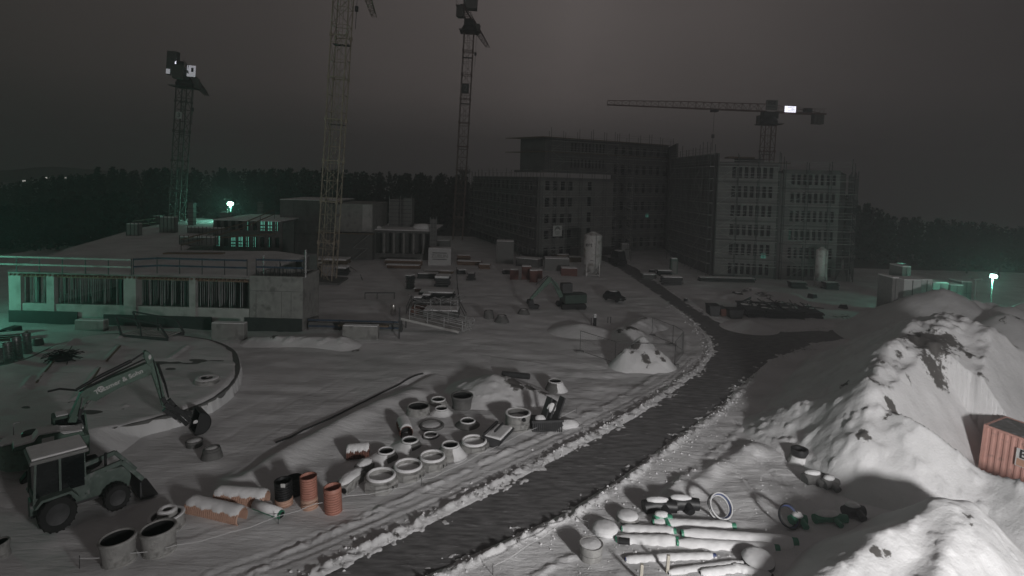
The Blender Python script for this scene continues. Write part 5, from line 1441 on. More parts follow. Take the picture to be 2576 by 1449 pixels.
sc_ = MB().prism([(x * .93 - .05, max(y * .93, -.3)) for x, y in poly if True], 2.352, 2.48).build("snow_cap", SCAP, up, bevel=.05)
MB().lathe([(0, 2.4), (.4, 2.4), (.42, 2.75), (.35, 2.82), (0, 2.82)], 18, c=(-1.3, -.0)).build("exhaust_housing", BLACK, ex, smooth='auto')
cb = MB(); c0, c1, d0, d1, z0, z1 = -.2, 1.45, .35, 1.35, 1.2, 3.1
for x in (c0, c1):
    for y in (d0, d1): cb.bar((x, y, z0), (x - (.15 if x > 0 else 0), y, z1), .1)
cb.bar((c0, d0, z1), (c1 - .15, d0, z1), .1).bar((c0, d1, z1), (c1 - .15, d1, z1), .1).bar((c0, d0, z1), (c0, d1, z1), .1).bar((c1 - .15, d0, z1), (c1 - .15, d1, z1), .1)
cb.box(c0, c1, d0 + .01, d1 - .01, z0, z0 + .85).box(c0, c1 - .1, d0, d1, z1, z1 + .08)
cbo = cb.build("cab", GREEN, ex)
MB().box(c0 + .06, c1 - .12, d0 + .03, d1 - .03, z0 + .85, z1 - .02).build("cab_glass", GLASS, cbo)
MB().box(c0 + .1, c1 - .25, d0 + .1, d1 - .1, z1 + .082, z1 + .16).build("snow_cap", SCAP, cbo, bevel=.035)
MB().bar((-2.0, .9, 2.35), (-2.0, .9, 3.2), .05).bar((-2.0, .9, 3.2), (-1.7, .9, 3.2), .05).build("handrail", STEEL, ex)
for o in kids(ex): o.scale = (.84, .84, .8)
# boom: broad cranked box section in the machine's own centre plane
exl = ex.location.copy()
def SZ_(px, py, off=0.0):
    """(x, z) in the boom plane seen at this point"""
    d = ray(px, py); n = Vector((-math.sin(rz), math.cos(rz), 0)); q0 = exl + n * off
    t_ = (q0 - Vector((0, 0, CAMH))).dot(n) / d.dot(n); P_ = Vector((0, 0, CAMH)) + d * t_ - exl
    return (P_.x * math.cos(rz) + P_.y * math.sin(rz), P_.z)
def S3(px, py, off=0.0):
    x, z = SZ_(px, py, off); return Vector((x, off, z))
boom = [SZ_(a_, c_y) for a_, c_y in [(169, 1060), (201, 988), (214, 976), (273, 951), (367, 912), (380, 922), (378, 940), (299, 973), (240, 1007), (221, 1004), (206, 1022), (190, 1060)]]
bo = MB().sideprism(boom, -.2, .2).build("boom", GREEN, ex, bevel=.02)
c0_ = S3(250, 985, -.215); c1_ = S3(335, 945, -.215); al = math.atan2(c1_.z - c0_.z, c1_.x - c0_.x)
lc_ = (S3(300, 960, -.215))
bo_t = text("Tessmer & Sohn", "lettering", PAPER, bo, lc_, (R(90), 0, 0), .335, bold=.008)
bo_t.rotation_euler = (Matrix.Rotation(-al, 3, 'Y') @ Matrix.Rotation(R(90), 3, 'X')).to_euler()
em = S3(253, 978, -.205)
lo = MB().lathe([(0, 0), (.15, 0), (.15, .012), (0, .012)], 24).build("round_emblem", PAPER, bo); lo.rotation_euler = (R(90), 0, 0); lo.location = em
for dx in (-.055, .055): MB().sideprism([(em.x + dx - .03, em.z + .05), (em.x + dx + .03, em.z + .05), (em.x + dx, em.z - .02)], -.224, -.219).build("emblem_mark", INK, bo)
MB().sideprism([(em.x - .04, em.z - .05), (em.x + .04, em.z - .05), (em.x, em.z - .11)], -.224, -.219).build("emblem_mark", INK, bo)
RODM = mat("bright_steel", (.6, .6, .6), .25, metal=.9)
cyl = MB().tube([S3(199, 1048, -.3), S3(203, 1028, -.3)], .06, 8).build("boom_cylinder", STEELD, ex)
MB().tube([S3(203, 1028, -.3), S3(208, 1000, -.3)], .035, 8).build("piston_rod", RODM, cyl)
cyl = MB().tube([S3(200, 1048, .3), S3(209, 1032, .3)], .06, 8).build("boom_cylinder", STEELD, ex)
MB().tube([S3(209, 1032, .3), S3(233, 1001, .3)], .035, 8).build("piston_rod", RODM, cyl)
MB().tube([S3(192, 980), S3(255, 945), S3(330, 908)], [.07, .1, .1], 8).tube([S3(330, 908), S3(367, 884)], .05, 8).build("stick_cylinder", BLACK, ex)
MB().tube([S3(200, 985, -.1), S3(270, 948, -.12), S3(360, 905, -.1), S3(384, 902, -.1)], .045, 6).tube([S3(120, 985, .3), S3(150, 978, .2), S3(195, 982, 0)], .05, 6).build("hydraulic_hose", BLACK, ex)
stk = MB().sideprism([SZ_(a_, c_y) for a_, c_y in [(361, 884), (367, 881), (380, 890), (397, 928), (411, 990), (422, 1020), (408, 1024), (397, 988), (378, 932), (362, 900)]], -.16, .16).build("stick", GREEN, ex, bevel=.02)
sb_ = S3(377, 898, -.165); o = MB().lathe([(0, 0), (.09, 0), (.09, .01), (0, .01)], 14).build("stick_badge", PAPER, stk); o.rotation_euler = (R(90), 0, 0); o.location = sb_; o.scale = (.8, 1.5, 1)
MB().tube([S3(396, 915), S3(415, 965), S3(424, 1000)], [.08, .06, .04], 8).tube([S3(386, 905, -.2), S3(400, 960, -.22), S3(410, 1010, -.2)], .03, 6).build("bucket_cylinder", BLACK, ex)
lk = MB(); rn = random.Random(4)
for (a_, c_y, a2, c2_) in [(408, 1000, 428, 1030), (415, 1015, 450, 1035), (425, 1005, 455, 1040), (412, 1030, 445, 1052), (440, 1022, 478, 1058), (450, 1035, 480, 1040), (430, 1030, 470, 1068)]:
    o_ = rn.uniform(-.3, .3); lk.bar(S3(a_, c_y, o_), S3(a2, c2_, o_), .2)
lk.build("linkage", BLACK, ex)
bx0 = S3(496, 1058); r_ = .62
bsh = []
for k in range(11): a_ = R(150 - 21 * k - 60); bsh.append((bx0.x + r_ * math.cos(a_) * .95, bx0.z + r_ * math.sin(a_) * 1.05))
inn = [(bx0.x + (x - bx0.x) * .9, bx0.z + (z - bx0.z) * .9) for x, z in bsh]
bkt = MB().sideprism(bsh + inn[::-1], -.6, .6)
for y in (-.6, .56): bkt.sideprism(bsh, y, y + .04)
bkt = bkt.build("bucket", BLACK, ex)
MB().blob((bx0.x - .25, -.62, bx0.z + .2), (.13, .04, .1)).build("snow_cap", SCAP, bkt)

# ------------------------------------------------------------------ wheeled tractor in front of it
ta = W(144, 1328); tb = W(264, 1288); rz = math.atan2(tb.y - ta.y, tb.x - ta.x)
TGREEN = mat("dusty_green", (.095, .13, .112), .6, var=.25, dirt=(.2, .2, .2), dscale=3, dthr=.62)
tr = empty("tractor", (ta.x, ta.y, gz(ta)), rz=rz, label="green wheeled tractor with a pale cab roof and front loader arms, parked by the excavator", cat="tractor")
def wheel(t, x, y, r, w, name="wheel"):
    pr = [(r * .62, -w / 2), (r * .93, -w / 2), (r, -w * .35), (r, w * .35), (r * .93, w / 2), (r * .62, w / 2)]
    o = MB().lathe(pr, 24).build(name, TYRE, t, smooth='auto'); o.rotation_euler = (R(90), 0, 0); o.location = (x, y, r)
    MB().lathe([(0, -w * .3), (r * .35, -w * .3), (r * .62, -w * .42), (r * .62, w * .42), (r * .35, w * .3), (0, w * .3)], 18).build("rim", STEELD, o, smooth='auto')
    lug = MB()
    for k in range(18):
        a = 2 * math.pi * k / 18; lug.bar((r * .98 * math.cos(a), r * .98 * math.sin(a), -w / 2), (r * .98 * math.cos(a + .12), r * .98 * math.sin(a + .12), w / 2), .07, .05)
    lug.build("tread", TYRE, o)
    return o
wheel(tr, 0, -.05, .72, .45); wheel(tr, 0, 1.75, .72, .45); wheel(tr, 2.35, .05, .55, .36); wheel(tr, 2.35, 1.65, .55, .36)
MB().sideprism([(-.9, .6), (3.0, .6), (3.1, 1.0), (3.0, 1.55), (1.3, 1.65), (1.2, 1.25), (-.9, 1.2)], .55, 1.15).build("hood", TGREEN, tr, bevel=.05)
MB().box(-.9, 3.0, .7, 1.0, .45, .75).build("chassis", STEELD, tr)
for y in (-.3, 1.5):
    MB().sideprism([(-.85, 1.2), (-.6, 1.5), (.5, 1.55), (.8, 1.2), (.7, 1.2), (.45, 1.45), (-.55, 1.4), (-.75, 1.2)], y, y + .5).build("mudguard", TGREEN, tr)
cab = MB(); z0, z1 = 1.2, 2.85
for x, y in [(-.8, .1), (-.8, 1.6), (1.15, .2), (1.15, 1.5), (.15, .08), (.15, 1.62)]: cab.bar((x, y, z0), (x * .92, y, z1), .09)
cab.box(-.8, 1.15, .12, 1.58, z0 - .1, z0 + .25)
cabo = cab.build("cab", mat("cab_frame", (.1, .13, .115), .6), tr)
MB().box(-.76, 1.08, .13, 1.57, z0 + .25, z1).build("cab_glass", GLASS, cabo)
MB().box(-.95, 1.25, 0, 1.7, z1, z1 + .16).build("cab_roof", GREY, cabo, bevel=.05)
MB().box(-.88, 1.18, .07, 1.63, z1 + .161, z1 + .25).build("snow_cap", SCAP, cabo, bevel=.04)
for y in (.2, 1.4):
    MB().bar((.9, y, 1.7), (2.6, y, 1.95), .12, .18).bar((2.6, y, 1.95), (3.5, y, .9), .12, .18).bar((1.2, y, 1.0), (1.2, y, 1.8), .14).build("loader_arm", TGREEN, tr)
MB().sideprism([(3.3, .15), (4.1, .1), (4.1, .16), (3.4, .25), (3.35, .9), (3.3, .9)], -.1, 1.8).build("loader_bucket", STEELD, tr)
MB().tube([(2.0, .5, 1.6), (2.0, .5, 2.4)], .06, 8).build("exhaust", BLACK, tr)
MB().blob((2.0, .85, 1.62), (.6, .25, .08), seed=8).build("snow_cap", SCAP, tr, smooth=True)

tr.scale = (.9, 1, 1.04)
# ------------------------------------------------------------------ orange-red container at the right edge
A_ = contA; B_ = W(2576, 1226); d = (B_ - A_); d.normalize(); rz = math.atan2(d.y, d.x)
hc = toppx(A_, 1064); L = 6.06; wd = 2.44
ct = empty("shipping_container", (A_.x, A_.y, 0), rz=rz, label="faded orange-red corrugated shipping container with a white sign, cut by the right edge", cat="container", ry=R(3))
def corrugated(L, h, y, depth=.05, pitch=.28, x0=0.1):
    vs = []; fs = []; x = x0; i = 0; pts = []
    while x < L - .1:
        pts += [(x, 0), (x + pitch * .3, 0), (x + pitch * .5, depth), (x + pitch * .8, depth)]; x += pitch
    pts.append((L - .05, 0))
    for (px, dy) in pts: vs += [(px, y + dy, .15), (px, y + dy, h - .1)]
    for k in range(len(pts) - 1): fs.append((2 * k, 2 * k + 2, 2 * k + 3, 2 * k + 1))
    return MB().quadmesh(vs, fs)
corrugated(L, hc, .0).build("side_wall", CONT, ct)
corrugated(L, hc, wd - .05).build("rear_wall", CONT, ct)
e_ = corrugated(wd, hc, 0).build("end_wall", CONT, ct); e_.rotation_euler = (0, 0, R(90)); e_.location = (.06, 0, 0)
e_ = MB().box(L - .06, L, .05, wd - .05, .1, hc - .1).build("door", CONT, ct)
fr = MB()
for x in (0, L - .12):
    for y in (-.03, wd - .1): fr.box(x, x + .12, y, y + .12, 0, hc)
fr.box(.12, L - .12, -.028, .06, 0.02, .16).box(.12, L - .12, -.028, .06, hc - .11, hc - .002).box(.12, L - .12, wd - .06, wd + .018, .02, .16).box(.12, L - .12, wd - .06, wd + .018, hc - .11, hc - .002)
fr.box(.002, .1, .09, wd - .1, hc - .11, hc - .003).box(.002, .1, .09, wd - .1, .02, .15)
fr.build("corner_frame", CONT, ct)
MB().box(.05, L - .05, 0.03, wd - .03, hc - .09, hc - .03).build("roof", mat("weathered_roof", (.14, .135, .13), .8, var=.3, dirt=(.3, .3, .3), dscale=2), ct)
sg = MB().box(1.5, 5.2, -.09, -.05, .62 * hc - .5, .62 * hc + .42).build("sign_board", PAPER, ct)
MB().box(1.55, 5.15, -.095, -.091, .62 * hc - .47, .62 * hc - .1).build("sign_band", mat("sign_band", (.45, .26, .18), .6), sg)
text("Bo", "lettering", INK, sg, (1.62, -.1, .62 * hc + .15), (R(90), 0, 0), .62, align='LEFT', bold=.012)
# second container behind
nn = Vector((-d.y, d.x, 0)); pc2 = A_ + d * 1.9 + nn * 2.75
c2 = empty("shipping_container", (pc2.x, pc2.y, 0), rz=rz, label="second dark-roofed container behind the orange-red one at the right edge", cat="container")
MB().box(0, 6, 0, 2.4, 0, hc + .1).build("body", CONT, c2); MB().box(.02, 5.98, .02, 2.38, hc + .102, hc + .13).build("roof", CONCD, c2)

# ------------------------------------------------------------------ silos
def silo(px, pybase, pytop, wpx, label, word=None, clen=1.0, y=None):
    p = W(px, pybase); s = p.y / FP; r = wpx / 2 * s; h = toppx(p, pytop)
    t = empty("mortar_silo", (p.x, p.y, 0), label=label, cat="silo", group="mortar silos")
    zl = h * .24
    bd = MB().lathe([(.15, h * .06), (r * .35, h * .12), (r * .98, zl + .25), (r, zl + .4), (r, h * .9), (r * .96, h * .93), (r * .5, h * .97), (r * .3, h * .985), (.0, h * .985)], 32).build("tank", SILO, t, smooth='auto')
    MB().lathe([(0, h * .97), (r * .28, h * .97), (r * .3, h), (0, h * 1.0)], 16).build("hatch", SILO, bd)
    for k in range(4):
        a = R(45 + 90 * k); MB().bar((r * 1.05 * math.cos(a), r * 1.05 * math.sin(a), 0), (r * .97 * math.cos(a), r * .97 * math.sin(a), zl + .6), .14).build("leg", SILO, t)
    b = MB()
    for k in range(4):
        a, c = R(45 + 90 * k), R(135 + 90 * k)
        b.bar((r * 1.04 * math.cos(a), r * 1.04 * math.sin(a), .25), (r * 1.04 * math.cos(c), r * 1.04 * math.sin(c), .25), .1)
        b.bar((r * 1.04 * math.cos(a), r * 1.04 * math.sin(a), .25), (r * .98 * math.cos(c), r * .98 * math.sin(c), zl + .3), .06)
    b.build("leg_braces", SILO, t)
    MB().tube([(r * .2, -r - .05, 1), (r * .2, -r - .05, h * .95)], .05, 8).build("fill_pipe", STEEL, t)
    if word:
        tx = text(word, "lettering", INK, bd, (-r * .55, -r * .86, h * .72), (R(90), 0, R(-32)), .95)
        MB().box(-.55, -.05, -r - .03, -r - .005, h * .36, h * .38).build("tank_mark", GREY, bd)
    return t
silo(1489, 693, 583, 45, "white mortar silo on legs beside the asphalt road", word="ert")
silo(2063, 722, 622, 28, "slimmer silo before the right end of the shell building")

# ------------------------------------------------------------------ site boxes, containers, machines in the middle
def boxcont(px0, px1, pyb, pyt, depth, label, material, name="site_container", cat="container", group=None, rz=0, snow=True, ribs=True, d=None, y=None):
    p = W((px0 + px1) / 2, pyb) if y is None else Vector((D((px0 + px1) / 2, pyb, y).x, y, 0))
    zb = 0 if y is None else 0
    w = (px1 - px0) * p.y / FP; h = toppx(p, pyt)
    t = empty(name, (p.x, p.y + .1, 0), label=label, cat=cat, group=group, rz=R(rz))
    MB().box(-w / 2, w / 2, 0, depth, -.1, h).build("body", material, t)
    if ribs:
        b = MB(); n = int(w / .35)
        for k in range(n): b.box(-w / 2 + (k + .3) * w / n, -w / 2 + (k + .6) * w / n, -.04, -.003, .15, h - .15)
        b.build("ribs", material, t)
    fr = MB(); [fr.box(x, x + .1, -.06, .04, -.1, h) for x in (-w / 2 - .02, w / 2 - .08)]; fr.box(-w / 2 + .081, w / 2 - .081, -.06, -.002, h - .12, h - .003); fr.build("frame", material, t)
    if snow: MB().box(-w / 2 + .02, w / 2 - .02, .02, depth - .02, h + .003, h + .14).build("snow_cap", SCAP, t, bevel=.05)
    return t, w, h
t, w, h = boxcont(1077, 1134, 668, 627, 2.4, "pale site container with a lettered sign between two bars", WHITE, ribs=False)
MB().box(-w * .32, w * .32, -.07, -.065, h * .75, h * .79).build("sign_bar", INK, t); MB().box(-w * .32, w * .32, -.07, -.065, h * .36, h * .40).build("sign_bar", INK, t)
text("ZÜBLIN", "lettering", GREY, t, (0, -.07, h * .57), (R(90), 0, 0), .82)
b = MB(); [b.bar((-w / 2 + k * w / 6, .1, h), (-w / 2 + k * w / 6, .1, h + .25), .05) for k in range(7)]; b.bar((-w / 2, .1, h + .25), (w / 2, .1, h + .25), .05); b.build("roof_rail", STEEL, t)
boxcont(1096, 1130, 632, 606, 2, "dark smaller site box behind the lettered container", GREY)
boxcont(1248, 1291, 664, 608, 2.4, "tall grey container standing alone before the left block", GREY)
t, w, h = boxcont(1370, 1432, 682, 652, 2.4, "pale snow-topped site cabin left of the white silo", GREY, name="site_cabin", cat="site cabin")
boxcont(1563, 1582, 652, 615, 1.3, "small pale cabin on the road side behind the silo", GREY, name="site_cabin", cat="site cabin", ribs=False)
RX = "red boxes left of the silo"
for a, c, yb_, yt, lab in [(1283, 1304, 706, 680, "small red box left of the tall red one"), (1312, 1336, 706, 672, "tallest red box of the group left of the silo"), (1332, 1352, 712, 682, "front red box right of the tallest one"), (1349, 1364, 702, 681, "small reddish box behind the digger arm")]:
    boxcont(a, c, yb_, yt, 1.2, lab, REDBOX, name="red_box", cat="box", group=RX, ribs=False)
t, w, h = boxcont(1412, 1452, 694, 676, 2, "dark red open skip at the foot of the white silo", REDBOX, name="skip", cat="skip", ribs=True, snow=True)
# long low container wall + stacks beyond
boxcont(1295, 1355, 672, 652, 2.4, "long low dark barrier box before the left block", CONCD, name="barrier_box", cat="barrier", rz=-24, ribs=False)
for i, (a, c, yb_, yt, lab) in enumerate([(1365, 1400, 652, 640, "row of snowy pallets along the left block, left pack"), (1400, 1432, 654, 642, "row of snowy pallets along the left block, middle pack"), (1432, 1462, 660, 648, "row of snowy pallets along the left block, pack nearest the silo")]):
    boxcont(a, c, yb_, yt, 1.5, lab, WOOD, name="pallet_stack", cat="pallet stack", group="pallets before the left block")
# toilet cabin
t, w, h = boxcont(1688, 1704, 690, 652, 1.1, "green-grey portable toilet before the right block", mat("toilet_green", (.1, .15, .13), .6), name="portable_toilet", cat="portable toilet", ribs=False)
MB().box(-w * .35, w * .35, -.09, -.062, .1, h * .85).build("door", GREY, t); MB().blob((0, .5, h), (w * .5, .5, .22), seed=2).build("dome_roof", WHITE, t, smooth=True)
# dark car behind the silo
def car(px, py, lab, rz, material, scale=1.0, L=4.4, Hh=1.5, name="parked_car", cat="car"):
    p = W(px, py); t = empty(name, (p.x, p.y, 0), rz=R(rz), label=lab, cat=cat); t.scale = (scale,) * 3
    body = [(-L / 2, .35), (L / 2, .35), (L / 2 + .02, .75), (L * .28, .95), (-L / 2, 1.0), (-L / 2 - .03, .6)]
    b = MB().sideprism(body, -.88, .88).build("body", material, t, bevel=.06)
    g = MB().sideprism([(L * .27, .94), (L * .12, Hh), (-L * .33, Hh), (-L * .46, .98)], -.78, .78).build("cabin_glass", GLASS, t)
    MB().sideprism([(L * .12, Hh), (-L * .33, Hh), (-L * .3, Hh + .06), (L * .08, Hh + .06)], -.76, .76).build("roof", material, t)
    MB().blob((-L * .1, 0, Hh + .05), (L * .22, .7, .08)).build("snow_cap", SCAP, t, smooth=True)
    for x in (-L * .31, L * .32):
        for y in (-.8, .8):
            o = MB().lathe([(0, -.1), (.2, -.1), (.32, -.09), (.33, 0), (.32, .1), (0, .1)], 16).build("wheel", TYRE, t); o.rotation_euler = (R(90), 0, 0); o.location = (x, y, .33)
    for y in (-.6, .6): MB().box(L / 2 - .02, L / 2 + .03, y - .15, y + .15, .6, .75).build("headlight", STEEL, t)
    return t
car(1552, 664, "dark truck parked at the road bend behind the silo", 100, TYRE, scale=1.0, L=5.6, Hh=2.5, name="parked_truck", cat="truck")
# small excavator
sb = W(1436, 775); 
se = empty("excavator", (sb.x, sb.y, 0), rz=R(180 + 14), label="small dark green excavator reaching its arm and bucket to the left, below the silo", cat="excavator")
for y in (-.95, .95): MB().sideprism([(-1.6, .35), (-1.4, .05), (1.4, .05), (1.6, .35), (1.4, .7), (-1.4, .7)], y - .22, y + .22).build("track", TYRE, se, bevel=.04)
MB().prism([(-1.6, -1.0), (1.1, -1.1), (1.1, 1.1), (-1.6, 1.0), (-1.9, 0)], .75, 1.75).build("upper_body", mat("dark_green", (.03, .055, .042), .5), se, bevel=.05)
MB().box(-.2, 1.05, -1.05, -.1, 1.76, 2.9).build("cab", STEELD, se, bevel=.04); MB().box(.0, 1.07, -1.08, -.15, 2.0, 2.75).build("cab_glass", GLASS, se)
aD = (1436 - 1325) * sb.y / FP
MB().sideprism([(1.0, 1.4), (1.8, 3.0), (2.7, 3.75), (3.0, 3.6), (2.2, 2.7), (1.5, 1.3)], -.14, .14).build("boom", GREEN, se)
MB().sideprism([(2.5, 3.7), (2.9, 3.8), (aD - .1, 1.3), (aD - .3, 1.1), (2.6, 3.2)], -.12, .12).build("stick", GREEN, se)
MB().tube([(1.6, .2, 2.2), (2.6, .2, 3.6)], .07, 6).tube([(3.0, 0, 3.9), (4.4, 0, 2.9)], .06, 6).build("cylinder", STEELD, se)
MB().sideprism([(aD - .4, 1.2), (aD + .1, 1.1), (aD + .2, .7), (aD - .1, .15), (aD - 1.0, .1), (aD - 1.2, .5), (aD - .5, .6)], -.45, .45).build("bucket", BLACK, se)
car(1545, 757, "small dark compressor trailer standing right of the small excavator", -48, TYRE, scale=.75, L=3.6, Hh=1.6, name="compressor_trailer", cat="trailer")
# marker posts / standpipe
for i, (px, py, h, m, lab) in enumerate([(1496, 822, 33, STEELD, "dark standpipe with a pale wrapped top below the small excavator"), (1487, 822, 22, STEELD, "thin dark post left of the standpipe"), (1529, 815, 18, STEELD, "thin dark post, left one of the pair right of the standpipe"), (1536, 815, 18, STEELD, "thin dark post, right one of the pair right of the standpipe")]):
    p = W(px, py); hh = toppx(p, py - h)
    if i == 0:
        t = empty("standpipe", p, label=lab, cat="standpipe"); MB().tube([(0, 0, 0), (0, 0, hh * .7)], .17, 10).build("pipe", BLACK, t); MB().lathe([(0, hh), (.15, hh), (.2, hh * .9), (.12, hh * .8), (.19, hh * .72), (.1, hh * .66)], 10).build("wrapped_top", WHITE, t)
    else:
        o = MB().tube([(0, 0, -.1), (0, 0, hh)], .05, 6).build("marker_post", m); o.location = p; tag(o, lab, "post", "thin marker posts")
# mesh fences round the heap
MESHM = mat("fence_wire", (.12, .12, .12), .5, metal=.5)
def fence(pxs, tops, label):
    for i in range(len(pxs) - 1):
        A_ = W(*pxs[i]); B_ = W(*pxs[i + 1]); h = (toppx(A_, tops[i]) + toppx(B_, tops[i + 1])) / 2
        h = min(max(h, 1.7), 2.2)
        t = empty("fence_panel", A_, label=label[i], cat="fence panel", group="mesh fence round the heap"); v = B_ - A_
        b = MB(); z = Vector((0, 0, 1)); b.tube([z * .1, z * h], .028, 6).tube([v + z * .1, v + z * h], .028, 6).tube([z * h, v + z * h], .024, 6).tube([z * .15, v + z * .15], .02, 6).build("tube_frame", MESHM, t)
        m = MB(); n = int(v.length / .22)
        for k in range(1, n): m.bar(v * (k / n) + z * .15, v * (k / n) + z * h, .006)
        for k in range(1, 8): m.bar(z * (.15 + (h - .15) * k / 8), v + z * (.15 + (h - .15) * k / 8), .006)
        m.build("wire_mesh", MESHM, t)
        MB().box(-.35, .35, -.12, .12, -.02, .13).build("concrete_foot", CONCD, t)
fence([(1459, 886), (1547, 917), (1697, 921), (1718, 893)], [832, 860, 868, 826], ["fence panel left of the heap, toward the shallow drift", "long fence panel in front of the heap", "short fence panel by the road, right of the heap"])
fence([(1640, 845), (1692, 868), (1716, 884)], [795, 824, 826], ["fence panel behind the heap, far end", "fence panel behind the heap, near the road corner"])

# ------------------------------------------------------------------ gangway
A_ = W(1010, 850); B_ = W(1152, 850)
gA = W(1008, 838); gB = W(1190, 848)
t = empty("gangway", (gA.x, gA.y, 0), label="pale sloping gangway with three-bar railing, right of the concrete block", cat="gangway")
v = gB - gA; z = Vector((0, 0, 1)); zA, zB = 1.5, .25; n_ = Vector((-v.y, v.x, 0)).normalized()
f0 = lambda u, s: v * u + n_ * s + z * (zA + (zB - zA) * u)
MB().quadmesh([f0(0, 0), f0(.8, 0), f0(.8, 1.8), f0(0, 1.8), f0(0, 0) - z * .22, f0(.8, 0) - z * .22, f0(.8, 1.8) - z * .22, f0(0, 1.8) - z * .22], [(0, 1, 2, 3), (7, 6, 5, 4), (0, 4, 5, 1), (1, 5, 6, 2), (2, 6, 7, 3), (3, 7, 4, 0)]).build("deck", CONCW, t)
for s in (0, 1.8):
    b = MB()
    for h in (.35, .68, 1.05): b.bar(f0(.12, s) + z * h, f0(.98, s) + z * (h), .05)
    for u in (.12, .37, .6, .85): b.bar(f0(u, s), f0(u, s) + z * 1.08, .07)
    b.bar(f0(.85, s), f0(.98, s) + z * 1.0, .05).bar(f0(.85, s), f0(.98, s) + z * .6, .05)
    b.build("railing", STEEL, t)
for s in (.1, 1.7): MB().bar(Vector((0, 0, -.1)) + n_ * s, f0(0, s), .12).build("support_leg", STEELD, t)
o = MB().bar((0, 0, 0), (0, 0, 2.9), .12).build("steel_post", STEELD); p = W(1004, 852); o.location = p; tag(o, "dark steel post at the high end of the gangway", "post")
# flatbed / loading platform
t, w, h = boxcont(1064, 1152, 806, 784, 2.2, "snowy loading platform behind the gangway", CONCD, name="loading_platform", cat="platform", ribs=False)
b = MB(); [b.bar((x, .1, h), (x, .1, h + 1.3), .05) for x in (-w * .3, -w * .02, w * .28, w * .48)]; b.bar((w * .28, .1, h + 1.2), (w * .48, .1, h + 1.2), .05); b.build("posts", STEEL, t)
# barrel
p = W(989, 790); t = empty("wrapped_drum", p, label="small foil-wrapped drum glinting on the snow left of the gangway", cat="drum")
MB().lathe([(0, 0), (.3, 0), (.33, .3), (.3, .55), (.33, .8), (.28, 1.05), (0, 1.1)], 16).build("drum", mat("foil", (.6, .58, .56), .25, metal=.6), t, smooth='auto')
# material stacks of the storage strip
def stack(px0, px1, pyb, pyt, label, kind="boards", rz=0, depth=1.4, cat="timber stack", material=WOOD, group="stacks of the storage strip", name="board_stack", snowh=.12):
    p = W((px0 + px1) / 2, pyb); w = (px1 - px0) * p.y / FP; h = max(.25, toppx(p, pyt))
    t = empty(name, (p.x, p.y + depth / 2, gz(p) if pyb > 700 else 0), rz=R(rz), label=label, cat=cat, group=group)
    rn = random.Random(int(px0 * 3 + pyb))
    n = max(2, int(h / .22))
    for k in range(n):
        z = h * k / n; b = MB(); m = max(2, int(depth / .4))
        for q in range(m):
            o_ = rn.uniform(-.2, .2); b.box(-w / 2 + o_, w / 2 + o_, -depth / 2 + q * depth / m, -depth / 2 + (q + .8) * depth / m, z + .05, z + h / n - .02)
        b.build("board_layer", material, t)
    MB().box(-w / 2, w / 2, -depth / 2, depth / 2, h + .002, h + snowh).build("snow_cap", SCAP, t, bevel=.05)
    return t
stack(968, 1060, 668, 656, "long pale timber pile left of the lettered container", material=WOODR)
stack(970, 1055, 676, 668, "lower long timber pile in front of the pale one", material=WOODR)
stack(1065, 1140, 690, 682, "flat board stack right below the lettered container", depth=1.6)
stack(1050, 1100, 704, 692, "small dark board stack at the strip's left side", depth=1.6, material=STEELD)
stack(1093, 1128, 722, 700, "square snow-topped crate stack in the middle of the strip", depth=2.2, material=STEELD, snowh=.3)
stack(1040, 1135, 735, 727, "wide plank stack with reddish edges below the crate stack", depth=1.0, material=WOODR)
stack(1018, 1042, 728, 694, "narrow slanting stack at the strip's left edge", rz=70, depth=.8, material=STEELD)
stack(1055, 1140, 750, 738, "dark snow-covered pile below the plank stack", depth=1.8, material=BLACK, snowh=.2)
stack(1150, 1182, 655, 643, "board stack right of the lettered container", material=WOODR)
stack(1150, 1210, 668, 658, "longer board stack before the middle crane foot", material=WOODR)
stack(1205, 1232, 678, 666, "reddish short stack in front of the grey container", material=WOODR)
stack(1265, 1288, 692, 680, "small dark stack before the tall grey container", material=STEELD)
stack(1175, 1192, 708, 690, "small black crate on open snow right of the strip", material=BLACK, snowh=.02, name="crate", cat="crate")
stack(1150, 1170, 692, 680, "little slanting crate beside the strip", material=STEELD, name="crate", cat="crate", rz=20)
# tangled scaffold parts
p = W(1100, 772); rn = random.Random(9); b = MB()
for i in range(70):
    c = Vector((rn.uniform(-2.4, 2.4), rn.uniform(-1.4, 1.6), rn.uniform(.1, .9))); a = rn.uniform(0, math.pi); l = rn.uniform(.5, 1.4)
    dd = Vector((math.cos(a), math.sin(a), rn.uniform(-.3, .5))) * l; b.bar(c - dd, c + dd, .07)
o = b.build("scrap_heap", STEEL); o.location = p; tag(o, "tangled heap of scaffold tubes in the storage strip", "scrap heap")
p = W(1063, 790); o = MB().sideprism([(-1.3, 0), (1.3, 0), (1.5, .8), (-1.1, .9)], -.7, .7).build("rusty_skip", RUST); o.location = p; tag(o, "rusty low skip at the lower left of the storage strip", "skip")
for i, (px, py, lab) in enumerate([(1050, 762, "square hatch crate left of the scaffold tubes"), (1072, 755, "second snowy crate beside the scaffold tubes")]):
    stack(px - 10, px + 10, py + 6, py - 10, lab, material=STEELD, name="crate", cat="crate", depth=1.0, snowh=.2)
A_ = W(1150, 640); B_ = W(1158, 800); 
railing([tuple(W(1148, 690)), tuple(W(1150, 730)), tuple(W(1156, 780)), tuple(W(1172, 812))], "long dark barrier along the right side of the storage strip", 6, material=STEELD, hs=(.5, 1.0), group="barriers of the storage strip", bw=.1)
railing([tuple(W(1022, 800)), tuple(W(1034, 770))], "short dark barrier at the lower left of the strip", 3, material=STEELD, hs=(.6, 1.2), group="barriers of the storage strip", bw=.1)
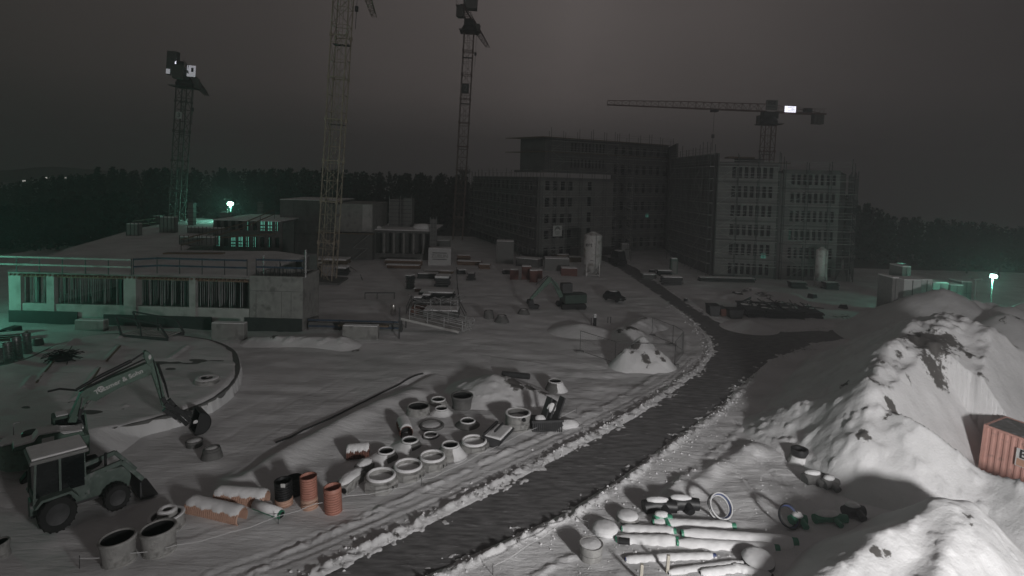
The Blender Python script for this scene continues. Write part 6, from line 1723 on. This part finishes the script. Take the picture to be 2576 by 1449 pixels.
# goal-like trestle in open snow
A_ = W(918, 752); B_ = W(994, 752); t = empty("trestle", A_, label="low dark trestle with a long top beam on open snow", cat="trestle")
v = B_ - A_; MB().bar((0, 0, .75), v + Vector((0, 0, .75)), .12).build("top_beam", STEELD, t)
for u in (0, .4, .97): MB().bar(v * u + Vector((0, 0, 0)), v * u + Vector((0, 0, .75)), .08).build("leg", STEELD, t)
for i, (a, c, lab) in enumerate([((880, 672), (912, 706), "thin dark cable trailing right from the yellow crane's foot"), ((770, 800), (795, 797), "thin short dark rod on the snow right of the core")]):
    A_ = W(*a); B_ = W(*c); o = MB().tube([(0, 0, .05), tuple((B_ - A_) * .5 + Vector((.6, 0, .05))), tuple(B_ - A_ + Vector((0, 0, .05)))], .06, 6).build("cable", BLACK); o.location = A_; tag(o, lab, "cable")
stack(845, 870, 694, 676, "snowy ballast pile right behind the yellow crane's foot", material=STEELD, depth=2, snowh=.3, group="piles round the yellow crane")
stack(778, 798, 700, 668, "dark stacked material left of the yellow crane's foot", material=STEELD, depth=2, snowh=.3, group="piles round the yellow crane")
stack(700, 760, 640, 632, "snowy timber left of the yellow crane, beyond the core", material=WOOD, depth=3, snowh=.25, group="piles round the yellow crane")
stack(690, 790, 628, 618, "farther snowy timber left of the yellow crane", material=WOOD, depth=3, snowh=.25, group="piles round the yellow crane")
stack(780, 870, 665, 655, "long snowy pile behind the yellow crane", material=WOOD, depth=3, snowh=.3, group="piles round the yellow crane")

# ------------------------------------------------------------------ right middle field
DG = "dark stacks beyond the junction"
for i, (a, c, yb_, yt, d_, lab) in enumerate([(1880, 1925, 800, 760, 5, "dark formwork stack at the left end of the long row"), (1925, 1975, 803, 762, 5, "second dark formwork stack of the long row"), (1975, 2022, 804, 764, 5, "third dark formwork stack of the long row"), (2022, 2072, 803, 772, 4, "dark formwork stack at the right end of the long row")]):
    p = W((a + c) / 2, yb_); w = (c - a) * p.y / FP * .96; h = min(toppx(p, yt) * .55, 1.6)
    t = empty("formwork_stack", (p.x, p.y, 0), rz=R(-6), label=lab, cat="formwork stack", group=DG); rn = random.Random(i)
    for k in range(5):
        b = MB(); [b.box(-w / 2 + rn.uniform(-.15, .15), w / 2 + rn.uniform(-.15, .15), q * d_ / 5, (q + .85) * d_ / 5, k * h / 5, (k + .8) * h / 5) for q in range(5)]
        b.build("panel_layer", BLACK if k % 2 else STEELD, t)
    b = MB(); [b.blob((rn.uniform(-w * .4, w * .4), rn.uniform(0, d_), h), (rn.uniform(.2, .5), .3, .08), seed=q) for q in range(5)]; b.build("snow_patches", SCAP, t, smooth=True)
    b = MB(); [b.bar((rn.uniform(-w * .5, w * .5), rn.uniform(-.3, d_), h), (rn.uniform(-w * .5, w * .5), rn.uniform(-.3, d_), h + rn.uniform(.1, .6)), .08) for q in range(8)]; b.build("loose_bars", STEELD, t)
for (a, c, yb_, yt, m, lab) in [(1779, 1806, 796, 768, STEELD, "dark round-shouldered bale left of the small reddish crate"), (1807, 1822, 796, 774, RUST, "small reddish crate between two dark bales"), (1828, 1864, 802, 778, STEELD, "dark open skip right of the small reddish crate")]:
    p = W((a + c) / 2, yb_ - 4); w = (c - a) * p.y / FP; h = toppx(p, yt)
    t = empty("site_skip", (p.x, p.y, 0), label=lab, cat="skip", group="skips beyond the junction")
    MB().sideprism([(-w * .4, 0), (w * .4, 0), (w / 2, h * .8), (w * .5, h), (-w * .5, h), (-w / 2, h * .8)], -.8, .8).build("tub", m, t, bevel=.05); MB().box(-w * .54, w * .54, -.85, .85, h + .002, h + .1).build("rim_cover", BLACK, t)
for i, (px, py, lab, s) in enumerate([(1857, 752, "black tilted slab left of the rubble heap", 1.0), (2044, 752, "black box right of the rubble heap", .8), (1725, 757, "tiny dark lump beside the upper road", .4), (1640, 690, "dark low stack right of the upper road", .9), (2120, 776, "small dark lump at the right road branch", .6)]):
    p = W(px, py); t = empty("dark_lump", p, rz=R(30 * i), label=lab, cat="debris", group="dark debris beyond the road")
    MB().sideprism([(-.9 * s, 0), (.8 * s, 0), (.4 * s, .8 * s), (-.6 * s, .9 * s)], -.5 * s, .5 * s).build("lump", BLACK, t, bevel=.05); MB().blob((-.1 * s, 0, .88 * s), (.4 * s, .4 * s, .06), seed=i).build("snow_cap", SCAP, t, smooth=True)
for (a, c, yb_, yt, m, lab) in [(1655, 1690, 695, 682, STEELD, "dark low machine with snow, left of the portable toilet"), (1668, 1716, 720, 700, STEELD, "slatted pallet stack in front of the portable toilet"), (1618, 1652, 702, 690, CONCD, "snowy box beside the upper road")]:
    stack(a, c, yb_, yt, lab, material=m, depth=1.6, group="materials before the right block", cat="material stack", name="material_stack", snowh=.15)
for (a, c, yb_, yt, m, lab) in [(1990, 2030, 728, 712, STEELD, "dark pallet group left of the slim silo"), (2078, 2110, 730, 712, STEELD, "dark pallet group right of the slim silo"), (1760, 1900, 712, 702, BITU, "long dark plinth strip along the right block")]:
    stack(a, c, yb_, yt, lab, material=m, depth=1.4, group="materials before the right block", cat="material stack", name="material_stack", snowh=.06)
# tilted solar-like panels / trailer
p = W(2285, 800); t = empty("panel_trailer", p, rz=R(-22), label="dark trailer with two snow-bright hatch panels beside the mounds", cat="trailer")
MB().sideprism([(-2.6, .3), (2.2, .3), (2.6, .9), (-2.6, .9)], -1.0, 1.2).build("body", BLACK, t)
for x in (-1.5, .8): MB().box(x - .85, x + .85, -.85, 1.0, .95, 1.03).build("hatch_panel", SCAP, t)
MB().bar((-2.6, 1.2, .9), (2.9, 1.2, 1.25), .12).build("edge_bar", STEELD, t)
# green-lit containers
GC = "containers in the green light at the far right"
for (a, c, yb_, yt, y, lab) in [(2246, 2262, 765, 700, 60, "narrow dark container at the left end of the green-lit row"), (2271, 2292, 760, 672, 68, "tallest narrow container of the green-lit row"), (2275, 2318, 762, 705, 62, "broad pale container, front left of the green-lit row"), (2319, 2346, 762, 705, 63, "broad pale container, front right of the green-lit row"), (2348, 2386, 740, 712, 72, "container with a dark side behind the pointed mound, left"), (2392, 2424, 738, 718, 74, "container roof showing over the pointed mound"), (2420, 2446, 745, 710, 78, "container frame right of the pointed mound")]:
    x0 = D(a, yt, y).x; x1 = D(c, yt, y).x; h = D(a, yt, y).z
    t = empty("yard_container", (x0, y, 0), label=lab, cat="container", group=GC)
    MB().box(0, x1 - x0, 0, 2.4, 0, h).build("body", WHITE if "pale" in lab else GREY, t); MB().box(0, x1 - x0, 0.02, 2.38, h + .003, h + .12).build("snow_cap", SCAP, t)
    MB().box((x1 - x0) * .48, (x1 - x0) * .52, -.04, -.003, 0, h).box(0, x1 - x0, -.04, -.003, h * .42, h * .45).build("seams", STEELD, t)

# ------------------------------------------------------------------ lower right material yard
def snowpipe(a, b, dia, label, material, snow=True, group="snowed-in pipes right of the road", name="plastic_pipe", z=.12):
    A_ = W(*a); B_ = W(*b); s = (A_.y + B_.y) / 2 / FP; r = dia / 2 * s; A_.z = gz(A_) + r * z; B_.z = gz(B_) + r * z
    t = empty(name, A_, label=label, cat="pipe", group=group); v = B_ - A_
    MB().tube([(0, 0, 0), v], r, 18).build("pipe_wall", material, t, smooth='auto')
    d = v.normalized()
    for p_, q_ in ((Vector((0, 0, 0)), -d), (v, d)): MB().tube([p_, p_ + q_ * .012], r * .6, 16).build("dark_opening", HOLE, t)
    if snow:
        n = 14; vs = []; fs = []; m = 24; sd = d.cross(Vector((0, 0, 1))).normalized(); up = sd.cross(d)
        for i in range(m + 1):
            u = .02 + .93 * i / m; c = v * u; e = min(1, min(i, m - i) / 2); wv = 1 + .12 * math.sin(i * 1.3 + a[0]) + .06 * math.sin(i * 3.1)
            for k in range(n + 1):
                q = k / n * 2 - 1; w_ = r * (1.5 + 1.2 * e) * wv
                hh_ = r * (1.02 + .3 * e) * (1 - abs(q) ** 2.4) - r * .9 * (abs(q) ** 2.4)
                vs.append(c + sd * q * w_ + up * hh_)
        for i in range(m):
            for k in range(n): fs.append((i * (n + 1) + k, i * (n + 1) + k + 1, (i + 1) * (n + 1) + k + 1, (i + 1) * (n + 1) + k))
        MB().quadmesh(vs, fs).build("snow_cap", SCAP, t, smooth=True)
    return t
snowpipe((1712, 1352), (2006, 1362), 22, "longest snow-covered pipe with a green end pointing at the mound", PIPEG)
snowpipe((1700, 1372), (1960, 1376), 18, "shorter snow-covered pipe below the longest one", PIPEG)
snowpipe((1562, 1336), (1700, 1344), 18, "green-ended pipe under the snowy round lid", PIPEG)
snowpipe((1548, 1360), (1706, 1366), 18, "green-ended pipe one row lower, beside the dark stub", PIPEG)
snowpipe((1640, 1322), (1850, 1325), 18, "pipe under the coiled hoses, thick with snow", PIPEG)
snowpipe((1572, 1410), (1690, 1410), 14, "blue-ended pipe low in the yard", BLUEP)
snowpipe((1645, 1410), (1800, 1405), 14, "blue-ended pipe running toward the big snowy disc", BLUEP)
snowpipe((1680, 1448), (1868, 1422), 14, "white pipe, upper one of the three at the bottom edge", WHITE)
snowpipe((1760, 1452), (1880, 1432), 14, "white pipe, middle one of the three at the bottom edge", WHITE)
snowpipe((1840, 1432), (1945, 1455), 14, "dark-ended pipe in front of the big snowy disc", BLACK)
def snow_disc(px, py, wpx, label, ht=.45, tilt=0, material=PREC):
    p = W(px, py); r = wpx / 2 * p.y / FP; t = empty("round_shaft_lid", (p.x, p.y, gz(p)), label=label, cat="shaft lid", group="snowed-up round lids", rx=R(tilt))
    MB().lathe([(0, -.2), (r, -.2), (r, ht * .7), (r * .95, ht * .75), (0, ht * .75)], 32).build("lid", material, t, smooth='auto')
    MB().lathe([(0, ht * 1.3), (r * .6, ht * 1.22), (r * .88, ht * 1.05), (r * .99, ht * .72)], 32).build("snow_cap", SCAP, t, smooth=True)
snow_disc(1578, 1312, 56, "snowy flat round lid left of the coiled hoses", .26)
snow_disc(1906, 1420, 82, "big tilted snow-covered disc at the bottom of the yard", .3, tilt=6, material=BLACK)
snow_disc(1522, 1338, 66, "fully snowed-up round hump behind the lidded shaft", .28, material=SCAP)
p = W(1578, 1340); o = MB().tube([(-.1, 0, .1), (.35, -.1, .12)], .14, 12).build("pipe_stub", BLACK); o.location = W(1562, 1366); tag(o, "short dark pipe stub poking from the snow", "pipe")
for i, (px, lab) in enumerate([(1610, "pale stake at the bottom edge, left of two"), (1677, "pale stake at the bottom edge, right of two")]):
    p = W(px, 1449); o = MB().bar((0, 0, -.3), (.06, .05, .75), .11).build("wooden_stake", mat("pale_timber", (.45, .42, .36), .8)); o.location = W(px, 1446 if i else 1470); tag(o, lab, "stake")
def coil(px, py, r, label, material, n=5, th=.038, stand=True):
    p = W(px, py); t = empty("hose_coil", (p.x, p.y, gz(p)), label=label, cat="hose coil", group="hose coils in the yard", rz=R(20), rx=R(-38))
    for k in range(n):
        pts = []; rr = r * (1 - .07 * (k % 3))
        for q in range(25):
            a = 2 * math.pi * q / 24
            pts.append((rr * math.cos(a), (k - n / 2) * th * 2 + .0, rr * math.sin(a) + r) if stand else (rr * math.cos(a), rr * math.sin(a), .1 + k * th * 1.8))
        MB().tube(pts, th, 8, cap=False).build("hose_loop", material[k % len(material)], t, smooth=True)
    return t
coil(1822, 1306, .55, "leaning coil of pale and blue hose at the right end of the pipe pile", [WHITE, BLUEP, WHITE], n=4)
coil(1995, 1328, .5, "dark coil leaning round green fittings", [BLACK, BLUEP, BLACK], n=3)
for (px, py, w, hgt, m, lab) in [(1660, 1290, 1.5, .6, BLACK, "dark snow-capped bundle at the left end of the pipe pile"), (1720, 1284, 1.4, .6, BLACK, "dark snow-capped bundle in the middle of the pipe pile"), (1668, 1318, .8, .35, PIPEG, "green fitting lying before the dark bundles"), (2010, 1316, .7, .45, PIPEG, "green fitting inside the dark coil"), (2090, 1314, 1.5, .4, PIPEG, "green pipe bend right of the dark coil"), (2150, 1300, .9, .55, BLACK, "dark block at the right end of the green fittings"), (2050, 1214, 1.1, .6, PRECD, "snow-capped dark cone base left of the huge mound's foot"), (2090, 1226, .8, .55, PRECD, "smaller snow-capped cone base beside it")]:
    p = W(px, py); w *= 1; r = w / 2; t = empty("fitting", (p.x, p.y, gz(p)), label=lab, cat="pipe fitting", group="blurry fittings and bundles")
    MB().tube([(-r, 0, .0 + hgt * .4), (-r * .3, .1, hgt * .5), (r, .05, hgt * .45)], [hgt * .5, hgt * .55, hgt * .45], 14).build("fitting_body", m, t, smooth='auto')
    MB().tube([(r * .2, -.1, hgt * .5), (r * .3, -.45, hgt * .3)], hgt * .32, 12).build("branch_socket", m, t)
    MB().blob((-r * .2, .05, hgt * .98), (r * .75, .22, .12), seed=int(px)).build("snow_cap", SCAP, t, smooth=True)

# ------------------------------------------------------------------ woods, single trees, town lights
def tree_mesh(kind, h, seed):
    rn = random.Random(seed); tk = MB(); cr = MB()
    if kind == "conifer":
        tk.tube([(0, 0, 0), (0, 0, h * .95)], [h * .018, .03], 6)
        n = 420
        for i in range(n):
            z = h * (.12 + .86 * (i / n)); rmax = (1 - z / h) ** .75 * h * .17 * rn.uniform(.6, 1.1) + .08; a = rn.uniform(0, 6.28); r = rmax * math.sqrt(rn.random())
            c = Vector((r * math.cos(a), r * math.sin(a), z - r * .25)); s = h * .02 * rn.uniform(.7, 1.5)
            u = Vector((math.cos(a), math.sin(a), -.5)) * s * 1.7; v = Vector((-math.sin(a), math.cos(a), rn.uniform(-.3, .3))) * s
            cr.quadmesh([c - u - v, c + u - v * .3, c + u + v * .3, c - u + v], [(0, 1, 2, 3)])
    else:
        tk.tube([(0, 0, 0), (.1, 0, h * .45), (0, .1, h * .9)], [h * .016, h * .01, .03], 6)
        for i in range(30):
            z = h * rn.uniform(.25, .9); a = rn.uniform(0, 6.28); l = h * .3 * (1.15 - z / h) * rn.uniform(.6, 1.2)
            p1 = Vector((l * math.cos(a), l * math.sin(a), z + l * .8)); tk.tube([(0, 0, z), p1 * .5 + Vector((0, 0, z * .5 - l * .03)), p1], [.08, .05, .02], 4)
            for q in range(22):
                b0_ = Vector((0, 0, z)).lerp(p1, rn.uniform(.25, 1)); dd = Vector((rn.uniform(-1, 1), rn.uniform(-1, 1), rn.uniform(0, 1.2))).normalized() * h * rn.uniform(.04, .1)
                cr.bar(b0_, b0_ + dd, .03)
                cr.bar(b0_ + dd * .5, b0_ + dd * .5 + Vector((dd.y, -dd.x, dd.z)) * .6, .02)
    return tk, cr
protos = {}
for k in range(3): protos["conifer", k] = tree_mesh("conifer", 15, k)
for k in range(3): protos["bare", k] = tree_mesh("bare", 14, 10 + k)
pm = {}
def tree(px, pytop, y, kind, v, label=None, group="trees standing out of the woods"):
    p = D(px, pytop, y); h = p.z
    t = empty("conifer" if kind == "conifer" else "bare_tree", (p.x, p.y, 0), rz=R(v * 77 + px), label=label, cat="tree", group=group)
    key = (kind, v % 3)
    if key not in pm:
        a, b = protos[key]; o1 = a.build("trunk", BARK, t); o2 = b.build("crown", LEAF if kind == "conifer" else TWIG, t); pm[key] = (o1, o2)
    else:
        for o in pm[key]: c = o.copy(); COL.objects.link(c); c.parent = t
    t.scale = (h / 15 * 1.15, h / 15 * 1.15, h / 15)
    return t
tree(245, 418, 165, "conifer", 0, "dark conifer poking up left of the left crane, first of three")
tree(283, 418, 168, "conifer", 1, "dark conifer poking up left of the left crane, middle of three")
tree(308, 424, 166, "conifer", 2, "dark bushy conifer poking up nearest the left crane")
tree(152, 430, 175, "bare", 0, "bare tree on the hill by the distant town lights")
tree(1168, 408, 170, "bare", 1, "bare tree crown at the middle crane's mast")
tree(1110, 430, 165, "bare", 2, "bare tree at the woods' edge left of the middle crane")
tree(2150, 505, 118, "bare", 0, "tall bare tree right behind the right block's corner")
tree(2195, 520, 122, "bare", 1, "bare tree, second from the right block")
tree(2310, 545, 118, "bare", 2, "bare tree above the panel trailer")
tree(2365, 540, 122, "bare", 0, "bare tree above the pointed mound")
tree(2440, 560, 105, "bare", 1, "bare tree left of the burning right lamp")
tree(2520, 580, 100, "bare", 2, "bare tree right of the burning right lamp")
tree(2565, 560, 110, "bare", 0, "bare tree at the right edge")
# woods: one mass, made of many crowns
rn = random.Random(21); wd = MB(); vs_all = []
def wood(x0, x1, ya, yb, topfn, n, name, label, seed):
    rn = random.Random(seed); V = []; F = []
    for i in range(n):
        px = rn.uniform(x0, x1); y = rn.uniform(ya, yb); top = topfn(px) + rn.choice((rn.uniform(-5, 4), rn.uniform(0, 14), rn.uniform(5, 20)))
        p = D(px, top, y); h = max(3, p.z + 0)
        r0 = h * rn.uniform(.14, .22)
        m = 150
        for q in range(m):
            u = rn.random() ** .8; z = h * (.05 + .95 * u); rr = r0 * (1 - u) ** .6 * math.sqrt(rn.random()) + .15; a = rn.uniform(0, 6.28)
            c = np.array((p.x + rr * math.cos(a), p.y + rr * math.sin(a), z)); s = h * .04 * rn.uniform(.5, 1.4) * (1.15 - u * .5)
            d1 = np.array((math.cos(a + 1.5), math.sin(a + 1.5), rn.uniform(-.4, .4))) * s; d2 = np.array((math.cos(a) * .5, math.sin(a) * .5, rn.uniform(.3, 1.2))) * s
            b = len(V); V += [tuple(c - d1), tuple(c - d2 * .6), tuple(c + d1), tuple(c + d2)]; F.append((b, b + 1, b + 2, b + 3))
    o = MB(); o.v = V; o.f = F; o = o.build(name, LEAF)
    tag(o, label, "woods", kind="stuff")
    return o
def topl(px):
    pts = [(-200, 470), (40, 458), (110, 446), (200, 440), (330, 430), (420, 425), (560, 428), (700, 424), (850, 430), (1000, 436), (1120, 440), (1180, 448), (1400, 460)]
    for i in range(len(pts) - 1):
        if pts[i][0] <= px <= pts[i + 1][0]: return pts[i][1] + (pts[i + 1][1] - pts[i][1]) * (px - pts[i][0]) / (pts[i + 1][0] - pts[i][0])
    return 470
def topr(px):
    pts = [(2080, 490), (2150, 500), (2250, 545), (2350, 552), (2450, 562), (2576, 578), (2900, 600)]
    for i in range(len(pts) - 1):
        if pts[i][0] <= px <= pts[i + 1][0]: return pts[i][1] + (pts[i + 1][1] - pts[i][1]) * (px - pts[i][0]) / (pts[i + 1][0] - pts[i][0])
    return 600
wood(-250, 1260, 150, 215, topl, 520, "woods", "dark dense woods along the horizon behind the left building and cranes", 1)
wood(2085, 2900, 108, 150, topr, 330, "woods", "dark woods behind the green lamp at the far right", 2)
# low brush at left between the building and the woods
wood(-400, 330, 100, 150, lambda px: 520 - px * .12, 420, "undergrowth", "dark undergrowth on the slope left of the slab building", 3)
# town lights far on the hill
for i, (px, py, w, lab) in enumerate([(60, 455, 2.6, "bright town light nearest the left edge"), (118, 447, 5.0, "wide white town light on the hill"), (168, 447, 4.0, "town light right of the wide one"), (154, 458, 2.5, "lower town light on the hill"), (84, 456, 1.2, "faint small town light")]):
    p = D(px, py, 420); t = empty("distant_light", (p.x, p.y, 0), label=lab, cat="light", group="distant town lights")
    MB().bar((0, 0, 0), (0, 0, p.z), .3).build("pole", STEELD, t); MB().box(-w * .4, w * .4, -.3, .3, p.z - .45, p.z + .45).build("lamp", TOWN, t)
# distant hill under the lights
hp_ = []
X, Y = np.meshgrid(np.linspace(-620, -240, 60), np.linspace(400, 700, 30))
H = 16 * np.exp(-((X + 400) / 90.0) ** 2 - ((Y - 520) / 110.0) ** 2) + vnoise(X, Y, 25, 50) * 3 - 1
hill = grid_mesh("hill", X, Y, H, LEAF, kind="structure")

# thin mist over the site, put in for lamp halos and far fading
hz = MB().box(-1500, 1500, -45, 760, -135, 64)
ho = hz.build("added_haze", MATS["concrete"]); tag(ho, None, None, None, "stuff")
hm = bpy.data.materials.new("added_mist"); hm.use_nodes = True
hn = hm.node_tree; hn.nodes.remove(hn.nodes["Principled BSDF"])
pv = hn.nodes.new("ShaderNodeVolumePrincipled"); pv.inputs["Color"].default_value = (.9, .9, .92, 1); pv.inputs["Density"].default_value = 0.0021; pv.inputs["Anisotropy"].default_value = 0.35
hn.links.new(pv.outputs[0], hn.nodes["Material Output"].inputs["Volume"])
ho.data.materials.clear(); ho.data.materials.append(hm)
scene.cycles.volume_bounces = 0
